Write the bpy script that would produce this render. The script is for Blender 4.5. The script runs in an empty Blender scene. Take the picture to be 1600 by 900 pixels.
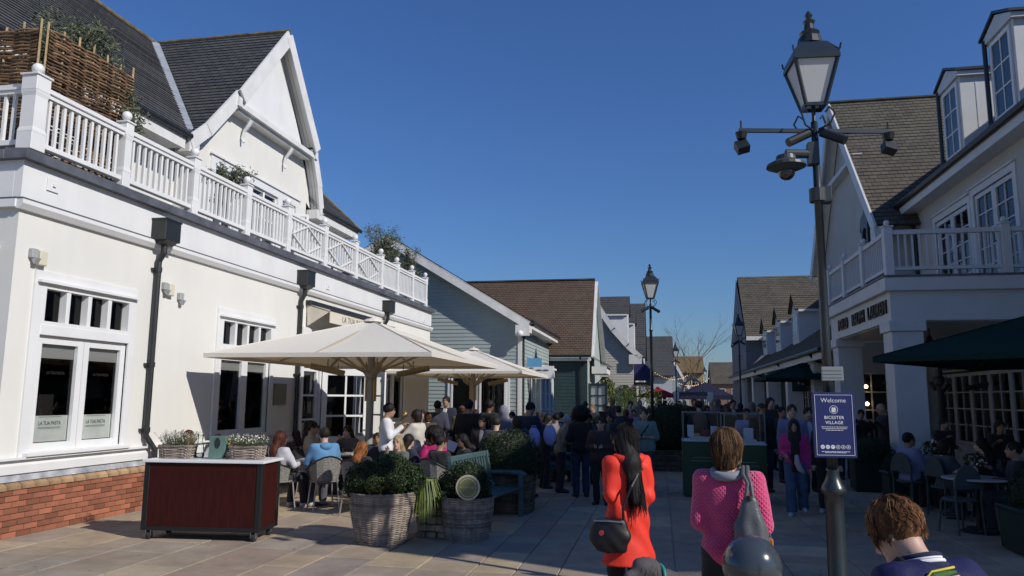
import bpy, math, random
import numpy as np
from mathutils import Vector, Matrix

random.seed(7); rng = np.random.default_rng(7)
S = bpy.context.scene
COL = S.collection
R = math.radians

# ---------------------------------------------------------------- camera
W, H = 1600, 900
FOC, PITCH, ROLL, YAW, EYE = 1181.0, R(8.3), R(0.41), R(11.0), 1.8
_F = Vector((-math.sin(YAW)*math.cos(PITCH), math.cos(YAW)*math.cos(PITCH), math.sin(PITCH)))
_R0 = Vector((math.cos(YAW), math.sin(YAW), 0)); _U0 = _R0.cross(_F)
_R = _R0*math.cos(ROLL)+_U0*math.sin(ROLL); _U = -_R0*math.sin(ROLL)+_U0*math.cos(ROLL)
cam = bpy.data.cameras.new('camera'); camo = bpy.data.objects.new('camera', cam); COL.objects.link(camo)
camo.matrix_world = Matrix(((_R.x, _U.x, -_F.x, 0), (_R.y, _U.y, -_F.y, 0), (_R.z, _U.z, -_F.z, EYE), (0, 0, 0, 1)))
cam.sensor_width = 36.0; cam.lens = FOC/W*36.0; cam.clip_end = 3000; cam.clip_start = 0.05
S.camera = camo

# ---------------------------------------------------------------- sky, sun, exposure
SUN = Vector((.758, -.336, .559)).normalized()          # towards the sun
SUN_EL = math.asin(SUN.z)
wd = bpy.data.worlds.new('World'); S.world = wd; wd.use_nodes = True
nt = wd.node_tree; bg = nt.nodes['Background']
sky = nt.nodes.new('ShaderNodeTexSky'); sky.sky_type = 'NISHITA'; sky.sun_disc = False
sky.sun_elevation = SUN_EL; sky.sun_rotation = math.atan2(SUN.x, SUN.y)
sky.air_density = 1.5; sky.dust_density = 0.0; sky.ozone_density = 6.0; sky.altitude = 0
tint = nt.nodes.new('ShaderNodeMix'); tint.data_type = 'RGBA'; tint.blend_type = 'MULTIPLY'; tint.inputs['Factor'].default_value = 1
tint.inputs['B'].default_value = (.63, .86, 1.33, 1); nt.links.new(sky.outputs[0], tint.inputs['A'])   # white balance of the whole sky
nt.links.new(tint.outputs['Result'], bg.inputs[0]); bg.inputs[1].default_value = 0.069
sl = bpy.data.lights.new('sun', 'SUN'); sl.energy = 4.15; sl.angle = R(0.53); sl.color = (1.0, .955, .885)
so = bpy.data.objects.new('sun', sl); COL.objects.link(so)
so.rotation_euler = SUN.to_track_quat('Z', 'Y').to_euler(); so.location = (30, -20, 40)
S.view_settings.view_transform = 'Standard'; S.view_settings.look = 'None'
S.view_settings.exposure = 0.0; S.view_settings.gamma = 1.0
S.render.engine = 'CYCLES'
S.cycles.max_bounces = 6; S.cycles.diffuse_bounces = 3; S.cycles.transparent_max_bounces = 12

# ---------------------------------------------------------------- helpers
def ray(px, py): return _F*FOC + _R*(px-W/2) - _U*(py-H/2)
def atY(px, py, y):
    d = ray(px, py); t = y/d.y; return Vector((d.x*t, y, EYE+d.z*t))
def atX(px, py, x):
    d = ray(px, py); t = x/d.x; return Vector((x, d.y*t, EYE+d.z*t))
def atZ(px, py, z=0.0):
    d = ray(px, py); t = (z-EYE)/d.z; return Vector((d.x*t, d.y*t, z))

def tag(o, label=None, cat=None, group=None, kind=None):
    if label: o['label'] = label
    if cat: o['category'] = cat
    if group: o['group'] = group
    if kind: o['kind'] = kind
    return o
def empty(name, loc, label=None, cat=None, group=None, rz=0.0):
    o = bpy.data.objects.new(name, None); COL.objects.link(o); o.location = loc; o.rotation_euler = (0, 0, rz)
    o.empty_display_size = .1
    return tag(o, label, cat, group)
def wloc(o):
    v = Vector((0, 0, 0))
    while o is not None: v = v+Vector(o.location); o = o.parent
    return v
def link(name, me, mat=None, parent=None, loc=None):
    o = bpy.data.objects.new(name, me); COL.objects.link(o)
    if mat is not None:
        for m in (mat if isinstance(mat, (list, tuple)) else [mat]): me.materials.append(m)
    if parent is not None: o.parent = parent
    if loc is not None: o.location = loc
    return o
def copy_tree(o, parent=None):
    c = o.copy(); COL.objects.link(c); c.parent = parent
    for ch in list(o.children): copy_tree(ch, c)
    return c

class MB:
    """collects faces, builds ONE mesh object"""
    def __init__(s): s.v = []; s.f = []; s.mi = []; s.uv = {}; s.m = 0
    def add(s, vs, fs):
        b = len(s.v); s.v += [tuple(v) for v in vs]
        for f in fs: s.f.append(tuple(i+b for i in f)); s.mi.append(s.m)
        return b
    def quad(s, a, b, c, d, uv=None):
        s.add((a, b, c, d), ((0, 1, 2, 3),))
        if uv: s.uv[len(s.f)-1] = uv
    def poly(s, pts): s.add(pts, (tuple(range(len(pts))),))
    def obox(s, o, a, b, c):
        """box from corner o with edge vectors a b c"""
        o, a, b, c = Vector(o), Vector(a), Vector(b), Vector(c)
        if a.cross(b).dot(c) < 0: a, b = b, a
        p = [o, o+a, o+a+b, o+b]; p += [q+c for q in p]
        s.add(p, ((3, 2, 1, 0), (4, 5, 6, 7), (0, 1, 5, 4), (1, 2, 6, 5), (2, 3, 7, 6), (3, 0, 4, 7)))
    def box(s, x0, y0, z0, x1, y1, z1, ch=0.0):
        x0, x1 = min(x0, x1), max(x0, x1); y0, y1 = min(y0, y1), max(y0, y1); z0, z1 = min(z0, z1), max(z0, z1)
        if ch <= 0: return s.obox((x0, y0, z0), (x1-x0, 0, 0), (0, y1-y0, 0), (0, 0, z1-z0))
        c = min(ch, (x1-x0)*.45, (y1-y0)*.45, (z1-z0)*.45)
        vs = []; 
        for X, sx in ((x0, 1), (x1, -1)):
            for Y, sy in ((y0, 1), (y1, -1)):
                for Z, sz in ((z0, 1), (z1, -1)):
                    vs += [(X, Y+sy*c, Z+sz*c), (X+sx*c, Y, Z+sz*c), (X+sx*c, Y+sy*c, Z)]
        def i(a, b, d, k): return (a*4+b*2+d)*3+k
        fs = [(i(0,0,0,0), i(0,0,1,0), i(0,1,1,0), i(0,1,0,0)), (i(1,0,0,0), i(1,1,0,0), i(1,1,1,0), i(1,0,1,0)),
              (i(0,0,0,1), i(1,0,0,1), i(1,0,1,1), i(0,0,1,1)), (i(0,1,0,1), i(0,1,1,1), i(1,1,1,1), i(1,1,0,1)),
              (i(0,0,0,2), i(0,1,0,2), i(1,1,0,2), i(1,0,0,2)), (i(0,0,1,2), i(1,0,1,2), i(1,1,1,2), i(0,1,1,2))]
        for a in (0, 1):
            for b in (0, 1):
                f = (i(a,b,0,0), i(a,b,0,1), i(a,b,1,1), i(a,b,1,0)); fs.append(f if (a+b) % 2 == 0 else f[::-1])
                f = (i(a,0,b,0), i(a,0,b,2), i(a,1,b,2), i(a,1,b,0)); fs.append(f if (a+b) % 2 else f[::-1])
                f = (i(0,a,b,1), i(0,a,b,2), i(1,a,b,2), i(1,a,b,1)); fs.append(f if (a+b) % 2 == 0 else f[::-1])
                for d in (0, 1):
                    f = (i(a,b,d,0), i(a,b,d,1), i(a,b,d,2)); fs.append(f if (a+b+d) % 2 else f[::-1])
        s.add(vs, fs)
    def beam(s, p0, p1, w, h, up=(0, 0, 1), ext=0.0):
        """bar from p0 to p1, w across, h along up, centred"""
        p0, p1 = Vector(p0), Vector(p1); d = (p1-p0).normalized(); p0 = p0-d*ext; p1 = p1+d*ext
        sd = d.cross(Vector(up)).normalized(); u = sd.cross(d).normalized()
        s.obox(p0-sd*w/2-u*h/2, p1-p0, sd*w, u*h)
    def tube(s, pts, r, n=8, caps=True):
        pts = [Vector(p) for p in pts]; k = len(pts)
        rr = r if isinstance(r, (list, tuple)) else [r]*k
        vs = []; ref = Vector((0, 0, 1)); prev = None
        for i, p in enumerate(pts):
            t = (pts[min(i+1, k-1)]-pts[max(i-1, 0)])
            if t.length < 1e-9: t = Vector((0, 0, 1))
            t.normalize()
            if prev is None:
                a = t.cross(Vector((0, 0, 1)) if abs(t.z) < .9 else Vector((1, 0, 0))).normalized()
            else:
                a = (prev-t*prev.dot(t)).normalized()
            prev = a; b = t.cross(a)
            for j in range(n):
                an = 2*math.pi*j/n; vs.append(p+(a*math.cos(an)+b*math.sin(an))*rr[i])
        fs = []
        for i in range(k-1):
            for j in range(n):
                j2 = (j+1) % n; fs.append((i*n+j, i*n+j2, (i+1)*n+j2, (i+1)*n+j))
        if caps: fs.append(tuple(range(n-1, -1, -1))); fs.append(tuple((k-1)*n+j for j in range(n)))
        s.add(vs, fs)
    def cyl(s, p0, p1, r0, r1=None, n=12): s.tube([p0, p1], [r0, r0 if r1 is None else r1], n)
    def lathe(s, prof, c=(0, 0, 0), n=20, sq=None):
        """prof [(r,z)]"""
        c = Vector(c); vs = []
        for r, z in prof:
            for j in range(n):
                an = 2*math.pi*(j+(.5 if sq else 0))/n; vs.append(c+Vector((r*math.cos(an), r*math.sin(an), z)))
        fs = []
        for i in range(len(prof)-1):
            for j in range(n):
                j2 = (j+1) % n; fs.append((i*n+j, i*n+j2, (i+1)*n+j2, (i+1)*n+j))
        fs.append(tuple(range(n-1, -1, -1))); fs.append(tuple((len(prof)-1)*n+j for j in range(n)))
        s.add(vs, fs)
    def sphere(s, c, r, n=12, m=8, sc=(1, 1, 1)):
        c = Vector(c); vs = [c+Vector((0, 0, -r*sc[2]))]
        for i in range(1, m):
            ph = -math.pi/2+math.pi*i/m
            for j in range(n):
                th = 2*math.pi*j/n
                vs.append(c+Vector((r*sc[0]*math.cos(ph)*math.cos(th), r*sc[1]*math.cos(ph)*math.sin(th), r*sc[2]*math.sin(ph))))
        vs.append(c+Vector((0, 0, r*sc[2]))); fs = []
        for j in range(n): fs.append((0, 1+(j+1) % n, 1+j))
        for i in range(m-2):
            for j in range(n):
                a = 1+i*n+j; b = 1+i*n+(j+1) % n; fs.append((a, b, b+n, a+n))
        t = len(vs)-1; b = 1+(m-2)*n
        for j in range(n): fs.append((b+j, b+(j+1) % n, t))
        s.add(vs, fs)
    def prism(s, pts, d):
        """polygon (3d points) extruded by d"""
        pts = [Vector(p) for p in pts]; d = Vector(d); n = len(pts)
        nn = Vector((0, 0, 0))
        for i in range(n): nn += (pts[i]-pts[0]).cross(pts[(i+1) % n]-pts[0])
        if nn.dot(d) > 0: pts = pts[::-1]
        vs = pts+[p+d for p in pts]
        fs = [tuple(range(n)), tuple(range(2*n-1, n-1, -1))]+[((i+1) % n, i, i+n, (i+1) % n+n) for i in range(n)]
        s.add(vs, fs)
    def build(s, name, mat=None, parent=None, smooth=False, world=True, kind=None):
        off = wloc(parent) if (parent is not None and world) else Vector((0, 0, 0))
        me = bpy.data.meshes.new(name)
        me.from_pydata([(v[0]-off.x, v[1]-off.y, v[2]-off.z) for v in s.v], [], s.f)
        if any(s.mi): me.polygons.foreach_set('material_index', s.mi)
        if s.uv:
            ul = me.uv_layers.new(name='UVMap')
            for fi, uv in s.uv.items():
                p = me.polygons[fi]
                for k, li in enumerate(p.loop_indices): ul.data[li].uv = uv[k]
        if smooth: me.polygons.foreach_set('use_smooth', [True]*len(me.polygons))
        me.update()
        o = link(name, me, mat, parent)
        if kind: o['kind'] = kind
        return o
    def build_at(s, name, mat, loc, **k):
        """top-level mesh whose origin is loc"""
        s.v = [(v[0]-loc[0], v[1]-loc[1], v[2]-loc[2]) for v in s.v]
        o = s.build(name, mat, None, **k); o.location = loc; return o
def one(name, mat, parent, fn, *a, smooth=False, world=True, **k):
    m = MB(); getattr(m, fn)(*a, **k); return m.build(name, mat, parent, smooth, world)

def np_mesh(name, V, Q, smooth=True, attr=None):
    V = np.asarray(V, np.float32); Q = np.asarray(Q, np.int32); k = Q.shape[1]
    me = bpy.data.meshes.new(name)
    me.vertices.add(len(V)); me.vertices.foreach_set('co', V.ravel())
    me.loops.add(Q.size); me.loops.foreach_set('vertex_index', Q.ravel())
    me.polygons.add(len(Q)); me.polygons.foreach_set('loop_start', np.arange(len(Q), dtype=np.int32)*k)
    me.polygons.foreach_set('use_smooth', np.full(len(Q), smooth))
    if attr is not None:
        a = me.attributes.new('lv', 'FLOAT', 'FACE'); a.data.foreach_set('value', np.asarray(attr, np.float32))
    me.update(calc_edges=True); me.validate()
    return me

# ---------------------------------------------------------------- materials
MATS = {}
def mat(name, col, rough=.6, var=0.0, vs=4.0, bump=0.0, bs=60.0, metal=0.0, spec=.4, col2=None, rnd=0.0, stretch=None,
        coat=0.0, attr=False, streak=0.0, sheen=0.0, emit=None, estr=0.0, detail=4.0, trans=0.0):
    if name in MATS: return MATS[name]
    m = bpy.data.materials.new(name); m.use_nodes = True; n = m.node_tree.nodes; L = m.node_tree.links
    b = n['Principled BSDF']; b.inputs['Roughness'].default_value = rough; b.inputs['Metallic'].default_value = metal
    b.inputs['Specular IOR Level'].default_value = spec
    if coat: b.inputs['Coat Weight'].default_value = coat
    if sheen: b.inputs['Sheen Weight'].default_value = sheen
    if trans: b.inputs['Transmission Weight'].default_value = trans
    c = (*col, 1)
    b.inputs['Base Color'].default_value = c
    if emit: b.inputs['Emission Color'].default_value = (*emit, 1); b.inputs['Emission Strength'].default_value = estr
    src = None
    tc = n.new('ShaderNodeTexCoord'); co = tc.outputs['Object']
    if stretch:
        mp = n.new('ShaderNodeMapping'); mp.inputs['Scale'].default_value = stretch; L.new(co, mp.inputs[0]); co = mp.outputs[0]
    if var or col2:
        nz = n.new('ShaderNodeTexNoise'); nz.inputs['Scale'].default_value = vs; nz.inputs['Detail'].default_value = detail
        L.new(co, nz.inputs['Vector'])
        rp = n.new('ShaderNodeValToRGB'); rp.color_ramp.elements[0].position = .3; rp.color_ramp.elements[1].position = .7
        c2 = col2 if col2 else tuple(x*(1-var) for x in col)
        c1 = col if col2 else tuple(min(1, x*(1+var*.6)) for x in col)
        rp.color_ramp.elements[0].color = (*c2, 1); rp.color_ramp.elements[1].color = (*c1, 1)
        L.new(nz.outputs['Fac'], rp.inputs[0]); src = rp.outputs[0]
    if streak and src:
        sm = n.new('ShaderNodeMapping'); sm.inputs['Scale'].default_value = (3.5, 3.5, .5); L.new(tc.outputs['Object'], sm.inputs[0])
        s1 = n.new('ShaderNodeTexNoise'); s1.inputs['Scale'].default_value = 1.0; s1.inputs['Detail'].default_value = 7; L.new(sm.outputs[0], s1.inputs['Vector'])
        s2 = n.new('ShaderNodeMapRange'); s2.inputs['From Min'].default_value = .35; s2.inputs['From Max'].default_value = .72; s2.inputs['To Min'].default_value = 1.0; s2.inputs['To Max'].default_value = 1-streak
        L.new(s1.outputs['Fac'], s2.inputs[0]); s3 = n.new('ShaderNodeMix'); s3.data_type = 'RGBA'; s3.blend_type = 'MULTIPLY'; s3.inputs['Factor'].default_value = 1
        L.new(src, s3.inputs['A']); L.new(s2.outputs[0], s3.inputs['B']); src = s3.outputs['Result']
    if rnd or attr:
        if attr:
            oi = n.new('ShaderNodeAttribute'); oi.attribute_name = 'lv'; rv = oi.outputs['Fac']
        else:
            oi = n.new('ShaderNodeObjectInfo'); rv = oi.outputs['Random']
        hs = n.new('ShaderNodeHueSaturation')
        mr = n.new('ShaderNodeMapRange'); mr.inputs['To Min'].default_value = 1-(rnd or .4); mr.inputs['To Max'].default_value = 1+(rnd or .4)
        L.new(rv, mr.inputs[0]); L.new(mr.outputs[0], hs.inputs['Value'])
        if src: L.new(src, hs.inputs['Color'])
        else: hs.inputs['Color'].default_value = c
        src = hs.outputs[0]
    if src: L.new(src, b.inputs['Base Color'])
    if bump:
        nb = n.new('ShaderNodeTexNoise'); nb.inputs['Scale'].default_value = bs; nb.inputs['Detail'].default_value = 5
        L.new(co, nb.inputs['Vector'])
        bp = n.new('ShaderNodeBump'); bp.inputs['Strength'].default_value = bump; bp.inputs['Distance'].default_value = .02
        L.new(nb.outputs['Fac'], bp.inputs['Height']); L.new(bp.outputs[0], b.inputs['Normal'])
    MATS[name] = m; return m

def tile_mat(name, c1, c2, mortar, w=.3, bumpd=.3, moss=None):
    """roof tiles: uv = metres along the eave, course number"""
    m = bpy.data.materials.new(name); m.use_nodes = True; n = m.node_tree.nodes; L = m.node_tree.links
    b = n['Principled BSDF']; b.inputs['Roughness'].default_value = .75; b.inputs['Specular IOR Level'].default_value = .25
    uv = n.new('ShaderNodeUVMap')
    bt = n.new('ShaderNodeTexBrick'); bt.inputs['Scale'].default_value = 1.0; bt.inputs['Brick Width'].default_value = w
    bt.inputs['Row Height'].default_value = 1.0; bt.inputs['Mortar Size'].default_value = .012; bt.inputs['Bias'].default_value = 0
    bt.inputs['Color1'].default_value = (*c1, 1); bt.inputs['Color2'].default_value = (*c2, 1); bt.inputs['Mortar'].default_value = (*mortar, 1)
    L.new(uv.outputs[0], bt.inputs['Vector'])
    tc = n.new('ShaderNodeTexCoord'); nz = n.new('ShaderNodeTexNoise'); nz.inputs['Scale'].default_value = .8; nz.inputs['Detail'].default_value = 6
    L.new(tc.outputs['Object'], nz.inputs['Vector'])
    mx = n.new('ShaderNodeMix'); mx.data_type = 'RGBA'; mx.blend_type = 'MIX'
    rp = n.new('ShaderNodeValToRGB'); rp.color_ramp.elements[0].position = .45; rp.color_ramp.elements[1].position = .75
    rp.color_ramp.elements[1].color = (.55, .55, .55, 1)
    L.new(nz.outputs['Fac'], rp.inputs[0]); L.new(rp.outputs[0], mx.inputs['Factor'])
    L.new(bt.outputs['Color'], mx.inputs['A']); mx.inputs['B'].default_value = (*(moss or tuple(x*1.35 for x in c1)), 1)
    L.new(mx.outputs['Result'], b.inputs['Base Color'])
    bp = n.new('ShaderNodeBump'); bp.inputs['Strength'].default_value = bumpd; bp.inputs['Distance'].default_value = .01
    L.new(bt.outputs['Color'], bp.inputs['Height']); L.new(bp.outputs[0], b.inputs['Normal'])
    MATS[name] = m; return m

def glass_mat(name, tint=(.75, .78, .78), fres=1.5):
    m = bpy.data.materials.new(name); m.use_nodes = True; n = m.node_tree.nodes; L = m.node_tree.links
    n.remove(n['Principled BSDF']); out = n['Material Output']
    tr = n.new('ShaderNodeBsdfTransparent'); tr.inputs[0].default_value = (*tint, 1)
    gl = n.new('ShaderNodeBsdfGlossy'); gl.inputs['Roughness'].default_value = .0
    fr = n.new('ShaderNodeFresnel'); fr.inputs[0].default_value = fres
    nz = n.new('ShaderNodeTexNoise'); nz.inputs['Scale'].default_value = 1.1; nz.inputs['Detail'].default_value = 0
    bp = n.new('ShaderNodeBump'); bp.inputs['Strength'].default_value = .06; bp.inputs['Distance'].default_value = .05
    tc = n.new('ShaderNodeTexCoord'); L.new(tc.outputs['Object'], nz.inputs['Vector'])
    L.new(nz.outputs['Fac'], bp.inputs['Height']); L.new(bp.outputs[0], gl.inputs['Normal'])
    mx = n.new('ShaderNodeMixShader'); L.new(fr.outputs[0], mx.inputs[0]); L.new(tr.outputs[0], mx.inputs[1]); L.new(gl.outputs[0], mx.inputs[2])
    L.new(mx.outputs[0], out.inputs[0]); MATS[name] = m; return m

render_wall = mat('cream_render', (.715, .70, .65), .85, var=.05, vs=.7, streak=.035, bump=.12, bs=90, detail=8)
white_paint = mat('white_paint', (.74, .74, .73), .45, var=.05, vs=1.5, streak=.03, bump=.03, bs=25)
white_dirty = mat('weathered_white_paint', (.72, .71, .685), .55, var=.09, vs=2.2, streak=.08, bump=.05, bs=30, detail=8)
lead = mat('lead_sheet', (.13, .14, .165), .5, var=.35, vs=3, bump=.2, bs=9, metal=.2)
lead_streak = mat('streaked_lead', (.55, .56, .58), .6, col2=(.2, .21, .24), vs=5, bump=.2, bs=10, detail=8)
black_metal = mat('black_gutter_paint', (.022, .024, .025), .38, var=.2, vs=3, spec=.5)
post_metal = mat('grey_green_post_paint', (.020, .027, .031), .34, var=.12, vs=4, spec=.55, coat=.2)
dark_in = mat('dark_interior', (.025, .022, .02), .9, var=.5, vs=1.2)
glass = glass_mat('window_glass', (.88, .90, .90), 1.5)
clear_glass = glass_mat('case_glass', (.93, .95, .94), 1.3)
soffit_grey = mat('painted_soffit_boards', (.70, .69, .66), .6, var=.06, vs=2)
# ================================================================= GROUND
flag_ramp = [(.0, (.30, .25, .19)), (.18, (.24, .215, .19)), (.36, (.33, .285, .215)), (.52, (.22, .20, .19)), (.68, (.285, .23, .185)), (.84, (.25, .235, .22)), (1.0, (.345, .30, .225))]
def flag_mat(name, use_attr):
    m = bpy.data.materials.new(name); m.use_nodes = True; n = m.node_tree.nodes; L = m.node_tree.links
    b = n['Principled BSDF']; b.inputs['Roughness'].default_value = .85; b.inputs['Specular IOR Level'].default_value = .15
    if use_attr: a = n.new('ShaderNodeAttribute'); a.attribute_name = 'lv'; rv = a.outputs['Fac']
    else: a = n.new('ShaderNodeObjectInfo'); rv = a.outputs['Random']
    rp = n.new('ShaderNodeValToRGB'); el = rp.color_ramp.elements
    el[0].position, el[0].color = 0, (*flag_ramp[0][1], 1); el[1].position, el[1].color = 1, (*flag_ramp[-1][1], 1)
    for p, c in flag_ramp[1:-1]: e = el.new(p); e.color = (*c, 1)
    rp.color_ramp.interpolation = 'CONSTANT' if False else 'LINEAR'
    L.new(rv, rp.inputs[0])
    g = n.new('ShaderNodeNewGeometry')
    nz = n.new('ShaderNodeTexNoise'); nz.inputs['Scale'].default_value = 2.3; nz.inputs['Detail'].default_value = 9; nz.inputs['Roughness'].default_value = .65
    L.new(g.outputs['Position'], nz.inputs['Vector'])
    mr = n.new('ShaderNodeMapRange'); mr.inputs['From Min'].default_value = .25; mr.inputs['From Max'].default_value = .75
    mr.inputs['To Min'].default_value = .85; mr.inputs['To Max'].default_value = 1.4
    L.new(nz.outputs['Fac'], mr.inputs[0])
    vo = n.new('ShaderNodeTexVoronoi'); vo.inputs['Scale'].default_value = 3.1; L.new(g.outputs['Position'], vo.inputs['Vector'])      # trodden-in gum and drips
    vr = n.new('ShaderNodeMapRange'); vr.inputs['From Min'].default_value = .05; vr.inputs['From Max'].default_value = .085; vr.inputs['To Min'].default_value = .62; vr.inputs['To Max'].default_value = 1; L.new(vo.outputs['Distance'], vr.inputs[0])
    n3 = n.new('ShaderNodeTexNoise'); n3.inputs['Scale'].default_value = .55; n3.inputs['Detail'].default_value = 5; L.new(g.outputs['Position'], n3.inputs['Vector'])
    v3 = n.new('ShaderNodeMapRange'); v3.inputs['From Min'].default_value = .35; v3.inputs['From Max'].default_value = .7; v3.inputs['To Min'].default_value = .78; v3.inputs['To Max'].default_value = 1.08; L.new(n3.outputs['Fac'], v3.inputs[0])
    ml = n.new('ShaderNodeMath'); ml.operation = 'MULTIPLY'; L.new(vr.outputs[0], ml.inputs[0]); L.new(v3.outputs[0], ml.inputs[1]); m4 = n.new('ShaderNodeMath'); m4.operation = 'MULTIPLY'; L.new(ml.outputs[0], m4.inputs[0]); L.new(mr.outputs[0], m4.inputs[1]); mr = m4
    mx = n.new('ShaderNodeMix'); mx.data_type = 'RGBA'; mx.blend_type = 'MULTIPLY'; mx.inputs['Factor'].default_value = 1
    L.new(rp.outputs[0], mx.inputs['A']); L.new(mr.outputs[0], mx.inputs['B']); wb = n.new('ShaderNodeMix'); wb.data_type = 'RGBA'; wb.blend_type = 'MULTIPLY'; wb.inputs['Factor'].default_value = 1; wb.inputs['B'].default_value = (1.22, 1.11, .96, 1)
    L.new(mx.outputs['Result'], wb.inputs['A']); L.new(wb.outputs['Result'], b.inputs['Base Color'])
    n2 = n.new('ShaderNodeTexNoise'); n2.inputs['Scale'].default_value = 14; n2.inputs['Detail'].default_value = 8
    L.new(g.outputs['Position'], n2.inputs['Vector'])
    bp = n.new('ShaderNodeBump'); bp.inputs['Strength'].default_value = .35; bp.inputs['Distance'].default_value = .012
    L.new(n2.outputs['Fac'], bp.inputs['Height']); L.new(bp.outputs[0], b.inputs['Normal'])
    return m
m_flag, m_flag_a = flag_mat('flagstone', False), flag_mat('flagstone_far', True)
m_mortar = mat('pale_mortar', (.46, .43, .38), .9, var=.12, vs=8, bump=.2, bs=80)
m_earth = mat('distant_paving', (.24, .22, .19), .9, var=.2, vs=.5)
gm = MB(); gm.quad((-600, -200, -.03), (600, -200, -.03), (600, 1400, -.03), (-600, 1400, -.03))
tag(gm.build('ground', m_earth), kind='structure')
pv = MB(); pv.quad((-8.3, -4, -.012), (7.6, -4, -.012), (7.6, 60, -.012), (-8.3, 60, -.012))
pave = tag(pv.build('pavement', m_mortar), kind='structure')
stones = []
x = -8.12
while x < 7.4:
    w = random.choice((.45, .6, .6, .75)); y = 1.5+random.uniform(-.6, .3)
    while y < 42:
        l = random.choice((.45, .6, .75, .9, 1.05)); stones.append((x, y, w, l)); y += l
    x += w
def vis(s):
    cx, cy = s[0]+s[2]/2, s[1]+s[3]/2; d = Vector((cx, cy, -EYE)); z = d.dot(_F)
    if z <= .3: return False
    px = W/2+FOC*d.dot(_R)/z; py = H/2-FOC*d.dot(_U)/z
    return -60 < px < 1660 and py < 960
stones.sort(key=lambda s: (0 if vis(s) else 1, (s[0]+s[2]/2)**2*.25+(s[1]+s[3]/2)**2))
um = MB(); um.box(-.5, -.5, -.04, .5, .5, 0, 0)
um.v = [(-.5, -.5, -.04), (.5, -.5, -.04), (.5, .5, -.04), (-.5, .5, -.04), (-.5, -.5, -.006), (.5, -.5, -.006), (.5, .5, -.006), (-.5, .5, -.006),
        (-.485, -.485, 0), (.485, -.485, 0), (.485, .485, 0), (-.485, .485, 0)]
um.f = [(0, 1, 5, 4), (1, 2, 6, 5), (2, 3, 7, 6), (3, 0, 4, 7), (4, 5, 9, 8), (5, 6, 10, 9), (6, 7, 11, 10), (7, 4, 8, 11), (8, 9, 10, 11)]; um.mi = [0]*9
fl0 = um.build('flagstone', m_flag, pave)
far = MB(); lv = []
for i, (sx, sy, w, l) in enumerate(stones):
    gp = .011
    if i < 300:
        o = fl0 if i == 0 else fl0.copy()
        if i: COL.objects.link(o); o.parent = pave
        o.location = (sx+w/2, sy+l/2, .006+random.uniform(-.002, .002)); o.scale = (w-gp, l-gp, 1)
        o.rotation_euler = (random.uniform(-.002, .002), random.uniform(-.002, .002), 0)
    else:
        zt = .004+random.uniform(-.002, .002); a = random.random()
        x0, x1, y0, y1 = sx+gp/2, sx+w-gp/2, sy+gp/2, sy+l-gp/2
        far.quad((x0, y0, zt), (x1, y0, zt), (x1, y1, zt), (x0, y1, zt)); lv.append(a)
o = far.build('flagstones_beyond', m_flag_a, pave, kind='stuff')
at = o.data.attributes.new('lv', 'FLOAT', 'FACE'); at.data.foreach_set('value', lv)

# ================================================================= shared building pieces
def roof(name, mt, parent, el, er, rr, rl, course=.16, thick=.02, under=True):
    """stepped courses between eave line el-er and ridge line rl-rr"""
    el, er, rr, rl = map(Vector, (el, er, rr, rl)); L = max((rl-el).length, (rr-er).length); n = max(2, int(round(L/course)))
    nrm = (er-el).cross(rl-el)
    if nrm.length < 1e-6: nrm = (er-el).cross(rr-el)
    nrm.normalize()
    if nrm.z < 0: nrm = -nrm
    ax = (er-el).normalized() if (er-el).length > .01 else (rr-rl).normalized()
    m = MB()
    for i in range(n):
        t0, t1 = i/n, (i+1)/n
        a, b = el.lerp(rl, t0), er.lerp(rr, t0); c, d = er.lerp(rr, t1), el.lerp(rl, t1)
        w = random.uniform(-.007, .007)
        a2, b2 = a+nrm*(thick+w), b+nrm*(thick-w)
        u = [(p-el).dot(ax) for p in (a, b, c, d)]
        m.quad(a2, b2, c, d, uv=((u[0], i+.02), (u[1], i+.02), (u[2], i+.98), (u[3], i+.98)))
        m.quad(a, b, b2, a2, uv=((u[0], i+.01), (u[1], i+.01), (u[1], i+.02), (u[0], i+.02)))
    if under: 
        off = nrm*-.05; m.quad(el+off, rl+off, rr+off, er+off)
    return m.build(name, mt, parent)
def siding(name, mt, parent, o, ux, spans, pitch=.13, lap=.014, out=None):
    """horizontal boards; spans(z)->(u0,u1) at height z, from o.z upward until None"""
    o, ux, out = Vector(o), Vector(ux), Vector(out); m = MB(); z = o.z
    while True:
        s0, s1 = spans(z), spans(z+pitch)
        if s0 is None: break
        if s1 is None: s1 = ((s0[0]+s0[1])/2,)*2
        A = o+ux*s0[0]; B = o+ux*s0[1]; C = o+ux*s1[1]; D = o+ux*s1[0]
        for q in (A, B): q.z = z
        for q in (C, D): q.z = z+pitch
        A2, B2 = A+out*lap, B+out*lap
        m.quad(A2, B2, C, D); m.quad(A, B, B2, A2); z += pitch
        if spans(z) is None: break
    return m.build(name, mt, parent)
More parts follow.
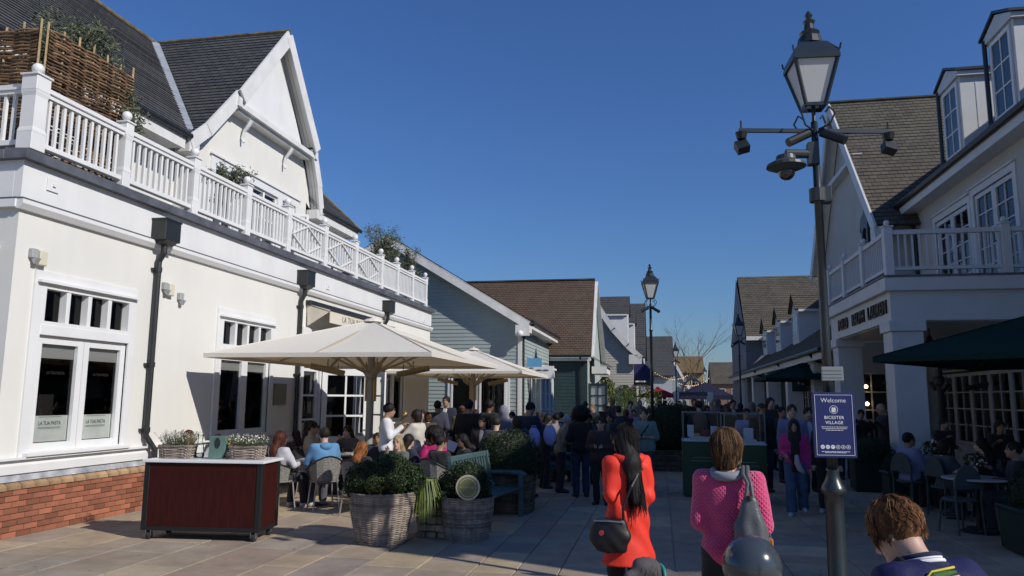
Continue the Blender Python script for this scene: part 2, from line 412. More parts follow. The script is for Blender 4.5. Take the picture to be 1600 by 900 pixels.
def wall_holes(m, o, u, L, z0, z1, holes, depth, inward):
    """wall sheet in plane (u,z) with openings (u0,u1,z0,z1) and reveals going inward"""
    o, u, inward = Vector(o), Vector(u), Vector(inward)
    us = sorted({0, L} | {h[0] for h in holes} | {h[1] for h in holes}); zs = sorted({z0, z1} | {h[2] for h in holes} | {h[3] for h in holes})
    P = lambda a, z, d=0: o+u*a+Vector((0, 0, z))+inward*d
    for a, b in zip(us, us[1:]):
        for c, d in zip(zs, zs[1:]):
            if any(h[0] <= a and b <= h[1] and h[2] <= c and d <= h[3] for h in holes): continue
            m.quad(P(a, c), P(b, c), P(b, d), P(a, d))
    for a, b, c, d in holes:
        m.quad(P(a, c), P(a, d), P(a, d, depth), P(a, c, depth)); m.quad(P(b, c, depth), P(b, d, depth), P(b, d), P(b, c))
        m.quad(P(a, d), P(b, d), P(b, d, depth), P(a, d, depth)); m.quad(P(a, c, depth), P(b, c, depth), P(b, c), P(a, c))
def window(parent, o, u, out, w, z0, z1, cols, rows, fr=.06, bar=.028, dep=.05, name='window', m_fr=None, m_gl=None, back=False, panes=True):
    """framed window: frame part with bars, panes as sub-parts. o = lower corner (z ignored)"""
    o, u, out = Vector((o[0], o[1], 0)), Vector(u), Vector(out); m_fr = m_fr or white_paint; m_gl = m_gl or glass
    Z = Vector((0, 0, 1)); m = MB()
    def bx(a0, a1, c0, c1, d0, d1): m.obox(o+u*a0+Z*c0+out*d0, u*(a1-a0), Z*(c1-c0), out*(d1-d0))
    bx(0, fr, z0, z1, 0, dep); bx(w-fr, w, z0, z1, 0, dep); bx(fr, w-fr, z0, z0+fr, 0, dep-.002); bx(fr, w-fr, z1-fr, z1, 0, dep-.002)
    iw, ih = w-2*fr, z1-z0-2*fr
    for i in range(1, cols): c = fr+iw*i/cols; bx(c-bar/2, c+bar/2, z0+fr, z1-fr, .004, dep-.012)
    for j in range(1, rows): c = z0+fr+ih*j/rows; bx(fr, w-fr, c-bar/2, c+bar/2, .006, dep-.015)
    f = m.build(name, m_fr, parent)
    if panes:
        for i in range(cols):
            for j in range(rows):
                a0, a1 = fr+iw*i/cols, fr+iw*(i+1)/cols; c0, c1 = z0+fr+ih*j/rows, z0+fr+ih*(j+1)/rows
                q = MB(); d = .012; jit = out*random.uniform(-.004, .004)
                q.quad(o+u*a0+Z*c0+out*d, o+u*a1+Z*c0+out*d+jit, o+u*a1+Z*c1+out*d+jit, o+u*a0+Z*c1+out*d)
                q.build('pane', m_gl, f)
    return f
def text_mesh(txt, size, extrude=0.0, align='CENTER', bold=0.0, spacing=1.0):
    c = bpy.data.curves.new('lettering', 'FONT'); c.body = txt; c.size = size; c.extrude = extrude; c.align_x = align; c.align_y = 'CENTER'
    c.offset = bold; c.space_character = spacing; c.resolution_u = 3
    o = bpy.data.objects.new('lettering', c); COL.objects.link(o); bpy.context.view_layer.update()
    me = bpy.data.meshes.new_from_object(o.evaluated_get(bpy.context.evaluated_depsgraph_get()))
    bpy.data.objects.remove(o); return me
def lettering(name, txt, size, mt, parent, origin, right, up, extrude=.002, bold=0.0, spacing=1.0, squash=1.0):
    """letters at world point origin, reading along right"""
    me = text_mesh(txt, size, extrude, bold=bold, spacing=spacing)
    r, u = Vector(right).normalized(), Vector(up).normalized(); nn = r.cross(u)
    M = Matrix(((r.x*squash, u.x, nn.x, 0), (r.y*squash, u.y, nn.y, 0), (r.z*squash, u.z, nn.z, 0), (0, 0, 0, 1)))
    me.transform(M); off = Vector(origin)-(wloc(parent) if parent else Vector())
    me.transform(Matrix.Translation(off)); me.materials.clear()
    return link(name, me, mt, parent)
# ================================================================= RESTAURANT (left)
XW, YA, YB = -8.16, 8.22, 26.4
rest = empty('restaurant_building', (XW, YA, 0), 'cream rendered restaurant with white balustraded balcony and grey slate gable', 'building')
slate = tile_mat('grey_slate', (.058, .06, .064), (.085, .085, .088), (.02, .02, .022), .25, moss=(.095, .095, .09))
brickm = mat('orange_brick', (.37, .115, .06), .85, col2=(.23, .11, .068), vs=5, bump=.4, bs=120, rnd=.36, detail=8)
brickc = mat('mossy_coping_brick', (.36, .235, .13), .9, var=.4, vs=8, bump=.4, bs=100, rnd=.25, detail=8)
mortar_b = mat('brick_mortar', (.27, .19, .14), .95, var=.2, vs=12)
# --- ground floor wall with openings (u = along +y from YA)
wins = [(8.72, 10.46, 1.06, 3.28), (13.02, 14.92, 1.06, 3.28), (16.42, 20.75, .04, 3.25), (21.75, 23.6, 1.06, 3.28)]
holes = [(a-YA, b-YA, c, d) for a, b, c, d in wins]
m = MB(); wall_holes(m, (XW, YA, 0), (0, 1, 0), YB-YA, .02, 4.9, holes, .16, (-1, 0, 0))
m.quad((XW-5.5, YA, .02), (XW, YA, .02), (XW, YA, 4.9), (XW-5.5, YA, 4.9)); m.quad((XW, YB, .02), (XW-5.5, YB, .02), (XW-5.5, YB, 4.9), (XW, YB, 4.9))
m.build('wall', render_wall, rest)
m = MB(); m.box(XW-5.4, YA+.02, 4.75, XW-.02, YB-.02, 4.93); m.build('balcony_floor', lead, rest)
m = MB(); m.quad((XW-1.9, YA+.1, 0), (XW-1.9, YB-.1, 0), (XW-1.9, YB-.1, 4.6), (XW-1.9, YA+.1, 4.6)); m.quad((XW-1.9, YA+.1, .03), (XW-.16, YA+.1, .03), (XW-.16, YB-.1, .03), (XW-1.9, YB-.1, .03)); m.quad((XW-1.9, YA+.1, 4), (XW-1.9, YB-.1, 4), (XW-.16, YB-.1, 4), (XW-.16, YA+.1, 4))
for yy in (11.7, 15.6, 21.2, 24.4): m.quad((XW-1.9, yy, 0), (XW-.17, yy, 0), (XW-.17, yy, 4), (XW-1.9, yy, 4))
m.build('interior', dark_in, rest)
# --- brick plinth: bricks as pieces
pl = MB(); pl.box(XW-.2, YA-.06, -.02, XW+.05, 16.3, .60); pl.box(XW-5.5, YA-.05, -.02, XW-.2, YA+.02, .60)
plinth = pl.build('plinth', mortar_b, rest)
b0 = MB(); b0.box(-.012, 0, 0, .012, .217, .067, .004); bme = None
rows = 8; rh = .60/rows
for r in range(rows):
    y = YA-.06-(.11 if r % 2 else 0)
    while y < 12.4:
        if bme is None: o = b0.build('brick', brickm, plinth, world=False); bme = o
        else: o = bme.copy(); COL.objects.link(o)
        o.location = Vector((XW+.055+random.uniform(-.003, .003), max(y, YA-.06)+.005, r*rh+.006))-wloc(plinth)
        o.scale = (1, (min(.225, y+.225-(YA-.06))-.01)/.215 if y < YA-.06 else 1, 1); y += .225
cb = MB(); cb.prism([(0, 0, 0), (.03, 0, .0), (.03, 0, .05), (-.07, 0, .115), (-.1, 0, .115)], (0, .215, 0)); c0 = None; y = YA-.06
while y < 12.4:
    if c0 is None: o = cb.build('coping_brick', brickc, plinth, world=False); c0 = o
    else: o = c0.copy(); COL.objects.link(o)
    o.location = Vector((XW+.055+random.uniform(-.004, .004), y+.005, .603+random.uniform(-.003, .003)))-wloc(plinth); y += .225
fb = MB()
for r in range(rows):
    y = 12.42-(.11 if r % 2 else 0)
    while y < 16.0: fb.box(XW+.04, y+.005, r*rh+.006, XW+.067, y+.22, r*rh+.071); y += .225
fb.build('bricks_beyond', brickm, plinth, kind='stuff')
m = MB(); m.prism([(XW, YA-.02, .71), (XW+.045, YA-.02, .70), (XW+.02, YA-.02, .80), (XW, YA-.02, .80)], (0, 8, 0)); m.build('lead_flashing', lead_streak, rest)
m = MB(); m.prism([(XW, YA-.03, .79), (XW+.05, YA-.03, .795), (XW+.055, YA-.03, .90), (XW+.03, YA-.03, .93), (XW+.03, YA-.03, .97), (XW, YA-.03, .97)], (0, 8.02, 0)); m.box(XW, YA-.02, .972, XW+.09, 16.2, 1.0); m.build('plinth_moulding', white_paint, rest)
# --- cornice, frieze, lead capping
m = MB(); m.box(XW-.1, YA-.03, 4.36, XW+.03, YB+.03, 4.86); m.box(XW-5.5, YA-.032, 4.36, XW-.1, YA+.1, 4.86); m.build('frieze', white_paint, rest)
m = MB(); m.prism([(XW, YA-.06, 4.20), (XW+.05, YA-.06, 4.20), (XW+.10, YA-.06, 4.27), (XW+.10, YA-.06, 4.325), (XW, YA-.06, 4.325)], (0, YB-YA+.12, 0)); m.box(XW-5.5, YA-.08, 4.22, XW, YA, 4.325); m.build('cornice', white_paint, rest)
m = MB(); m.box(XW, YA-.05, 4.328, XW+.085, YB+.05, 4.352); m.box(XW-5.5, YA-.07, 4.328, XW, YA, 4.352); m.build('cornice_dark_strip', mat('dark_grey_strip', (.09, .09, .1), .6), rest)  # thin dark grey strip between cornice and frieze
m = MB(); ys = YA-.12
while ys < YB+.1:
    e = min(ys+1.2, YB+.12); w = random.uniform(-.008, .008)
    m.prism([(XW-.2, ys, 4.862), (XW+.13+w, ys, 4.862+w*.5), (XW+.14+w, ys, 4.985), (XW-.2, ys, 5.01)], (0, e-ys-.004, 0)); ys = e
m.prism([(XW-5.5, YA-.14, 4.862), (XW-5.5, YA-.14, 4.985), (XW-5.5, YA+.2, 5.01), (XW-5.5, YA+.2, 4.862)], (5.3, 0, 0)); m.build('lead_capping', lead, rest)
# --- balustrade
PY = [8.27, 10.02, 11.81, 13.59, 15.32, 17.25, 19.21, 21.18, 22.6, 24.1, 25.6]
bal = MB()
XB = XW+.02
for a, b in zip(PY, PY[1:]):
    bal.box(XB-.07, a+.08, 5.86, XB+.07, b-.08, 5.93, .008); bal.box(XB-.045, a+.08, 5.805, XB+.045, b-.08, 5.858); bal.box(XB-.05, a+.08, 5.09, XB+.05, b-.08, 5.16, .006)
for a, b in ((-10.6, -8.2), (-13.3, -10.8)): bal.box(a, 8.21, 5.86, b, 8.33, 5.93); bal.box(a, 8.23, 5.805, b, 8.31, 5.858); bal.box(a, 8.23, 5.09, b, 8.31, 5.16)
balu = bal.build('balustrade', white_paint, rest)
bm_ = MB(); bm_.box(-.021, -.021, 5.14, .021, .021, 5.83); bar0 = None
def baluster(x, y, sc=1.0):
    global bar0
    if bar0 is None: bar0 = bm_.build('baluster', white_paint, balu, world=False); o = bar0
    else: o = bar0.copy(); COL.objects.link(o)
    o.location = Vector((x, y, 0))-wloc(balu)
def post(x, y, w, finial=True):
    p = MB(); h = w/2
    p.box(x-h, y-h, 5.0, x+h, y+h, 5.24, .006)
    p.lathe([(h*1.41, 5.24), (h*1.36, 5.27), (h*1.22, 5.31), (h*1.22, 5.74), (h*1.36, 5.79), (h*1.41, 5.82)], (x, y, 0), 4, sq=True)
    p.box(x-h, y-h, 5.82, x+h, y+h, 6.02, .006); p.box(x-h-.02, y-h-.02, 6.02, x+h+.02, y+h+.02, 6.05, .006)
    o = p.build('post', white_paint, balu)
    if finial:
        q = MB(); q.lathe([(.035, 6.05), (.028, 6.075), (.03, 6.09)], (x, y, 0), 10); q.sphere((x, y, 6.15), .078, 14, 10); q.build('finial', white_paint, balu, smooth=True)
for i, y in enumerate(PY): post(XB, y, .24 if i == 0 else .17)
post(-10.7, 8.27, .17); post(-13.3, 8.27, .17)
for i, (a, b) in enumerate(zip(PY, PY[1:])):
    n = 11 if i < 4 else (11 if i < 8 else 9); s = .18 if i == 0 else .12
    for k in range(n): baluster(XB, a+s+(b-a-s-.12)*(k+.5)/n)
    if i in (4, 5, 6):
        d = MB(); c = (a+b)/2; hw = (b-a)/2-.2; X = XB+.03
        for p, q in (((-hw, 5.47), (0, 5.79)), ((0, 5.79), (hw, 5.47)), ((hw, 5.47), (0, 5.15)), ((0, 5.15), (-hw, 5.47))):
            d.beam((X, c+p[0], p[1]), (X, c+q[0], q[1]), .03, .05, up=(1, 0, 0))
        d.build('diamond_lattice', white_paint, balu)
for k in range(16): baluster(-8.45-k*.14, 8.27)
# --- windows of the ground floor
poster = mat('frosted_poster', (.72, .74, .71), .5, var=.12, vs=3)
ink = mat('grey_ink', (.06, .07, .07), .7)
gold = mat('gold_lettering', (.035, .031, .024), .6)
def big_window(y0, y1, txt=None):
    w = y1-y0
    cs = MB(); cs.box(XW-.02, y0-.16, 1.0, XW+.028, y0+.0, 3.46); cs.box(XW-.02, y1, 1.0, XW+.028, y1+.13, 3.46); cs.box(XW-.02, y0+.0, 3.28, XW+.028, y1, 3.46); cs.box(XW-.02, y0-.12, 3.30, XW+.09, y1+.1, 3.335)
    cs.box(XW-.1, y0-.1, 1.0, XW+.12, y1+.1, 1.05, .006)
    cs.build('window_casing', white_paint, rest)
    window(rest, (XW-.10, y0, 0), (0, 1, 0), (1, 0, 0), w, 2.74, 3.28, 4, 1, .05, .075, .13, 'transom_light')
    m = MB(); m.box(XW-.1, y0, 2.60, XW+.035, y1, 2.74, .006); m.build('transom_bar', white_paint, rest)
    for k in range(2):
        c = window(rest, (XW-.08, y0+w/2*k+.004, 0), (0, 1, 0), (1, 0, 0), w/2-.008, 1.055, 2.595, 1, 1, .105, .03, .06, 'casement')
        q = MB(); q.quad((XW-.088, y0+w/2*k+.08, 2.3), (XW-.088, y0+w/2*(k+1)-.08, 2.3), (XW-.088, y0+w/2*(k+1)-.08, 2.52), (XW-.088, y0+w/2*k+.08, 2.52)); q.build('roller_blind', mat('grey_roller_blind', (.34, .34, .33), .8), c)
        if txt:
            a, b = y0+w/2*k+.115, y0+w/2*(k+1)-.115
            q = MB(); q.quad((XW-.086, a-.0, 1.17), (XW-.086, b+.0, 1.17), (XW-.086, b+.0, 1.52), (XW-.086, a-.0, 1.52)); q.build('frosted_sheet', poster, c)
            t = txt[k]
            lettering('sheet_lettering', t, .075, ink, c, (XW-.083, (a+b)/2, 1.415), (0, 1, 0), (0, 0, 1), .0005, squash=.8)
            for zz in (1.36, 1.345, 1.50): 
                q = MB(); q.box(XW-.085, a+.12, zz, XW-.083, b-.12, zz+.004); q.build('ruled_line', ink, c)
            lettering('glass_lettering', 'LA TUA PASTA', .058, gold, c, (XW-.064, (a+b)/2, 2.1), (0, 1, 0), (0, 0, 1), .0004, squash=.85)
big_window(8.72, 10.46, ('FRESH PASTA', 'OPEN DAILY') if False else ('LA TUA PASTA', 'LA TUA PASTA'))
big_window(13.02, 14.92); big_window(21.75, 23.6)
# --- entrance: side lights, door leaves standing open
m = MB(); Y0, Y1 = 16.42, 20.75
m.box(XW-.12, Y0-.12, .0, XW+.05, Y0+.02, 3.42); m.box(XW-.12, Y1-.02, .0, XW+.05, Y1+.12, 3.42); m.box(XW-.12, Y0+.02, 3.2, XW+.05, Y1-.02, 3.42); m.box(XW-.1, Y0+.02, 2.5, XW+.04, Y1-.02, 2.62)
for yy in (17.35, 19.8): m.box(XW-.1, yy-.05, .02, XW+.045, yy+.05, 3.2)
m.build('door_casing', white_paint, rest)
for a, b in ((Y0+.03, 17.29), (19.86, Y1-.03)):
    window(rest, (XW-.06, a, 0), (0, 1, 0), (1, 0, 0), b-a, .05, 2.49, 1, 4, .09, .04, .06, 'side_light')
window(rest, (XW-.06, Y0+.03, 0), (0, 1, 0), (1, 0, 0), Y1-Y0-.06, 2.63, 3.19, 8, 1, .05, .06, .06, 'transom_light')
def door_leaf(y, ang, w):
    u = Vector((math.cos(R(ang)), math.sin(R(ang)), 0)); out = Vector((u.y, -u.x, 0))
    d = window(rest, (XW+.05, y, 0), u, out, w, .72, 2.46, 2, 3, .13, .045, .05, 'door_leaf')
    m = MB(); o = Vector((XW+.05, y, 0)); m.obox(o+Vector((0, 0, .03)), u*w, Vector((0, 0, .69)), out*.05); m.obox(o+u*.14+Vector((0, 0, .16))+out*.05, u*(w-.28), Vector((0, 0, .42)), out*.008)
    m.build('door_panel', white_paint, d)
    h = MB(); p = o+u*(w-.07)+out*.07+Vector((0, 0, 1.0)); h.cyl(p, p-u*.1, .011, n=6); h.cyl(p-out*.03, p, .012, n=6); h.build('handle', black_metal, d)
door_leaf(17.42, 38, 1.18); door_leaf(19.72, -30, 1.18)
# --- hoppers and downpipes
for y, zb in ((10.98, .96), (16.1, .1), (21.6, .1)):
    p = MB(); x = XW+.13
    p.tube([(x+.02, y, 4.3), (x+.02, y, 4.14), (x-.06, y+.0, 4.0), (x-.06, y, 3.9), (x-.06, y, zb+.25)], .05, 10)
    if zb > .5: p.tube([(x-.06, y, zb+.27), (x-.06, y, zb+.2), (x+.03, y+.12, zb-.02), (x+.03, y+.12, .05)], .05, 10)
    else: p.tube([(x-.06, y, zb+.27), (x-.05, y, zb+.15), (x+.08, y, zb)], .05, 10)
    for z in (3.86, 2.3, zb+.3): p.cyl((x-.06, y, z-.04), (x-.06, y, z+.04), .062, n=10); p.box(XW, y-.1, z-.02, XW+.06, y+.1, z+.02)
    d = p.build('downpipe', black_metal, rest, smooth=False)
    h = MB(); h.box(XW+.032, y-.2, 4.33, XW+.30, y+.2, 4.68, .006); h.prism([(XW+.032, y-.15, 4.33), (XW+.29, y-.15, 4.33), (XW+.2, y-.15, 4.27), (XW+.05, y-.15, 4.27)], (0, .3, 0)); h.box(XW+.02, y-.21, 4.66, XW+.31, y+.21, 4.69)
    h.build('hopper', black_metal, d)
# --- wall fittings
fit_g = mat('grey_fitting', (.35, .36, .36), .5); fit_c = mat('cream_fitting', (.62, .58, .44), .5)
def spot(px, py, two=True):
    p = atX(px, py, XW); q = MB(); q.box(XW, p.y-.09, p.z-.02, XW+.07, p.y+.02, p.z+.11, .01); q.prism([(XW+.02, p.y-.06, p.z-.02), (XW+.12, p.y-.06, p.z-.02), (XW+.07, p.y-.06, p.z-.1)], (0, .07, 0))
    o = q.build('wall_spotlight', fit_g, rest)
    if two: q = MB(); q.box(XW, p.y+.03, p.z-.1, XW+.085, p.y+.16, p.z+.1, .01); q.build('sensor_box', fit_c, o)
spot(52, 402); spot(257, 452); spot(281, 468, False)
for px, py in ((82, 290), (512, 447), (662, 500)):
    p = atX(px, py, XW+.03); q = MB(); q.box(XW+.03, p.y-.1, p.z-.09, XW+.05, p.y+.1, p.z+.09, .004); q.box(XW+.05, p.y-.02, p.z-.02, XW+.07, p.y+.03, p.z+.02); q.build('vent_plate', white_paint, rest)
q = MB(); q.cyl((XW-.5, YA-.5, 3.62), (XW-.12, YA-.3, 3.78), .075, n=14); q.cyl((XW-.25, YA-.3, 3.7), (XW-.25, YA, 3.7), .02, n=8); q.build('security_camera', white_paint, rest)
q = MB(); p = atX(425, 645, XW); q.box(XW, p.y, 1.62, XW+.03, p.y+.55, 2.08, .004); q.build('menu_board', mat('olive_board', (.20, .19, .14), .5), rest)
# --- awning
awn = mat('cream_canvas', (.66, .60, .49), .85, var=.06, vs=3, bump=.1, bs=40)
ya, yb = 16.5, 20.9
m = MB(); m.prism([(XW+.02, ya, 3.98), (XW+.62, ya, 3.80), (XW+.62, ya, 3.52), (XW+.6, ya, 3.52), (XW+.6, ya, 3.775), (XW+.02, ya, 3.95)], (0, yb-ya, 0))
for yy in (ya, yb-.02): m.prism([(XW+.02, yy, 3.97), (XW+.61, yy, 3.79), (XW+.05, yy, 3.45)], (0, .02, 0))
aw = m.build('awning', awn, rest)
m = MB(); m.box(XW, ya-.05, 3.95, XW+.14, yb+.05, 4.06, .01); m.beam((XW+.62, ya, 3.81), (XW+.62, yb, 3.81), .025, .025); m.build('awning_case', black_metal, aw)
lettering('awning_lettering', 'LA TUA PASTA', .2, ink, aw, (XW+.623, (ya+yb)/2-.75, 3.66), (0, 1, 0), (0, 0, 1), .001, spacing=1.2)

# --- upper storey
XG, XV, XL, RX = -9.9, -9.5, -9.62, -13.5      # gable wall, pediment verge, lower barge, main ridge
GA, GB = 14.2, 19.7                             # gable wall ends
RY, RZ = 17.48, 11.42
m = MB(); XM = XG-.35
m.quad((XM, YA-2, 4.93), (XM, GA, 4.93), (XM, GA, 7.4), (XM, YA-2, 7.4)); m.quad((XM, GB, 4.93), (XM, 22.8, 4.93), (XM, 22.8, 7.4), (XM, GB, 7.4))
m.quad((XM-4, 22.8, 4.93), (XM, 22.8, 4.93), (XM, 22.8, 7.4), (XM-4, 22.8, 7.4)); m.quad((XM, GA, 4.93), (XG, GA, 4.93), (XG, GA, 7.5), (XM, GA, 7.5)); m.quad((XG, GB, 4.93), (XM, GB, 4.93), (XM, GB, 7.5), (XG, GB, 7.5))
hol = [(.95, 1.8, 5.6, 7.05), (2.05, 3.85, 5.6, 7.05), (4.1, 4.85, 5.6, 7.05)]
wall_holes(m, (XG, GA, 0), (0, 1, 0), GB-GA, 4.93, 7.35, hol, .12, (-1, 0, 0))
m.poly([(XG, GA, 7.35), (XG, GB, 7.35), (XG, 19.95, 7.22), (XG, 19.85, 7.75), (XG, 19.25, 8.72), (XG, RY, 11.28), (XG, 15.7, 8.72), (XG, 14.55, 7.75), (XG, 13.95, 7.22)])
m.build('upper_wall', render_wall, rest)
m = MB(); m.quad((XG-.3, GA+.1, 5), (XG-.3, GB-.1, 5), (XG-.3, GB-.1, 7.3), (XG-.3, GA+.1, 7.3)); m.build('upper_interior', mat('grey_blind', (.16, .18, .19), .7), rest)
for a, b, c, d in hol:
    n = 3 if b-a > 1.5 else 2
    window(rest, (XG-.08, GA+a, 0), (0, 1, 0), (1, 0, 0), b-a, c, d, n, 2, .06, .04, .05, 'upper_window')
m = MB(); m.box(XG, 14.95, 7.05, XG+.03, 19.25, 7.25)
for a, b in ((14.95, 15.15), (16.0, 16.25), (18.05, 18.3), (19.05, 19.25)): m.box(XG, a, 5.4, XG+.028, b, 7.05)
m.box(XG, 14.9, 7.25, XG+.07, 19.3, 7.29); m.build('upper_casing', white_paint, rest)
for yy, sw in ((16.9, -40), (18.5, 35)):      # open casements
    u = Vector((math.cos(R(sw)), math.sin(R(sw)), 0)); window(rest, (XG+.04, yy, 0), u, (u.y, -u.x, 0), .6, 5.7, 6.75, 1, 1, .07, .03, .04, 'open_casement')
# wing roof (ridge runs back from the street), flared lower slopes
def wing(side):
    yl = 13.75 if side < 0 else 20.08; ym = 15.45 if side < 0 else 19.4; yk = 14.35 if side < 0 else 19.85; zl, zm, zk = 7.25, 8.95, 7.75
    if side > 0: zk = 8.0
    a, k, b, c = (XL, yl, zl), (XL, yk, zk), (XL, ym, zm), (XV, RY, RZ); Bk = RX
    A, K, B, C = [(RX, *p[1:]) for p in (a, k, b, c)]
    roof('roof_slates', slate, rest, a, A, K, k, .17); roof('roof_slates', slate, rest, k, K, B, b, .17); roof('roof_slates', slate, rest, (XV, ym, zm), B, C, c, .17)
    m = MB()
    for ii, (p, q) in enumerate(((a, k), (k, b))): m.beam(Vector(p)+Vector((.03+.006*ii, 0, -.15)), Vector(q)+Vector((.03+.006*ii, 0, -.15)), .05+.012*ii, .3, ext=.03)
    m.box(XL-.3, min(yl-side*.3, yl+side*.05), zl-.36, XL+.04, max(yl-side*.3, yl+side*.05), zl-.1)
    m.build('lower_barge_board', white_dirty, rest)
    m = MB(); m.beam(Vector((XV+.02+.004*side, ym, zm-.14)), Vector((XV+.02+.004*side, RY, RZ-.16)), .05, .34, ext=.04); m.build('barge_board', white_dirty, rest)
    m = MB(); m.box(XG+.02, min(ym-side*.02, ym+side*.12), zm-.42, XV+.0, max(ym-side*.02, ym+side*.12), zm-.2); m.build('kneeler_block', white_dirty, rest)
    m = MB()
    for t in range(4): x0_ = XG+.01+t*.1; m.quad((x0_, ym, zm-.1), (x0_+.092, ym, zm-.1), (x0_+.092, RY, RZ-.1), (x0_, RY, RZ-.1))
    for p_, q_ in ((a, k), (k, b)):
        for t in range(3): x0_ = XG+.01+t*.095; m.quad((x0_, p_[1]-side*.03, p_[2]-.19), (x0_+.088, p_[1]-side*.03, p_[2]-.19), (x0_+.088, q_[1]-side*.03, q_[2]-.19), (x0_, q_[1]-side*.03, q_[2]-.19))
    m.build('soffit_boards', soffit_grey, rest)['kind'] = 'stuff'
wing(-1); wing(1)
m = MB(); m.poly([(XG+.1, 15.75, 8.72), (XG+.1, 19.15, 8.72), (XG+.1, RY, 11.1)]); m.build('pediment_panel', white_paint, rest)
m = MB(); m.box(XG, 15.4, 8.55, XG+.36, 19.35, 8.68); m.box(XG, 15.5, 8.47, XG+.26, 19.25, 8.55); m.build('pediment_beam', white_dirty, rest)
for yy in (16.1, 18.2):
    m = MB(); m.tube([(XG+.28, yy, 8.46), (XG+.2, yy, 8.32), (XG+.1, yy, 8.18), (XG+.06, yy, 8.0), (XG+.1, yy, 7.9)], [.055, .055, .045, .04, .03], 6); m.build('bracket', white_paint, rest)
lich = mat('lichened_ridge', (.16, .13, .07), .9, var=.5, vs=5)
m = MB(); m.tube([(RX, RY, RZ+.02), (XV+.02, RY, RZ+.02)], .06, 8); m.build('ridge_tiles', lich, rest)
# main roof (ridge along the street) with hip at the far end
EV = -9.62
roof('roof_slates', slate, rest, (EV, 3.5, 7.25), (EV, 13.8, 7.25), (RX, RY, RZ), (RX, 3.5, RZ), .17)
roof('roof_slates', slate, rest, (EV, 20.0, 7.25), (EV, 23.0, 7.25), (RX, 18.9, RZ), (RX, RY, RZ), .17)
roof('roof_slates', slate, rest, (EV, 23.0, 7.25), (2*RX-EV, 23.0, 7.25), (RX-.05, 18.9, RZ), (RX, 18.9, RZ), .17)
m = MB(); m.tube([(RX, 3.5, RZ+.03), (RX, RY+1.4, RZ+.03)], .06, 8); m.tube([(RX, 18.9, RZ+.02), (EV, 23.0, 7.28)], .05, 6); m.build('ridge_tiles', lich, rest)
m = MB(); m.beam((RX, RY-.1, RZ+.03), (EV-.2, 13.9, 7.45), .3, .03, up=(.5, -.5, .7)); m.build('valley_lead', mat('pale_lead', (.3, .32, .35), .5, var=.2, vs=3), rest)
for a, b in ((3.5, 13.7), (20.1, 23.0)):
    m = MB(); m.tube([(EV+.06, a, 7.2), (EV+.06, b, 7.2)], .065, 8); m.build('gutter', black_metal, rest)
    m = MB(); m.box(XM, a, 6.93, EV-.02, b-.1, 6.96); m.box(EV-.02, a, 6.9, EV+.01, b-.1, 7.2); m.build('soffit', white_dirty, rest)
# dormer at the far left of the roof
m = MB(); m.box(-13.2, 8.1, 9.2, -11.55, 9.2, 10.5); m.prism([(-11.5, 7.9, 10.5), (-11.5, 9.4, 10.5), (-11.5, 8.65, 11.4)], (-2, 0, 0)); dm = m.build('dormer', white_paint, rest)
roof('dormer_slates', slate, rest, (-11.4, 9.5, 10.4), (-13.6, 9.5, 10.4), (-13.6, 8.65, 11.5), (-11.4, 8.65, 11.5), .2)

# ---------------- woven hurdle screens on the balcony
wood1 = mat('willow_rods', (.185, .11, .06), .8, var=.55, vs=7, attr=True, rnd=.55, bump=.3, bs=60)
stakem = mat('hazel_stake', (.42, .31, .17), .8, var=.3, vs=9)
def hurdle(p0, p1, z0, z1a, z1b, label):
    p0, p1 = Vector((*p0, 0)), Vector((*p1, 0)); u = (p1-p0); L = u.length; u.normalize(); nn = Vector((u.y, -u.x, 0))
    t = empty('woven_hurdle', (p0.x, p0.y, z0), label, 'hurdle', 'woven willow screens on the balcony')
    ns = max(3, int(L/.28)); m = MB()
    for k in range(ns+1):
        p = p0+u*(L*k/ns); zt = z1a+(z1b-z1a)*k/ns
        m.tube([p+Vector((0, 0, z0)), p+Vector((0, 0, zt+random.uniform(.03, .16)))], .017, 6)
    m.build('stakes', stakem, t)
    V = []; Q = []; A = []; nr = int((max(z1a, z1b)-z0)/.0265); st = L/ns
    for r in range(nr):
        ph = r % 2; rad = random.uniform(.0135, .0205); pts = []
        n = ns*3; base = len(V); ja = random.uniform(-.012, .012); jb = random.uniform(-.012, .012)
        for k in range(n+1):
            a = L*k/n; zt = z0+(r+.5)/nr*((z1a+(z1b-z1a)*k/n)-z0)+ja*math.sin(a*3+r)+jb*math.sin(a*7.3)
            w = math.cos(math.pi*(a/st+ph))*.026
            c = p0+u*a+nn*w+Vector((0, 0, zt))
            for j in range(5):
                an = 2*math.pi*j/5; V.append(c+nn*math.cos(an)*rad+Vector((0, 0, 1))*math.sin(an)*rad)
        av = random.random()
        for k in range(n):
            if random.random() < .004: continue
            for j in range(5): Q.append((base+k*5+j, base+k*5+(j+1) % 5, base+(k+1)*5+(j+1) % 5, base+(k+1)*5+j)); A.append(av)
    off = wloc(t); V = [v-off for v in V]
    o = link('woven_rods', np_mesh('woven_rods', [tuple(v) for v in V], Q, True, A), wood1, t); o['kind'] = 'stuff'
za = atX(70, 40, -8.5).z; zb = atX(205, 118, -8.5).z
hurdle((-8.5, atX(70, 100, -8.5).y), (-8.5, atX(205, 150, -8.5).y), 5.02, za, zb, 'long brown woven willow screen behind the white balcony railings')
hurdle((-10.6, atX(66, 100, -8.55).y-.05), (-8.58, atX(66, 100, -8.55).y-.05), 5.02, za+.05, za-.02, 'woven willow screen on the short end of the balcony, left edge')

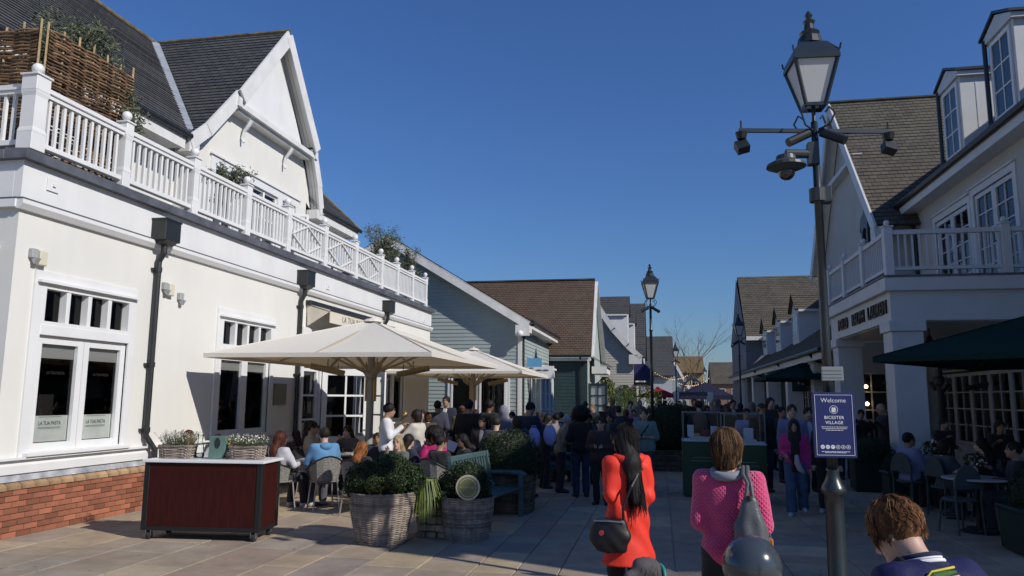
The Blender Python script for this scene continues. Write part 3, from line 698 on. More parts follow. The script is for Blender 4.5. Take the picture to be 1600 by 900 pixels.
# ---------------- foliage helpers
def leaf_cloud(name, pts, nrm, size, aspect, mt, parent, droop=0.0, jitter=.8):
    """one small leaf face per point"""
    P = np.asarray(pts, np.float32); n = len(P); N = np.asarray(nrm, np.float32)+rng.normal(0, jitter, (n, 3)); N /= np.linalg.norm(N, axis=1)[:, None]+1e-9
    T = rng.normal(0, 1, (n, 3)); T[:, 2] -= droop; T -= N*(T*N).sum(1)[:, None]; T /= np.linalg.norm(T, axis=1)[:, None]+1e-9
    B = np.cross(N, T); s = (size*rng.uniform(.6, 1.3, n))[:, None]
    V = np.stack([P-T*s*.5, P+B*s*aspect*.5+N*s*.08, P+T*s*.5, P-B*s*aspect*.5+N*s*.08], 1).reshape(-1, 3)
    off = np.array(wloc(parent)) if parent is not None else 0
    me = np_mesh(name, V-off, np.arange(n*4).reshape(n, 4), False, rng.random(n))
    return link(name, me, mt, parent)
box_leaf = mat('box_leaf', (.026, .045, .012), .5, col2=(.013, .026, .007), vs=6, attr=True, rnd=.65, spec=.3)
bright_leaf = mat('bright_grass_leaf', (.095, .13, .02), .5, attr=True, rnd=.4)
olive_leaf = mat('olive_leaf', (.105, .125, .07), .55, attr=True, rnd=.5)
flower_w = mat('white_blossom', (.62, .60, .52), .6, attr=True, rnd=.3)
heath = mat('heather_leaf', (.13, .155, .06), .6, attr=True, rnd=.5)
barkm = mat('bark', (.10, .075, .05), .9, var=.4, vs=12, bump=.5, bs=50)
def ball_pts(c, r, n, sq=1.0, lump=.06):
    d = rng.normal(0, 1, (n, 3)); d /= np.linalg.norm(d, axis=1)[:, None]
    l = 1+lump*(np.sin(d[:, 0]*7+c[0]*5)+np.sin(d[:, 1]*9+1)+np.sin(d[:, 2]*8+2))/1.7
    rad = r*l*np.where(rng.random(n) < .05, rng.uniform(1.0, 1.13, n), rng.uniform(.84, 1.03, n)); P = d*rad[:, None]; P[:, 2] *= sq
    return P+np.array(c), d
def olive(root, c, r, n, label, branches=7, zs=1.0):
    t = empty('olive_tree', root, label, 'olive tree', 'olive trees on the balcony')
    m = MB(); pts = []; root = Vector(root); c = Vector(c)
    m.tube([root, root.lerp(c, .5)+Vector((.03, 0, 0)), c], [.035, .028, .015], 6)
    for k in range(branches*3):
        d = Vector((random.gauss(0, 1), random.gauss(0, 1), random.gauss(.3, 1)*zs)).normalized()*r*random.uniform(.65, 1.15); s = root.lerp(c, random.uniform(.55, 1)); e = c+d
        mid = s.lerp(e, .5)+Vector((0, 0, .06)); m.tube([s, mid, e], [.012, .008, .003], 5, caps=False)
        for q in range(n//(branches*3)):
            f = random.random()**.7; p = (s.lerp(mid, f*2) if f < .5 else mid.lerp(e, f*2-1)); pts.append(tuple(p+Vector((random.gauss(0, .05*r/.5), random.gauss(0, .05*r/.5), random.gauss(0, .05*r/.5)))))
    m.build('trunk', barkm, t); P = np.array(pts)
    leaf_cloud('crown', P, rng.normal(0, 1, P.shape), .085, .3, olive_leaf, t)
olive((-9.2, 9.5, 5), (-9.05, 9.6, 7.05), .85, 5200, 'tall olive bush rising behind the woven screens at the top left', 9)
olive((-8.95, 10.3, 5), (-8.72, 10.45, 6.3), .55, 3000, 'olive bush at the far end of the long woven screen')
p = atX(352, 280, -8.7); olive((p.x, p.y, 5), (p.x, p.y, p.z), .5, 2600, 'olive bush between railing and upper windows, under the gable')
p = atX(600, 385, -8.8); olive((p.x, p.y, 5), (p.x, p.y, p.z), .85, 4200, 'large olive bush near the far end of the balcony')
p = atX(635, 408, -8.8); olive((p.x, p.y, 5), (p.x, p.y, p.z-.15), .7, 3400, 'low olive bush at the last bays of the balcony')
p = atX(520, 365, -8.9); olive((p.x, p.y, 5), (p.x, p.y, p.z-.3), .35, 1000, 'small olive bush behind the diamond railing panels')
# ================================================================= BUILDINGS FURTHER DOWN, LEFT ROW
def shop_window_wall(parent, o, u, out, spec, m_fr=None):
    """row of simple framed windows on a wall: spec (u0,w,z0,z1,cols,rows,name)"""
    for a, w, z0, z1, c, r, nm in spec:
        q = Vector(o)+Vector(u)*a+Vector(out)*.01; b = MB(); b.obox(q+Vector((0, 0, z0)), Vector(u)*w, Vector((0, 0, z1-z0)), Vector(out)*.004)
        f = window(parent, q+Vector(out)*.006, u, out, w, z0, z1, c, r, .07, .035, .05, nm, m_fr=m_fr)
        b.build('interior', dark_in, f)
sage = mat('sage_clapboard_paint', (.335, .385, .37), .55, var=.05, vs=2, bump=.04, bs=30)
sage_d = mat('sage_gable_paint', (.40, .45, .42), .55, var=.05, vs=2)
dark_green = mat('dark_green_boards', (.028, .052, .055), .5, var=.15, vs=3)
beige = mat('stone_clapboard_paint', (.46, .44, .37), .6, var=.05, vs=2)
brown_tile = tile_mat('brown_clay_tile', (.135, .085, .058), (.095, .068, .05), (.03, .022, .018), .2, moss=(.12, .105, .075))
grey_tile = tile_mat('weathered_grey_tile', (.115, .100, .078), (.080, .071, .058), (.03, .028, .024), .25, moss=(.14, .122, .085))
dk_tile = tile_mat('dark_grey_tile', (.062, .064, .066), (.08, .08, .08), (.025, .025, .025), .25)
# --- sage clapboard shop
YG = 29.0
sg = empty('clapboard_shop', (-5.27, YG, 0), 'pale sage clapboard shop with wide white gable behind the cream umbrellas', 'building')
apx, apz, ex, ez = -10.75, 8.35, -4.9, 4.8
sl_ = (apz-ez)/(ex-apx)
def sp(z):
    if z < 4.55: return (-16.2, -5.27)
    xr = min(-5.27, ex-(z-ez+.12)/sl_); xl = 2*apx-xr
    return (xl, xr) if xr-xl > .1 else None
siding('clapboards', sage, sg, (0, YG, 0.0), (1, 0, 0), sp, .15, .02, (0, -1, 0))
YS = 36.6
siding('side_clapboards', sage, sg, (-5.27, YG, 0.0), (0, 1, 0), lambda z: (0, YS-YG) if z < 4.5 else None, .15, .02, (1, 0, 0))
m = MB(); m.box(-5.38, YG-.045, 0, -5.245, YG+.06, 4.6); m.build('corner_board', white_dirty, sg)
roof('roof_tiles', brown_tile, sg, (ex+.1, YG-.5, ez-.05), (ex+.1, YS+.5, ez-.05), (apx, YS+.5, apz), (apx, YG-.5, apz), .16)
roof('roof_tiles', brown_tile, sg, (2*apx-ex, YG-.5, ez), (2*apx-ex, YS, ez), (apx, YS, apz), (apx, YG-.5, apz), .16)
for sgn in (1, -1):
    m = MB(); m.beam((ex if sgn > 0 else 2*apx-ex, YG-.47, ez-.22), (apx, YG-.47, apz-.2), .05, .32); 
    if sgn > 0: m.box(ex-.5, YG-.5, ez-.62, ex+.05, YG-.44, ez-.2); m.box(ex-.32, YG-.44, ez-.5, ex+.06, YG+.02, ez-.14)
    m.build('barge_board', white_dirty, sg)
m = MB(); m.quad((ex, YG-.45, ez-.18), (ex, YG, ez-.18), (apx, YG, apz-.12), (apx, YG-.45, apz-.12)); m.build('verge_soffit', soffit_grey, sg)
m = MB(); m.tube([(ex+.16, YG-.5, ez-.07), (ex+.16, YS, ez-.07)], .07, 8); m.tube([(ex+.14, YG+.1, ez-.1), (ex-.1, YG+.1, ez-.35), (-5.18, YG+.1, ez-.5), (-5.18, YG+.1, .1)], .045, 8); m.build('gutter', black_metal, sg)
m = MB(); m.box(ex-.35, YG, ez-.32, ex+.08, YS, ez-.2); m.build('eaves_fascia', white_dirty, sg)
m = MB(); m.sphere((-5.2, YG-.6, 4.25), .13, 12, 8); m.build('flood_lamp', white_paint, sg, smooth=True)
# doorway in gable behind second umbrella and windows
dx = atY(705, 640, YG).x; dx2 = atY(791, 640, YG).x
shop_window_wall(sg, (0, YG-.03, 0), (1, 0, 0), (0, -1, 0), [(dx, (dx2-dx)*.48, .1, 2.75, 1, 1, 'glazed_door'), (dx+(dx2-dx)*.52, (dx2-dx)*.48, .1, 2.75, 1, 1, 'glazed_door')])
m = MB(); m.box(dx-.14, YG-.07, 0, dx-.005, YG-.02, 2.9); m.box(dx2+.005, YG-.07, 0, dx2+.14, YG-.02, 2.9); m.box(dx-.14, YG-.075, 2.76, dx2+.14, YG-.02, 2.95); m.build('door_casing', white_paint, sg)
# white shopfront projecting on the street side
m = MB(); XF = -4.75; m.box(-5.27, 31.0, 0, XF, 34.6, .6); m.box(-5.27, 30.9, 2.75, XF+.03, 34.7, 3.05); m.box(-5.27, 30.85, 3.05, XF+.12, 34.75, 3.15, .02)
for yy in (31.0, 32.15, 33.35, 34.45): m.box(-5.2, yy, .6, XF, yy+.14, 2.75)
m.build('shopfront', white_paint, sg)
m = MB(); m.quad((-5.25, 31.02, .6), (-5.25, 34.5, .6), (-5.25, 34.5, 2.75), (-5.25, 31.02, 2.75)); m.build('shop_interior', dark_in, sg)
for y0, y1 in ((31.14, 32.15), (32.29, 33.35), (33.49, 34.45)): window(sg, (XF-.08, y0, 0), (0, 1, 0), (1, 0, 0), y1-y0, .62, 2.72, 2, 3, .06, .035, .06, 'shop_window')
window(sg, (-5.2, 30.99, 0), (1, 0, 0), (0, -1, 0), .42, .62, 2.72, 2, 3, .05, .03, .03, 'shop_window')
sgm = mat('white_sign_board', (.78, .78, .77), .4); blk = mat('black_lettering', (.02, .02, .02), .5)
p0 = atY(833, 572, 30.4); p1 = atY(860, 590, 30.4)
hs = empty('hanging_sign', (p0.x, 30.4, 2.6), 'white hanging shop sign with handwritten lettering beside the sage shop', 'sign')
m = MB(); m.box(p0.x, 30.38, p1.z-.05, p1.x+.15, 30.42, p0.z, .005); m.build('board', sgm, hs); m = MB(); m.beam((-5.25, 30.4, p0.z+.08), (p1.x+.25, 30.4, p0.z+.08), .03, .03); m.beam((p0.x+.1, 30.4, p0.z), (p0.x+.1, 30.4, p0.z+.08), .015, .015); m.beam((p1.x, 30.4, p0.z), (p1.x, 30.4, p0.z+.08), .015, .015); m.build('bracket', black_metal, hs)
lettering('lettering', 'Shakespeare', .16, blk, hs, ((p0.x+p1.x)/2+.06, 30.37, (p0.z+p1.z)/2+.05), (1, 0, .1), (-.1, 0, 1), .001, squash=.75) if False else None
m = MB(); cx0 = p0.x+.12
for k in range(2):                                   # handwriting strokes
    pts = [(cx0+t*.012, 30.365, (p0.z+p1.z)/2+.07-k*.13+.028*math.sin(t*1.9+k)+.015*math.sin(t*4.1)) for t in range(46 if k == 0 else 20)]; m.tube(pts, .007, 4)
m.build('lettering', blk, hs)
q = MB(); q.box(-5.2, 30.0, 3.05, -4.6, 30.04, 3.4); bs_ = q.build_at('shop_banner', mat('sky_blue_banner', (.12, .34, .56), .6), (-5.2, 30.0, 3.05)); tag(bs_, 'small sky blue banner on the sage shop corner, above the white sign', 'banner')
# --- brown tiled shop with dark green wall
YD = 37.0
bt = empty('brown_tiled_shop', (-3.4, YD, 0), 'shop with steep brown tiled roof and dark green end wall', 'building')
siding('green_boards', dark_green, bt, (0, YD, 0.0), (1, 0, 0), lambda z: (-9.5, -3.42) if z < 3.6 else None, .16, .012, (0, -1, 0))
m = MB(); m.quad((-3.42, YD, 0), (-3.42, 45.2, 0), (-3.42, 45.2, 4), (-3.42, YD, 4)); m.poly([(-3.42, YD, 4), (-3.42, 45.2, 4), (-3.42, 41.1, 8.1)]); m.build('gable_wall', sage_d, bt)
roof('roof_tiles', brown_tile, bt, (-12, YD-.35, 3.88), (-3.2, YD-.35, 3.88), (-3.35, 41.1, 8.25), (-12, 41.1, 8.25), .17)
roof('roof_tiles', brown_tile, bt, (-12, 45.5, 3.9), (-3.2, 45.5, 3.9), (-3.35, 41.1, 8.25), (-12, 41.1, 8.25), .17)
m = MB(); m.tube([(-12, 41.1, 8.27), (-3.35, 41.1, 8.27)], .09, 6); m.build('ridge_tiles', brown_tile, bt)
m = MB(); m.box(-9.5, YD-.3, 3.62, -3.22, YD-.2, 3.84); m.beam((-3.2, YD-.3, 3.8), (-3.33, 41.1, 8.15), .04, .28, up=(1, 0, 0)); m.beam((-3.2, 45.4, 3.8), (-3.33, 41.1, 8.15), .04, .28, up=(1, 0, 0)); m.build('fascia', white_dirty, bt)
m = MB(); m.tube([(-9.5, YD-.42, 3.86), (-3.2, YD-.42, 3.86)], .06, 8); m.tube([(-3.75, YD-.4, 3.82), (-3.72, YD-.1, 3.5), (-3.72, YD-.08, .1)], .045, 8); m.build('gutter', black_metal, bt)
shop_window_wall(bt, (-3.42, YD, 0), (0, 1, 0), (1, 0, 0), [(1.0, 1.4, .7, 2.6, 2, 3, 'shop_window'), (3.0, 1.4, .7, 2.6, 2, 3, 'shop_window')])
# dark green door leaf standing open at the corner
u = Vector((.93, -.2, 0)).normalized(); dd = window(bt, (-3.40, YD+.3, 0), u, (u.y, -u.x, 0), .95, .9, 2.55, 2, 3, .12, .05, .05, 'door_leaf', m_fr=dark_green, m_gl=mat('bright_pane', (.55, .57, .52), .15))
m = MB(); m.obox((-3.40, YD+.3, .05), u*.95, (0, 0, .85), Vector((u.y, -u.x, 0))*.05); m.build('door_panel', dark_green, dd)
# canopy box sign and small pitched hood
m = MB(); m.obox((-3.3, 38.0, 3.05), (.75, 0, 0), (0, 2.6, 0), (0, 0, .35)); m.build('hood', white_dirty, bt); roof('hood_tiles', grey_tile, bt, (-2.4, 38, 3.42), (-2.4, 41, 3.42), (-3.4, 41, 3.95), (-3.4, 38, 3.95), .2)
# --- beige clapboard building with dormers
YE = 50.0
bg_ = empty('beige_clapboard_building', (-1.64, YE, 0), 'beige clapboard building with flared gable and two white dormers', 'building')
def sp2(z):
    if z < 4.3: return (-9, -1.64)
    x1 = -1.64 if z < 4.5 else -1.5-(z-4.35)*.62-max(0, (5.6-z))*.25
    return (-9, x1) if z < 9.3 else None
siding('clapboards', beige, bg_, (0, YE, 0.0), (1, 0, 0), sp2, .17, .02, (0, -1, 0))
m = MB(); m.quad((-1.64, YE, 0), (-1.64, 62, 0), (-1.64, 62, 4.5), (-1.64, YE, 4.5)); m.build('street_wall', beige, bg_)
pr = [(-1.15, 4.55), (-2.0, 5.35), (-2.9, 6.4), (-4.9, 9.4)]
m = MB()
for (a, b), (c, d) in zip(pr, pr[1:]): m.beam((a, YE-.35, b-.1), (c, YE-.35, d-.1), .06, .34, ext=.03)
m.box(-1.9, YE-.38, 4.05, -1.1, YE-.3, 4.65); m.box(-1.75, YE-.3, 4.1, -1.1, YE+.1, 4.5); m.build('barge_board', white_dirty, bg_)
for (a, b), (c, d) in zip(pr, pr[1:]): roof('roof_tiles', dk_tile, bg_, (a, YE-.35, b), (a, 62, b), (c, 62, d), (c, YE-.35, d), .2)
def dormer(parent, x0, x1, y, w, zb, zt, rz, mt, fm):
    m = MB(); m.box(x1, y, zb, x0, y+w, zt); d = m.build('dormer', fm, parent)
    s = 1 if x1 > x0 else -1
    xe = x0-(.18 if x0 > x1 else -.18)*-1
    roof('dormer_tiles', mt, d, (x0+.15*(1 if x0 > x1 else -1), y-.15, zt), (x1, y-.15, zt), (x1, y+w/2, rz), (x0+.15*(1 if x0 > x1 else -1), y+w/2, rz), .18)
    roof('dormer_tiles', mt, d, (x0+.15*(1 if x0 > x1 else -1), y+w+.15, zt), (x1, y+w+.15, zt), (x1, y+w/2, rz), (x0+.15*(1 if x0 > x1 else -1), y+w/2, rz), .18)
    g = MB(); g.prism([(x0, y, zt), (x0, y+w, zt), (x0, y+w/2, rz-.05)], (.02, 0, 0)); g.build('dormer_gable', fm, d)
    g = MB(); g.box(min(x0, x1), y-.16, zt-.1, max(x0, x1)+.0, y-.1, zt); g.build('dormer_fascia', white_paint, d)
    sgn = 1 if x0 > x1 else -1
    window(d, (x0+sgn*.004, y+.15 if sgn > 0 else y+w-.15, 0), (0, sgn, 0), (sgn, 0, 0), w-.3, zb+.35, zt-.15, 2, 3, .06, .035, .03, 'dormer_window', m_gl=mat('sky_pane', (.05, .07, .09), .08))
    return d
dp = atY(958, 500, 52.0)
dormer(bg_, -2.05, -5.0, 52.0, 1.7, 5.2, 7.55, 8.9, dk_tile, white_paint); dormer(bg_, -1.75, -5.0, 56.0, 1.7, 5.0, 7.3, 8.6, dk_tile, white_paint)
cn = MB(); cn.box(-1.64, YE+.5, 2.75, -.55, YE+6, 2.9); cn.box(-.8, YE+.4, 2.7, -.55, YE+6, 3.1); cn.build('shop_canopy', black_metal, bg_)
navy = mat('navy_canvas', (.022, .024, .11), .8)
m = MB(); n = 10; pts = [(math.cos(R(90*k/n))*1.25, math.sin(R(90*k/n))*1.3) for k in range(n+1)]
for (a, b), (c, d) in zip(pts, pts[1:]): m.quad((-1.6+a, YE+.6, 3.0+b), (-1.6+a, YE+4, 3.0+b), (-1.6+c, YE+4, 3.0+d), (-1.6+c, YE+.6, 3.0+d))
m.poly([(-1.6, YE+.6, 3.0)]+[(-1.6+a, YE+.6, 3.0+b) for a, b in pts]); aw2 = m.build_at('shop_awning', navy, (-1.6, YE+.6, 3)); tag(aw2, 'rounded navy blue awning on the beige building', 'awning')
# --- dark slate roofed block behind it and buildings closing the street
def block(name, label, x0, x1, y0, y1, eave, ridge, wallm, tm, axis='x', wins=()):
    b = empty(name, ((x0+x1)/2, y0, 0), label, 'building')
    m = MB(); m.box(x0, y0, 0, x1, y1, eave); m.build('wall', wallm, b)
    if axis == 'x':
        ym = (y0+y1)/2
        roof('roof_tiles', tm, b, (x0-.2, y0-.3, eave), (x1+.2, y0-.3, eave), (x1+.2, ym, ridge), (x0-.2, ym, ridge), .22); roof('roof_tiles', tm, b, (x0-.2, y1+.3, eave), (x1+.2, y1+.3, eave), (x1+.2, ym, ridge), (x0-.2, ym, ridge), .22)
        for xx, d in ((x0, .02), (x1, -.02)): m = MB(); m.prism([(xx, y0, eave), (xx, y1, eave), (xx, ym, ridge-.1)], (d, 0, 0)); m.build('gable_wall', wallm, b)
    else:
        xm = (x0+x1)/2
        roof('roof_tiles', tm, b, (x0-.3, y0-.2, eave), (x0-.3, y1, eave), (xm, y1, ridge), (xm, y0-.2, ridge), .22); roof('roof_tiles', tm, b, (x1+.3, y0-.2, eave), (x1+.3, y1, eave), (xm, y1, ridge), (xm, y0-.2, ridge), .22)
        m = MB(); m.prism([(x0, y0, eave), (x1, y0, eave), (xm, y0, ridge-.1)], (0, .02, 0)); m.build('gable_wall', wallm, b)
        m = MB()
        for xe in (x0-.3, x1+.3): m.beam((xe, y0-.18, eave-.1), (xm, y0-.18, ridge-.1), .05, .28)
        m.build('barge_board', white_dirty, b)
    shop_window_wall(b, (0, y0, 0), (1, 0, 0), (0, -1, 0), wins)
    m = MB(); m.box(x0-.1, y0-.4, eave-.12, x1+.1, y0-.28, eave+.02); m.build('gutter', black_metal, b)
    return b
pale_wall = mat('pale_grey_wall', (.42, .43, .45), .7, var=.05, vs=1)
ochre = mat('ochre_wall', (.33, .24, .12), .8, var=.1, vs=2)
redb = mat('far_brick_wall', (.24, .14, .10), .9, var=.2, vs=4)
q = atY(990, 478, 66); q2 = atY(1005, 478, 66)
block('slate_roofed_house', 'tall dark slate roof behind the dormers of the beige building', -7.5, q2.x, 63, 69, 5.2, q.z+.2, pale_wall, dk_tile)
a, b_ = atY(1019, 523, 76), atY(1048, 523, 76)
block('grey_roofed_shop', 'shop with large plain grey roof standing at the end of the left row', a.x-1, b_.x, 74, 82, atY(1035, 587, 74).z, a.z, pale_wall, dk_tile, wins=[(a.x+.4, .9, .5, 2.4, 2, 3, 'shop_window')])
a, b_ = atY(1048, 562, 95), atY(1098, 562, 95)
block('ochre_house', 'ochre brown house behind the bare birch tree', a.x, b_.x, 95, 102, 5.0, a.z+.6, ochre, mat('ochre_tile', (.19, .13, .06), .9, var=.2, vs=3), wins=[(a.x+.8, .8, 3.4, 4.4, 2, 2, 'window'), (a.x+2.4, .8, 3.4, 4.4, 2, 2, 'window')])
a, b_ = atY(1050, 600, 88), atY(1075, 600, 88)
block('green_gabled_shop', 'small grey green gabled shop with white barge boards before the ochre house', a.x-1.5, b_.x, 86, 92, 2.6, 6.2, sage, dk_tile, axis='y')
a, b_ = atY(1113, 590, 130), atY(1150, 590, 130)
block('far_brick_house', 'distant brick house with grey roof closing the street', a.x, b_.x+3, 130, 140, 4.4, 8.2, redb, grey_tile, wins=[(a.x+1, 1, 2.5, 3.6, 2, 2, 'window'), (a.x+3, 1, 2.5, 3.6, 2, 2, 'window')])

# ================================================================= RIGHT SIDE: BALCONIED SHOP
rb = empty('balconied_shop', (4.55, 16.4, 0), 'shaded grey white shop with columned porch, balcony and dormered roof', 'building')
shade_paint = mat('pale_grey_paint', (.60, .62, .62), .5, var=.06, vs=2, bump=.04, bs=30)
shade_white = mat('shaded_white_paint', (.60, .61, .61), .5, var=.06, vs=2)  # darker copy of the white paint, porch shade put into the colour
shade_frame = mat('shaded_white_joinery', (.34, .34, .34), .5, var=.06, vs=2)  # white frames under the porch, their shade painted in as grey
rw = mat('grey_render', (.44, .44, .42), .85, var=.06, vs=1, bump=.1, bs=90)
XF, XR = 4.55, 7.4      # porch front, main wall
PA, PB = 16.4, 22.0
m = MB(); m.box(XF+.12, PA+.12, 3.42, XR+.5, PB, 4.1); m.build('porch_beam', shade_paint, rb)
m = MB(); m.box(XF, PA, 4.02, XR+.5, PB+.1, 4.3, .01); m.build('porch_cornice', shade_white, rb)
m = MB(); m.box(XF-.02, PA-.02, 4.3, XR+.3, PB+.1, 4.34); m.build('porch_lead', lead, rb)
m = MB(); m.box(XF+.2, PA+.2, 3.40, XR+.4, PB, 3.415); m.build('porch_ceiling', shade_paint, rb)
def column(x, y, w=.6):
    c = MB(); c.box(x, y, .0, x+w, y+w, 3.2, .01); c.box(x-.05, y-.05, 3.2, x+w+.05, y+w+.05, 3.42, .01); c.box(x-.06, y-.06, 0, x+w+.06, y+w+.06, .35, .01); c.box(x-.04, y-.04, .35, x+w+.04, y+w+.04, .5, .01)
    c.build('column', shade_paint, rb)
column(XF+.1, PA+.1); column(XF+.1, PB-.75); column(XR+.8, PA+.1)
# lettering on the porch front
sgn = mat('bronze_letters', (.06, .045, .03), .4, metal=.5)
for wd_t, yc in (('POLO', 20.55), ('RALPH', 19.05), ('LAUREN', 17.45)): lettering('sign_word', wd_t, .42, sgn, rb, (XF+.1, yc, 3.72), (0, -1, 0), (0, 0, 1), .02, spacing=1.05, squash=.9)
# balcony rails
XBf, YBf = XF+.15, PA+.15
rl = MB(); rl.box(XBf-.05, YBf, 5.2, XBf+.05, PB, 5.3, .01); rl.box(XBf-.04, YBf, 4.46, XBf+.04, PB, 4.53); rl.box(XBf, YBf-.05, 5.2, XR+.4, YBf+.05, 5.3, .01); rl.box(XBf, YBf-.04, 4.46, XR+.4, YBf+.04, 4.53)
rlo = rl.build('balcony_rail', shade_white, rb); bb = MB(); bb.box(-.018, -.018, 4.5, .018, .018, 5.22); b1 = None
def rbal(x, y):
    global b1
    if b1 is None: b1 = bb.build('baluster', shade_white, rlo, world=False); o = b1
    else: o = b1.copy(); COL.objects.link(o)
    o.location = Vector((x, y, 0))-wloc(rlo)
yy = YBf+.2
while yy < PB: rbal(XBf, yy); yy += .135
xx = XBf+.2
while xx < XR+.3: rbal(xx, YBf); xx += .135
for x, y in ((XBf, YBf), (XBf, 18.4), (XBf, 20.2), (XBf, PB-.1), (6.9, YBf)):
    m = MB(); h = .085; m.box(x-h, y-h, 4.34, x+h, y+h, 5.36, .01); m.box(x-h-.02, y-h-.02, 5.36, x+h+.02, y+h+.02, 5.39); m.sphere((x, y, 5.46), .06, 10, 8); m.build('balcony_post', shade_white, rlo)
# main wall: upper doors, ground floor glazing
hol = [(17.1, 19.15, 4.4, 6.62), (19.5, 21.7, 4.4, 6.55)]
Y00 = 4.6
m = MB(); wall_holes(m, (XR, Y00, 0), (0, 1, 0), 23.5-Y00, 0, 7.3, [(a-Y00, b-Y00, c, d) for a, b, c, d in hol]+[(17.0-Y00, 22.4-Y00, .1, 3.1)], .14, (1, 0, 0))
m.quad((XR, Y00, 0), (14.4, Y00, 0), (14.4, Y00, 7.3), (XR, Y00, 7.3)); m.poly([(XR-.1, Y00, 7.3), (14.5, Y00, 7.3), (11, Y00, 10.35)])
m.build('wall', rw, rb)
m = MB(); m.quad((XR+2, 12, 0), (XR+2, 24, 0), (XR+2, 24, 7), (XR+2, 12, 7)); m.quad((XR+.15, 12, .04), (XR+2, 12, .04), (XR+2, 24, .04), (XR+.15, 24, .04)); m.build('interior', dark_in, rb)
for a, b, c, d in hol:
    hw = (b-a)/2
    for k in range(2): window(rb, (XR+.06, a+hw*(k+1), 0), (0, -1, 0), (-1, 0, 0), hw-.01, c, d-.02, 2, 5, .1, .03, .05, 'balcony_door', m_fr=shade_white)
    m = MB(); m.box(XR-.03, a-.16, 4.34, XR+.01, a, d+.16); m.box(XR-.03, b, 4.34, XR+.01, b+.16, d+.16); m.box(XR-.03, a, d, XR+.01, b, d+.16); m.box(XR-.08, a-.18, d+.16, XR, b+.18, d+.2); m.build('door_casing', shade_white, rb)
    for s_ in (-.06, .06): m = MB(); m.tube([(XR-.03, (a+b)/2+s_, 5.3), (XR-.07, (a+b)/2+s_, 5.33), (XR-.07, (a+b)/2+s_, 5.5), (XR-.03, (a+b)/2+s_, 5.53)], .012, 5); m.build('door_pull', black_metal, rb)
m = MB(); m.tube([(XR-.45, 23.2, 7.0), (XR-.1, 23.2, 6.8), (XR-.07, 23.2, 6.6), (XR-.07, 23.2, 4.4)], .05, 8); m.build('downpipe', black_metal, rb)
n_ = 0
for a in (17.0, 18.08, 19.16, 20.24, 21.32):
    for k in range(1):
        window(rb, (XR+.05, a+1.08, 0), (0, -1, 0), (-1, 0, 0), 1.07, .75, 2.5, 2, 4, .08, .03, .05, 'shop_door', m_fr=shade_frame)
    window(rb, (XR+.05, a+1.08, 0), (0, -1, 0), (-1, 0, 0), 1.07, 2.55, 3.1, 3, 1, .05, .03, .05, 'transom_light', m_fr=shade_frame)
    m = MB(); m.box(XR+.0, a+.005, .1, XR+.06, a+1.075, .74); m.build('door_panel', shade_frame, rb); m = MB(); m.tube([(XR-.02, a+.12, 1.0), (XR-.06, a+.12, 1.03), (XR-.06, a+.12, 1.35), (XR-.02, a+.12, 1.38)], .014, 5); m.build('door_pull', black_metal, rb)
# back wall of porch facing camera (left of doors) and near ground-floor wall
m = MB(); m.box(4.9, 22.6, 0, XR, 22.7, 3.4); m.build('porch_end_wall', rw, rb)
shop_window_wall(rb, (0, 22.6, 0), (1, 0, 0), (0, -1, 0), [(5.3, .9, .5, 2.6, 2, 4, 'glazed_door'), (6.3, .9, .5, 2.6, 2, 4, 'glazed_door')], shade_frame)
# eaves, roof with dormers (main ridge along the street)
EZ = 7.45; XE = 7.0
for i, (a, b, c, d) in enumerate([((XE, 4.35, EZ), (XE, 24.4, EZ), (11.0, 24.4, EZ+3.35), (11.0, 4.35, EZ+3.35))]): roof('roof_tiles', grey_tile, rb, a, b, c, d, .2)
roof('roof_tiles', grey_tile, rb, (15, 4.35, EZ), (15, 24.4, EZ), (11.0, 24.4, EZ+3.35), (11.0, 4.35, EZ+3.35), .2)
m = MB(); m.tube([(XE-.07, 4.35, EZ-.02), (XE-.07, 24.2, EZ-.02)], .085, 8); m.build('gutter', black_metal, rb)
m = MB(); m.box(XE-.02, 4.35, EZ-.3, XE+.04, 24.2, EZ-.06); m.box(XE+.04, 4.35, EZ-.3, XR+.05, 24.2, EZ-.26); m.build('eaves_fascia', shade_white, rb)
def rdormer(y, w, zb, zt, x0):
    m = MB(); m.box(x0, y, zb, x0+3, y+w, zt); d = m.build('dormer', shade_white, rb)
    m = MB(); m.prism([(x0-.08, y-.1, zt), (x0-.08, y+w+.1, zt), (x0-.08, y+w+.1, zt+.12), (x0-.08, y+w/2, zt+.42), (x0-.08, y-.1, zt+.12)], (3, 0, 0)); m.build('dormer_fascia', shade_white, d)
    m = MB(); m.prism([(x0-.14, y-.16, zt+.12), (x0-.14, y+w/2, zt+.45), (x0-.14, y+w+.16, zt+.12), (x0-.14, y+w+.16, zt+.18), (x0-.14, y+w/2, zt+.52), (x0-.14, y-.16, zt+.18)], (3.1, 0, 0)); m.build('dormer_lead', black_metal, d)
    window(d, (x0-.004, y+w-.12, 0), (0, -1, 0), (-1, 0, 0), w-.24, zb+.25, zt-.05, 2, 3, .1, .035, .04, 'dormer_window', m_gl=MATS['sky_pane'])
    m = MB(); m.tube([(x0-.08, y+w+.02, zt+.1), (x0-.08, y+w+.02, zb)], .05, 6); m.build('dormer_downpipe', black_metal, d)
    m = MB()
    for k in range(1, 9): m.box(x0+.1+k*.25, y-.008, zb, x0+.13+k*.25, y, zt)
    m.build('cladding_battens', shade_white, d)
rdormer(atX(1497, 115, 7.6).y-.05, 1.25, 7.75, atX(1475, 130, 7.6).z-.25, 7.6)
rdormer(atX(1580, 40, 7.6).y-.1, 1.25, 7.75, atX(1475, 130, 7.6).z-.25, 7.6)
rdormer(12.4, 1.25, 7.75, 9.9, 7.6); rdormer(8.5, 1.25, 7.75, 9.9, 7.6)
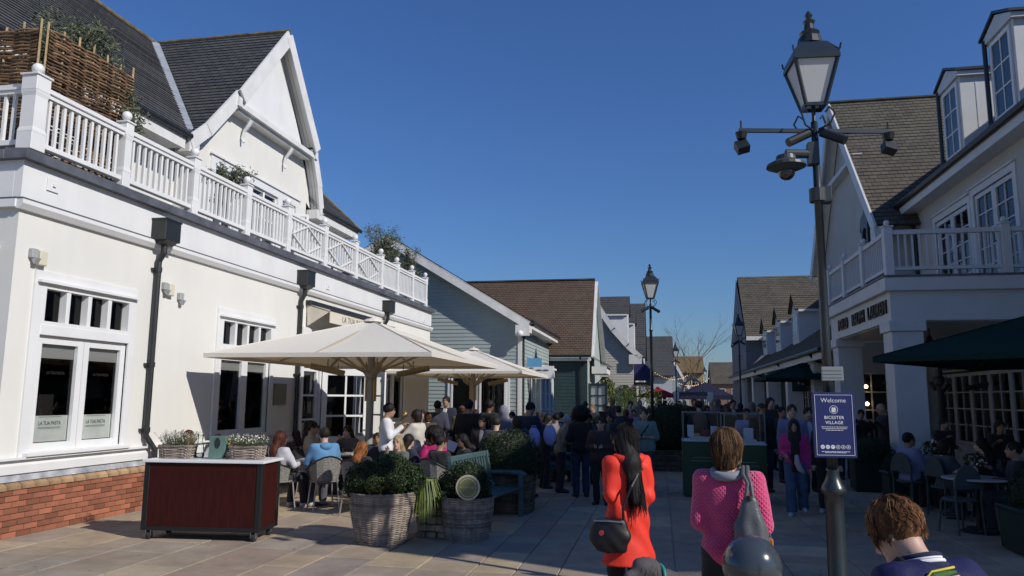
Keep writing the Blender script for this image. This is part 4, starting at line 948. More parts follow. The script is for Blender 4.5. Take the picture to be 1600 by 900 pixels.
# wing with gable to the street
XGb, G0, G1 = 6.6, 23.0, 32.0; GM = 27.6; GZ = 12.35; GE = 7.1
m = MB(); m.quad((XGb, G0+.3, 0), (XGb, G1-.3, 0), (XGb, G1-.3, GE), (XGb, G0+.3, GE)); m.poly([(XGb, G0+.3, GE), (XGb, G1-.3, GE), (XGb, GM, GZ-.3)]); m.quad((XGb, G0+.3, 0), (16, G0+.3, 0), (16, G0+.3, GE), (XGb, G0+.3, GE)); m.build('wing_wall', rw, rb)
roof('wing_tiles', grey_tile, rb, (XGb-.45, G0-.2, GE-.3), (17, G0-.2, GE-.3), (17, GM, GZ), (XGb-.45, GM, GZ), .2); roof('wing_tiles', grey_tile, rb, (XGb-.45, G1+.2, GE-.3), (17, G1+.2, GE-.3), (17, GM, GZ), (XGb-.45, GM, GZ), .2)
m = MB(); m.tube([(XGb-.45, GM, GZ+.02), (17, GM, GZ+.02)], .08, 6); m.build('wing_ridge', grey_tile, rb)
m = MB(); m.beam((XGb-.44, G0-.2, GE-.45), (XGb-.44, GM, GZ-.16), .06, .34); m.beam((XGb-.44, G1+.2, GE-.45), (XGb-.44, GM, GZ-.16), .06, .34); m.box(XGb-.46, G0-.25, GE-.75, XGb, G0+.2, GE-.35); m.build('wing_barge', shade_white, rb)
m = MB(); m.quad((XGb-.42, G1+.1, GE-.3), (XGb, G1+.1, GE-.3), (XGb, GM, GZ-.12), (XGb-.42, GM, GZ-.12)); m.quad((XGb-.42, G0-.1, GE-.3), (XGb, G0-.1, GE-.3), (XGb, GM, GZ-.12), (XGb-.42, GM, GZ-.12)); m.build('wing_soffit', shade_paint, rb)
m = MB(); m.box(XGb-.3, 25.3, 9.6, XGb, 29.9, 9.75); m.build('wing_tie_beam', shade_white, rb)
# horse and rider emblem
sil = [(-.75, -.9), (-.55, -.9), (-.45, -.35), (-.1, -.2), (.25, -.3), (.3, -.95), (.48, -.95), (.5, -.2), (.75, .1), (1.0, .1), (1.05, .25), (.75, .5), (.55, .35), (.3, .3), (.3, .65), (.42, .85), (.3, 1.02), (.15, .92), (.1, .7), (-.35, 1.15), (-.42, 1.08), (-.05, .6), (-.1, .25), (-.6, .2), (-.95, -.2), (-.85, -.3), (-.65, -.1)]
ec = atX(1351, 345, XGb-.1); m = MB(); m.prism([(XGb-.02, ec.y-a*.62, ec.z+b*.95) for a, b in sil], (-.1, 0, 0)); m.build('rider_emblem', sgn, rb)
# porch lantern
for y in (18.2, 20.6):
    lt = empty('porch_lantern', (5.9, y, 2.9), 'black hanging lantern under the porch, %s' % ('nearer one' if y < 19 else 'further one'), 'lantern', 'lanterns under the porch')
    m = MB(); m.lathe([(.02, 3.4), (.02, 3.25), (.05, 3.22), (.08, 3.15), (.2, 3.05), (.21, 3.02)], (5.9, y, 0), 8); m.lathe([(.13, 2.62), (.02, 2.55)], (5.9, y, 0), 8); m.build('hood', black_metal, lt)
    m = MB(); m.lathe([(.13, 2.62), (.18, 3.02)], (5.9, y, 0), 8); m.build('glass', clear_glass, lt)
# --- veranda shop further along, right
vs_ = empty('veranda_shop', (4.6, 24, 0), 'shop with long sloping veranda roof, white dormers and large weathered tile roof', 'building')
roof('veranda_tiles', grey_tile, vs_, (4.55, 22.9, 3.3), (4.55, 52, 3.3), (7.4, 52, 5.2), (7.4, 22.9, 5.2), .2)
m = MB(); m.box(4.6, 22.9, 3.0, 4.66, 52, 3.24); m.quad((4.6, 23.0, 3.2), (7.4, 23.0, 3.2), (7.4, 23.0, 5.1), (4.6, 23.0, 3.22)); m.build('veranda_fascia', shade_white, vs_)
m = MB(); m.tube([(4.52, 22.9, 3.26), (4.52, 52, 3.26)], .07, 8)
m.build('gutter', black_metal, vs_)
for y in (24.5, 31, 38.5):
    m = MB(); m.tube([(4.52, y, 3.2), (4.7, y, 3.0), (5.5, y+.2, 2.75), (5.6, y+.2, 2.6)], .045, 6); m.build('downpipe', black_metal, vs_)
for y in (25.2, 30.2, 35.5, 41, 46.5):
    m = MB(); m.box(4.75, y, 0, 5.3, y+.55, 3.25, .01); m.box(4.7, y-.05, 2.95, 5.35, y+.6, 3.1); m.build('column', shade_paint, vs_)
m = MB(); m.quad((7.3, 23, 0), (7.3, 52, 0), (7.3, 52, 5.3), (7.3, 23, 5.3)); m.build('wall', rw, vs_)
shop_window_wall(vs_, (7.3, 52, 0), (0, -1, 0), (-1, 0, 0), [(k*3.1+.4, 2.2, .5, 2.7, 3, 3, 'shop_window') for k in range(9)])
roof('roof_tiles', grey_tile, vs_, (7.0, 32.2, 5.0), (7.0, 44, 5.0), (11, 44, 9.2), (11, 32.2, 9.2), .2)
for px, pyt, yy in ((1207, 518, 42), (1229, 503, 38.5), (1258, 485, 34.5)):
    e = atY(px, pyt, yy)
    dormer(vs_, e.x-.3, 9.5, yy, 1.6, 4.2, e.z+.05, e.z+.85, grey_tile, shade_white)
Z = atY(1155, 432, 49)
m = MB(); xx = atY(1166, 560, 45).x; m.box(xx, 45.0, 0, 20, 53.5, atY(1160, 528, 45).z); m.build('cross_wing_wall', mat('slate_blue_wall', (.20, .21, .24), .8, var=.05, vs=1), vs_)
ze = atY(1160, 525, 44.6).z
roof('cross_wing_tiles', grey_tile, vs_, (Z.x-.2, 44.6, ze), (20, 44.6, ze), (20, 49.2, Z.z), (Z.x-.1, 49.2, Z.z), .2); roof('cross_wing_tiles', grey_tile, vs_, (Z.x-.2, 54, ze), (20, 54, ze), (20, 49.2, Z.z), (Z.x-.1, 49.2, Z.z), .2)
m = MB(); m.prism([(xx, 45, ze), (xx, 53.5, ze), (xx, 49.2, Z.z-.2)], (.02, 0, 0)); m.build('cross_wing_gable', mat('slate_blue_wall', (0,0,0)), vs_); m = MB(); m.box(Z.x-.2, 44.5, ze-.25, 20, 44.6, ze-.02); m.build('cross_wing_fascia', white_dirty, vs_)
m = MB(); m.box(4.5, 40, 2.0, 5.0, 40.1, 2.6)
sp_ = atY(1253, 597, 30); m = MB(); m.box(sp_.x-.35, 30.0, sp_.z-.35, sp_.x+.35, 30.06, sp_.z+.35); s_o = m.build_at('shop_sign', mat('dark_teal_sign', (.02, .05, .05), .5), (sp_.x, 30.0, sp_.z)); tag(s_o, 'dark square sign with pale letters under the veranda', 'sign'); 
lettering('sign_letters', 'VE', .3, sgm, s_o, (sp_.x-.05, 29.99, sp_.z), (1, 0, 0), (0, 0, 1), .003)
# ================================================================= UMBRELLAS
def canvas_mat(name, col, tr=.3):
    m = bpy.data.materials.new(name); m.use_nodes = True; n = m.node_tree.nodes; L = m.node_tree.links; b = n['Principled BSDF']
    b.inputs['Base Color'].default_value = (*col, 1); b.inputs['Roughness'].default_value = .85; b.inputs['Specular IOR Level'].default_value = .1
    t = n.new('ShaderNodeBsdfTranslucent'); t.inputs[0].default_value = (col[0]*.95, col[1]*.72, col[2]*.42, 1)
    nz = n.new('ShaderNodeTexNoise'); nz.inputs['Scale'].default_value = 2.2; nz.inputs['Detail'].default_value = 4
    tc = n.new('ShaderNodeTexCoord'); L.new(tc.outputs['Object'], nz.inputs['Vector'])
    bp = n.new('ShaderNodeBump'); bp.inputs['Strength'].default_value = .25; bp.inputs['Distance'].default_value = .06; L.new(nz.outputs['Fac'], bp.inputs['Height']); L.new(bp.outputs[0], b.inputs['Normal'])
    mx = n.new('ShaderNodeMixShader'); mx.inputs[0].default_value = tr; L.new(b.outputs[0], mx.inputs[1]); L.new(t.outputs[0], mx.inputs[2]); L.new(mx.outputs[0], n['Material Output'].inputs[0]); return m
cream_cv = canvas_mat('cream_umbrella_canvas', (.77, .73, .65), .17); green_cv = canvas_mat('bottle_green_canvas', (.010, .034, .028), .05)
pole_grey = mat('umbrella_pole_paint', (.30, .29, .27), .45); tan_metal = mat('tan_heater_metal', (.30, .235, .14), .45); gold_bar = mat('gold_strip', (.55, .36, .12), .4); rib_m = mat('umbrella_rib_metal', (.42, .37, .28), .45)
def umbrella(c, sx, sy, ze, zt, cv, label, heaters=True, rz=0.0, pole_m=None, heat_m=None, po=(0, 0)):
    t = empty('parasol', (c[0], c[1], 0), label, 'umbrella', None, 0)
    X, Y = sx/2, sy/2; N = 10
    def q(a, b):                                   # canopy surface, a,b in -1..1, shallow pyramid with sagging panels
        m_ = max(abs(a), abs(b)); z = zt-(zt-ze)*m_; sag = .075*math.sin(math.pi*m_)*(1-min(abs(a), abs(b))/max(m_, 1e-6)); return (a*X, b*Y, z-sag)
    V = []; Q = []
    for k in range(4):
        b0 = len(V); ang = k
        for i in range(N+1):
            for j in range(N+1):
                m_ = i/N; s = -1+2*j/N; a, b = (m_, s*m_); a, b = [(a, b), (-b, a), (-a, -b), (b, -a)][ang]; V.append(q(a, b))
        for i in range(N):
            for j in range(N): Q.append((b0+i*(N+1)+j, b0+(i+1)*(N+1)+j, b0+(i+1)*(N+1)+j+1, b0+i*(N+1)+j+1))
    link('canopy', np_mesh('canopy', V, Q), cv, t)
    m = MB()
    for s in ((-X, -Y, X, -Y), (X, -Y, X, Y), (X, Y, -X, Y), (-X, Y, -X, -Y)): m.beam((s[0], s[1], ze-.03), (s[2], s[3], ze-.03), .006, .075)
    m.build('valance', cv, t, world=False)
    m = MB()
    for sxn, syn in ((1, 1), (-1, 1), (1, -1), (-1, -1)): m.tube([(sxn*X*f, syn*Y*f, zt-(zt-ze)*f+.006) for f in (0, .25, .5, .75, 1)], .012, 5)
    m.build('seam', cv, t, world=False)
    pm = pole_m or pole_grey
    m = MB(); m.cyl((0, 0, 0), (0, 0, zt-.05), .075, n=16); m.lathe([(.09, 2.15), (.12, 2.2), (.12, 2.32), (.09, 2.38)], n=16); m.box(-.45, -.45, 0, .45, .45, .07, .02); m.v = [(v[0]+po[0], v[1]+po[1], min(v[2], zt-.05-.75*(zt-ze)*min(1, math.hypot(*po)/(sx*.7)))) for v in m.v]; m.build('pole', pm, t, world=False)
    for k in range(8):
        an = math.pi/4*k; dx, dy = math.cos(an), math.sin(an); f = 1/max(abs(dx), abs(dy)); ex, ey = dx*f*X, dy*f*Y
        m = MB(); m.beam((dx*.1, dy*.1, zt-.12), (ex*.97, ey*.97, ze+.0), .03, .04); m.beam((dx*.1, dy*.1, 2.28 if po == (0, 0) else zt-.2), (ex*.5, ey*.5, (zt+ze)/2-.06), .028, .04); m.build('rib', rib_m if not pole_m else pole_m, t, world=False)
    m = MB(); m.lathe([(.2, zt-.02), (.16, zt+.03), (.03, zt+.06), (.02, zt+.1)], n=12); m.build('cap', cv, t, world=False)
    if heaters:
        for k in range(4):
            an = math.pi/2*k+.5; dx, dy = math.cos(an), math.sin(an); cx, cy = dx*.85, dy*.85
            cx += po[0]; cy += po[1]; m = MB(); hz = 2.36 if po == (0, 0) else 2.2; m.tube([(cx-dy*.0-dx*.33, cy-dy*.33, hz-.1), (cx+dx*.33, cy+dy*.33, hz+.04)], .06, 8); m.beam((cx, cy, hz), (cx, cy, hz+.18), .02, .02, up=(1, 0, 0)); m.beam((cx-dx*.2, cy-dy*.2, hz), (cx-dx*.2, cy-dy*.2, hz+.12), .015, .015, up=(1, 0, 0)); m.build('heater', heat_m or tan_metal, t, world=False)
        if not pole_m:
            for s in (-1, 1): m = MB(); m.box(s*.085-.012, -.04, 1.75, s*.085+.012, .0, 2.15); m.box(s*.1-.02, .0, 1.72, s*.1+.02, .02, 2.2); m.build('pole_light', gold_bar, t, world=False)
    t.rotation_euler = (0, 0, rz); return t
umbrella((-5.68, 14.45), 4.1, 5.2, 2.53, 3.33, cream_cv, 'large cream square parasol, nearer one, over the terrace tables')
umbrella((-6.0, 24.3), 4.2, 5.2, 2.58, 3.38, cream_cv, 'large cream square parasol, further one, beside the sage clapboard shop')
gp_ = atZ(1370, 556, 2.45); 
dark_pole = mat('dark_umbrella_pole', (.02, .022, .022), .5)
mp_ = atZ(1512, 760); uc = Vector((gp_.x+2.75, gp_.y+.35, 0)); dv = Vector((mp_.x-uc.x, mp_.y+1.2-uc.y, 0)); a45 = R(52); dl = (dv.x*math.cos(a45)+dv.y*math.sin(a45), -dv.x*math.sin(a45)+dv.y*math.cos(a45))
umbrella((uc.x, uc.y), 4.0, 4.0, 2.42, 3.2, green_cv, 'big dark green parasol at the right edge before the porch', True, a45, dark_pole, dark_pole, po=dl)
g2 = atZ(1195, 591, 2.5); umbrella((g2.x+1.5, g2.y+.5), 3.2, 3.2, 2.5, 3.1, green_cv, 'smaller green parasol behind the lamp post, under the veranda edge', False, 0, dark_pole)

# ================================================================= SERVING CART
cl, cr = atZ(213, 843), atZ(400, 848); u = Vector((cr.x-cl.x, cr.y-cl.y, 0)); CL = 1.58; ca = math.atan2(u.y, u.x)
cart = empty('serving_cart', (cl.x+.8, cl.y+.35, 0), 'dark red serving cart with black frame, white top and castors', 'cart')
redp = mat('oxblood_panel', (.040, .006, .004), .55, spec=.2, var=.3, vs=3, stretch=(14, 14, 1), bump=.05, bs=40); cblack = mat('black_cart_frame', (.012, .012, .012), .5); wtop = mat('white_worktop', (.74, .74, .73), .3)
LX, LY, Z0, Z1 = .78, .29, .12, .96
m = MB()
for sx in (-1, 1):
    for sy in (-1, 1): m.box(sx*LX-(.07 if sx > 0 else 0), sy*LY-(.07 if sy > 0 else 0), Z0, sx*LX+(0 if sx > 0 else .07), sy*LY+(0 if sy > 0 else .07), Z1, .004)
m.box(-LX+.07, -LY, Z0, LX-.07, -LY+.05, Z0+.05); m.box(-LX+.07, LY-.05, Z0, LX-.07, LY, Z0+.05); m.box(-LX, -LY+.07, Z0, -LX+.05, LY-.07, Z0+.05); m.box(LX-.05, -LY+.07, Z0, LX, LY-.07, Z0+.05); m.box(-LX+.02, -LY+.02, Z0+.05, LX-.02, LY-.02, Z0+.07)
m.build('frame', cblack, cart, world=False)
for k, (a, b, c, d) in enumerate(((-LX+.07, -LY+.008, LX-.07, -LY+.03), (-LX+.07, LY-.03, LX-.07, LY-.008), (-LX+.008, -LY+.07, -LX+.03, LY-.07), (LX-.03, -LY+.07, LX-.008, LY-.07))): m = MB(); m.box(a, b, Z0+.05, c, d, Z1); m.build('panel', redp, cart, world=False)
m = MB(); m.box(-LX-.02, -LY-.03, Z1, LX+.03, LY+.03, Z1+.035, .004); m.build('worktop', wtop, cart, world=False)
for sx in (-1, 1):
    for sy in (-1, 1):
        m = MB(); x, y = sx*(LX-.09), sy*(LY-.06); m.cyl((x-.02, y, .055), (x+.02, y, .055), .055, n=16); o = m.build('castor', mat('grey_rubber', (.03, .03, .03), .6), cart, world=False); m = MB(); m.box(x-.035, y-.03, .05, x-.025, y+.03, .12); m.box(x+.025, y-.03, .05, x+.035, y+.03, .12); m.cyl((x-.024, y, .055), (x+.024, y, .055), .022, n=10); m.build('fork', mat('steel', (.5, .5, .5), .3, metal=.9), o, world=False)
cart.rotation_euler = (0, 0, ca)
def on_cart(a, b, z=1.0): return cart.location+Vector((math.cos(ca)*a-math.sin(ca)*b, math.sin(ca)*a+math.cos(ca)*b, z))

wick = mat('grey_wicker', (.33, .27, .22), .8, var=.4, vs=8, attr=True, rnd=.35, bump=.3, bs=80); wick_d = mat('dark_wicker', (.16, .12, .085), .8, var=.4, vs=8, attr=True, rnd=.35)
soil = mat('soil', (.03, .022, .016), .95, bump=.5, bs=30)
def wicker(parent, path, h, rows, rad, mt, nst=24, flare=lambda t: 1.0, name='woven_body', sub=4, amp=None):
    """woven basket: path(t)->(x,y) closed, rods in rows, wave over stakes"""
    V = []; Q = []; A = []; n = nst*sub; amp = amp or rad*1.1; off = 0
    P = [Vector((*path(k/n), 0)) for k in range(n)]
    Nn = [Vector(((P[(k+1) % n]-P[k-1]).y, -(P[(k+1) % n]-P[k-1]).x, 0)).normalized() for k in range(n)]
    for r in range(rows):
        z = h*(r+.5)/rows; f = flare(z/h); b0 = len(V); av = random.random()
        for k in range(n):
            w = math.cos(math.pi*(k/sub+r))*amp; c = P[k]*f+Nn[k]*w+Vector((0, 0, z+random.uniform(-.15, .15)*rad))
            for j in range(5): an = 2*math.pi*j/5; V.append(tuple(c+Nn[k]*math.cos(an)*rad+Vector((0, 0, math.sin(an)*rad*1.05))))
        for k in range(n):
            k2 = (k+1) % n
            for j in range(5): Q.append((b0+k*5+j, b0+k2*5+j, b0+k2*5+(j+1) % 5, b0+k*5+(j+1) % 5)); A.append(av)
    o = link(name, np_mesh(name, V, Q, True, A), mt, parent); o['kind'] = 'stuff'
    m = MB()
    for k in range(0, n, sub): m.tube([tuple(P[k]*flare(z/h)+Vector((0, 0, z))) for z in (0, h*.35, h*.7, h)], rad*1.1, 5)
    m.build('stakes', mt, parent, world=False)['kind'] = 'stuff'
    m = MB(); 
    for ph in (0, 1): m.tube([tuple(P[k % n]*flare(1)+Nn[k % n]*math.cos(k*.9+ph*math.pi)*rad+Vector((0, 0, h+math.sin(k*.9+ph*math.pi)*rad))) for k in range(n+1)], rad*1.5, 6, caps=False)
    m.build('rim', mt, parent, world=False)
    m = MB(); m.poly([tuple(p*flare(.9)*.97+Vector((0, 0, h*.9))) for p in P]); m.build('soil', soil, parent, world=False)
    m = MB(); m.add([tuple(p*flare(0)*.96+Vector((0, 0, .0))) for p in P]+[tuple(p*flare(.95)*.95+Vector((0, 0, h*.95))) for p in P], [(k, (k+1) % n, n+(k+1) % n, n+k) for k in range(n)]); m.build('liner', soil, parent, world=False)
def circ(r): return lambda t: (r*math.cos(2*math.pi*t), r*math.sin(2*math.pi*t))
def rrect(a, b, e=.25):
    def f(t):
        c, s = math.cos(2*math.pi*t), math.sin(2*math.pi*t); return (a*math.copysign(abs(c)**e, c), b*math.copysign(abs(s)**e, s))
    return f
def tuft(name, mt, parent, c, rx, ry, h, n, ls, up=1.0, tips=None, lean=.5):
    """spiky plant: thin stems with leaves along them"""
    pts = []; m = MB(); tip = []
    for k in range(n):
        a, r = random.uniform(0, 6.28), math.sqrt(random.random()); b = Vector((c[0]+rx*r*math.cos(a), c[1]+ry*r*math.sin(a), c[2])); d = Vector((math.cos(a)*r*lean, math.sin(a)*r*lean, up)).normalized()*h*random.uniform(.5, 1.1); e = b+d
        m.tube([b, e], [.0025, .001], 3, caps=False); tip.append(tuple(e))
        for q in range(9): pts.append(tuple(b.lerp(e, random.uniform(.15, 1))+Vector((random.gauss(0, .008), random.gauss(0, .008), 0))))
    m.build('stems', mt, parent, world=False)
    P = np.array(pts); off = np.array(wloc(parent)); leaf_cloud(name, P+off, rng.normal(0, 1, P.shape), ls, .35, mt, parent)
    if tips:
        T = np.repeat(np.array(tip), 2, 0)+rng.normal(0, .009, (len(tip)*2, 3)); leaf_cloud('flowers', T+off, rng.normal(0, 1, T.shape), ls*1.0, .8, tips, parent)['kind'] = 'stuff'
for a, lab, fl in ((-.50, 'long wicker basket with wispy pale heather on the left end of the cart', .35), (.45, 'long wicker basket with white flowered heather on the right end of the cart', .9)):
    b = empty('planted_basket', on_cart(a, -.02), lab, 'basket', 'planted baskets on the cart', ca)
    wicker(b, rrect(.215, .1, .3), .15, 9, .009, wick, 22, lambda t: .93+.09*t)
    b.rotation_euler = (0, 0, 0); tuft('leaves', heath, b, (0, 0, .13), .19, .09, .17 if fl > .5 else .21, 170, .02, 1.0, flower_w if fl > .5 else mat('pale_heather_tip', (.34, .32, .27), .7, attr=True, rnd=.3), .7); b.rotation_euler = (0, 0, ca)
sea = mat('sea_green_glaze', (.12, .20, .165), .35, var=.2, vs=6)
b = empty('ceramic_jar', on_cart(.07, -.08), 'sea green rectangular jar with dark oval opening on the cart', 'jar', rz=ca)
m = MB(); m.prism([(-.095, -.05, 0), (.07, -.05, 0), (.12, -.05, .09), (.12, -.05, .29), (-.085, -.05, .285)], (0, .1, 0)); m.build('body', sea, b, world=False); m = MB(); m.lathe([(.05, 0), (.048, .002)], n=18); m.v = [(v[0]*.8+.02, -.0525-v[2], .2+v[1]*1.4) for v in m.v]; m.build('opening', mat('dark_glaze', (.02, .03, .028), .5), b, world=False)
bott = mat('dark_bottle_glass', (.012, .014, .008), .12, coat=.5); yel = mat('yellow_label', (.5, .33, .03), .6)
for k, (a, bb_, lab) in enumerate(((.19, -.03, 'dark bottle with yellow label beside the green jar on the cart'), (.25, .03, 'dark bottle with silver top next to the white heather on the cart'), (.23, -.09, 'short dark bottle in front of two others on the cart'))):
    b = empty('bottle', on_cart(a, bb_), lab, 'bottle', 'bottles on the cart'); h = .2 if k == 2 else .25
    m = MB(); m.lathe([(.036, 0), (.038, .01), (.038, h*.55), (.014, h*.75), (.014, h*.96)], n=14); m.build('glass_body', bott, b, True, False); m = MB(); m.lathe([(.017, h*.9), (.017, h), (.01, h+.005)], n=10); m.build('cap', yel if k != 1 else MATS['steel'], b, world=False); m = MB(); m.lathe([(.0388, h*.15), (.0388, h*.45)], n=14); m.build('label', yel if k == 0 else ink, b, True, False)
b = empty('glass_jug', on_cart(-.22, .02), 'clear glass carafe on the cart beside the left basket', 'carafe'); m = MB(); m.lathe([(.05, 0), (.06, .03), (.045, .16), (.03, .22), (.04, .3)], n=16); m.build('glass_body', clear_glass, b, True, False); m = MB(); m.lathe([(.045, .01), (.052, .03), (.05, .06)], n=16); m.build('water', clear_glass, b, True, False)

# ================================================================= PLANTERS, BENCHES, TERRACE FURNITURE
def box_ball(parent, c, r, n, sq=1.0, mt=None, ls=.03, name='box_ball'):
    P, N = ball_pts(c, r, n, sq); P = P[P[:, 2] > 0]; N = rng.normal(0, 1, P.shape)*.3+(P-np.array(c))/r
    leaf_cloud(name, P, N, ls, .6, mt or box_leaf, parent, jitter=.6)
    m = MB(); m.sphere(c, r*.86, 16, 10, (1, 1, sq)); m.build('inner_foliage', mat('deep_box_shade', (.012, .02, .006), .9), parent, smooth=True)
pc = atZ(592, 857); pc = Vector((pc.x-.1, pc.y+.34, 0))
t = empty('wicker_planter', pc, 'pale round wicker planter with clipped box balls, sunlit, at the terrace corner', 'planter', 'wicker planters with box balls')
wicker(t, circ(.40), .62, 46, .0072, wick, 30, lambda q: .72+.3*math.sin(q*1.5))
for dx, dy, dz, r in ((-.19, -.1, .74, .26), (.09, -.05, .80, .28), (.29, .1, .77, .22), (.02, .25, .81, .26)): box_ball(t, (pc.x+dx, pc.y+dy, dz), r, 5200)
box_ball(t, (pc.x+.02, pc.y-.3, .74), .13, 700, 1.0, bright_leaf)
pc2 = atZ(730, 850); pc2 = Vector((pc2.x-.09, pc2.y+.32, 0))
t = empty('wicker_planter', pc2, 'shaded round wicker planter holding the round sign on a stick', 'planter', 'wicker planters with box balls')
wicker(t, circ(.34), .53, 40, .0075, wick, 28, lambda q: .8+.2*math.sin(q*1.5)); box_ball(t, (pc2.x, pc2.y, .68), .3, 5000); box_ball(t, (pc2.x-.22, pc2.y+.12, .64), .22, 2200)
sc = atY(731, 762, pc2.y-.44); t = empty('round_sign', (sc.x, sc.y, .5), 'small round olive green sign on a wooden stick in a planter', 'sign')
cream_p = mat('cream_sign_rim', (.5, .44, .32), .6); olive_p = mat('olive_sign_face', (.17, .19, .075), .6)
def disc(c, r, d, mt, nm, par, n=32): m = MB(); m.prism([(c.x+r*math.cos(6.2832*k/n), c.y, c.z+r*math.sin(6.2832*k/n)) for k in range(n)], (0, d, 0)); return m.build(nm, mt, par)
disc(sc, .155, .012, cream_p, 'disc', t); disc(sc-Vector((0, .002, 0)), .132, .004, olive_p, 'face', t); m = MB(); m.beam((sc.x, sc.y+.02, sc.z), (sc.x, sc.y+.16, .45), .024, .014, up=(0, 1, 0)); m.build('stick', cream_p, t)
lettering('lettering', 'LA TUA PASTA', .034, cream_p, t, (sc.x, sc.y-.003, sc.z), (1, 0, 0), (0, 0, 1), .0006)
for k in range(26):
    an = R(20+k*5.4); m = MB() if k == 0 else m
    if True: p = Vector((sc.x+.108*math.cos(an), sc.y-.003, sc.z+.108*math.sin(an))); m.box(p.x-.004, p.y-.001, p.z-.005, p.x+.004, p.y, p.z+.005); p.z = 2*sc.z-p.z; m.box(p.x-.004, p.y-.001, p.z-.005, p.x+.004, p.y, p.z+.005)
m.build('rim_lettering', cream_p, t)['kind'] = 'stuff'
# low stone pier with a fern spilling over it
sp0 = atZ(672, 842); t = empty('stone_pier', (sp0.x, sp0.y+.2, 0), 'low rubble stone pier with flat cap between the wicker planters', 'pier')
stone = mat('buff_rubble', (.38, .29, .19), .9, var=.4, vs=7, bump=.6, bs=25, rnd=.3)
z = 0
for row in range(6):
    h = random.uniform(.07, .11)
    for k in range(3):
        m = MB(); a = -.2+k*.135+random.uniform(-.015, .015); m.box(sp0.x+a, sp0.y+.02+random.uniform(-.025, .02), z, sp0.x+a+.13, sp0.y+.4, z+h-.012, .014); m.build('stone', stone, t)
    z += h
m = MB(); m.box(sp0.x-.24, sp0.y-.05, z, sp0.x+.26, sp0.y+.45, z+.05, .015); m.build('cap_stone', stone, t)
t = empty('ornamental_grass', (sp0.x-.15, sp0.y, .4), 'bright green drooping grass spilling over the stone pier', 'grass plant')
pts = []; m = MB()
for k in range(300):
    a = random.uniform(0, 6.28); r0 = random.uniform(.02, .1); b = Vector((sp0.x-.12+r0*math.cos(a), sp0.y-.02+r0*math.sin(a), z+.06)); l = random.uniform(.16, .3); dirv = Vector((math.cos(a)-.25, math.sin(a)-.5, 0)).normalized()
    p1 = b+dirv*l*.45+Vector((0, 0, .14)); p2 = b+dirv*l*.9+Vector((0, 0, -.1)); p3 = p2+dirv*.05+Vector((0, 0, -random.uniform(.05, .42)))
    sd = Vector((-dirv.y, dirv.x, 0))*.006; m.add([b-sd, b+sd, p1+sd, p1-sd, p2+sd*.8, p2-sd*.8, p3], [(0, 1, 2, 3), (3, 2, 4, 5), (5, 4, 6)])
o = m.build('blades', bright_leaf, t); aa = o.data.attributes.new('lv', 'FLOAT', 'FACE'); aa.data.foreach_set('value', np.repeat(rng.random(300), 3))
# benches (teal painted)
teal = mat('teal_bench_paint', (.065, .11, .115), .45, var=.15, vs=4)
def bench():
    t = empty('garden_bench', (0, 0, 0)); L = .75
    for k in range(5): m = MB(); m.box(-.24+k*.1, -L, .42, -.155+k*.1, L, .445, .004); m.build('seat_slat', teal, t, world=False)
    for s in (-1, 1):
        y = s*(L-.04); m = MB(); m.box(.2, y-.035, 0, .27, y+.035, .64, .005); m.build('front_leg', teal, t, world=False)
        m = MB(); m.beam((-.25, y, 0), (-.25, y, .45), .07, .06, up=(1, 0, 0)); m.beam((-.25, y, .43), (-.36, y, .98), .07, .06, up=(1, 0, 0)); m.build('back_leg', teal, t, world=False)
        m = MB(); m.tube([(-.32, y, .66), (.05, y, .665), (.24, y, .655), (.31, y, .62)], [.035, .04, .045, .04], 8); m.build('armrest', teal, t, world=False)
        m = MB(); m.box(-.22, y-.02, .34, .2, y+.02, .42); m.build('side_rail', teal, t, world=False)
    for k in range(13): y = -L+.12+k*(2*L-.24)/12; m = MB(); m.beam((-.285, y, .5), (-.365, y, .92), .045, .018, up=(1, 0, 0)); m.build('back_slat', teal, t, world=False)
    m = MB(); m.box(-.39, -L, .9, -.34, L, .98, .01); m.build('top_rail', teal, t, world=False); m = MB(); m.box(-.3, -L, .47, -.27, L, .52); m.build('lower_rail', teal, t, world=False)
    return t
bn = bench(); bp_ = atZ(772, 832); bn.location = (bp_.x-.22, bp_.y+.75, 0); bn.rotation_euler = (0, 0, R(-8)); tag(bn, 'teal painted slatted bench behind the round sign, nearer one', 'bench', 'teal benches')
b2 = copy_tree(bn); b2.location = (bp_.x+.15, bp_.y+6.3, 0); b2.rotation_euler = (0, 0, R(4)); tag(b2, 'teal painted slatted bench further up the terrace edge among the queue', 'bench', 'teal benches')
# big box balls in wicker
bc = atY(797, 718, 12.3)
t = empty('wicker_planter', (bc.x, bc.y, 0), 'square dark wicker planter with the largest box ball, beside the bench', 'planter', 'wicker planters with box balls'); wicker(t, rrect(.38, .38, .35), .58, 26, .012, wick_d, 26, lambda q: .92+.1*q)
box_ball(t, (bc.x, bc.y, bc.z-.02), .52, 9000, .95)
hc = atZ(1040, 737); t = empty('hedge_planter', (hc.x, hc.y+.5, 0), 'dark domed box bush in a low wicker planter mid street', 'planter', 'wicker planters with box balls'); wicker(t, rrect(.62, .5, .3), .5, 20, .014, wick_d, 28, lambda q: .95+.06*q); box_ball(t, (hc.x+.1, hc.y+.5, 1.02), .72, 9000, 1.05, ls=.04)
sb = atY(862, 672, 17); t = empty('box_bush', (sb.x, sb.y, 0), 'small sunlit yellow green box ball among the queue', 'bush'); box_ball(t, (sb.x, sb.y, sb.z-.1), .22, 1500, 1, bright_leaf); m = MB(); m.lathe([(.2, 0), (.25, .9), (.2, .9)], (sb.x, sb.y, 0), 14); m.build('pot', wick_d, t)
c2 = atY(795, 735, 13.8); 
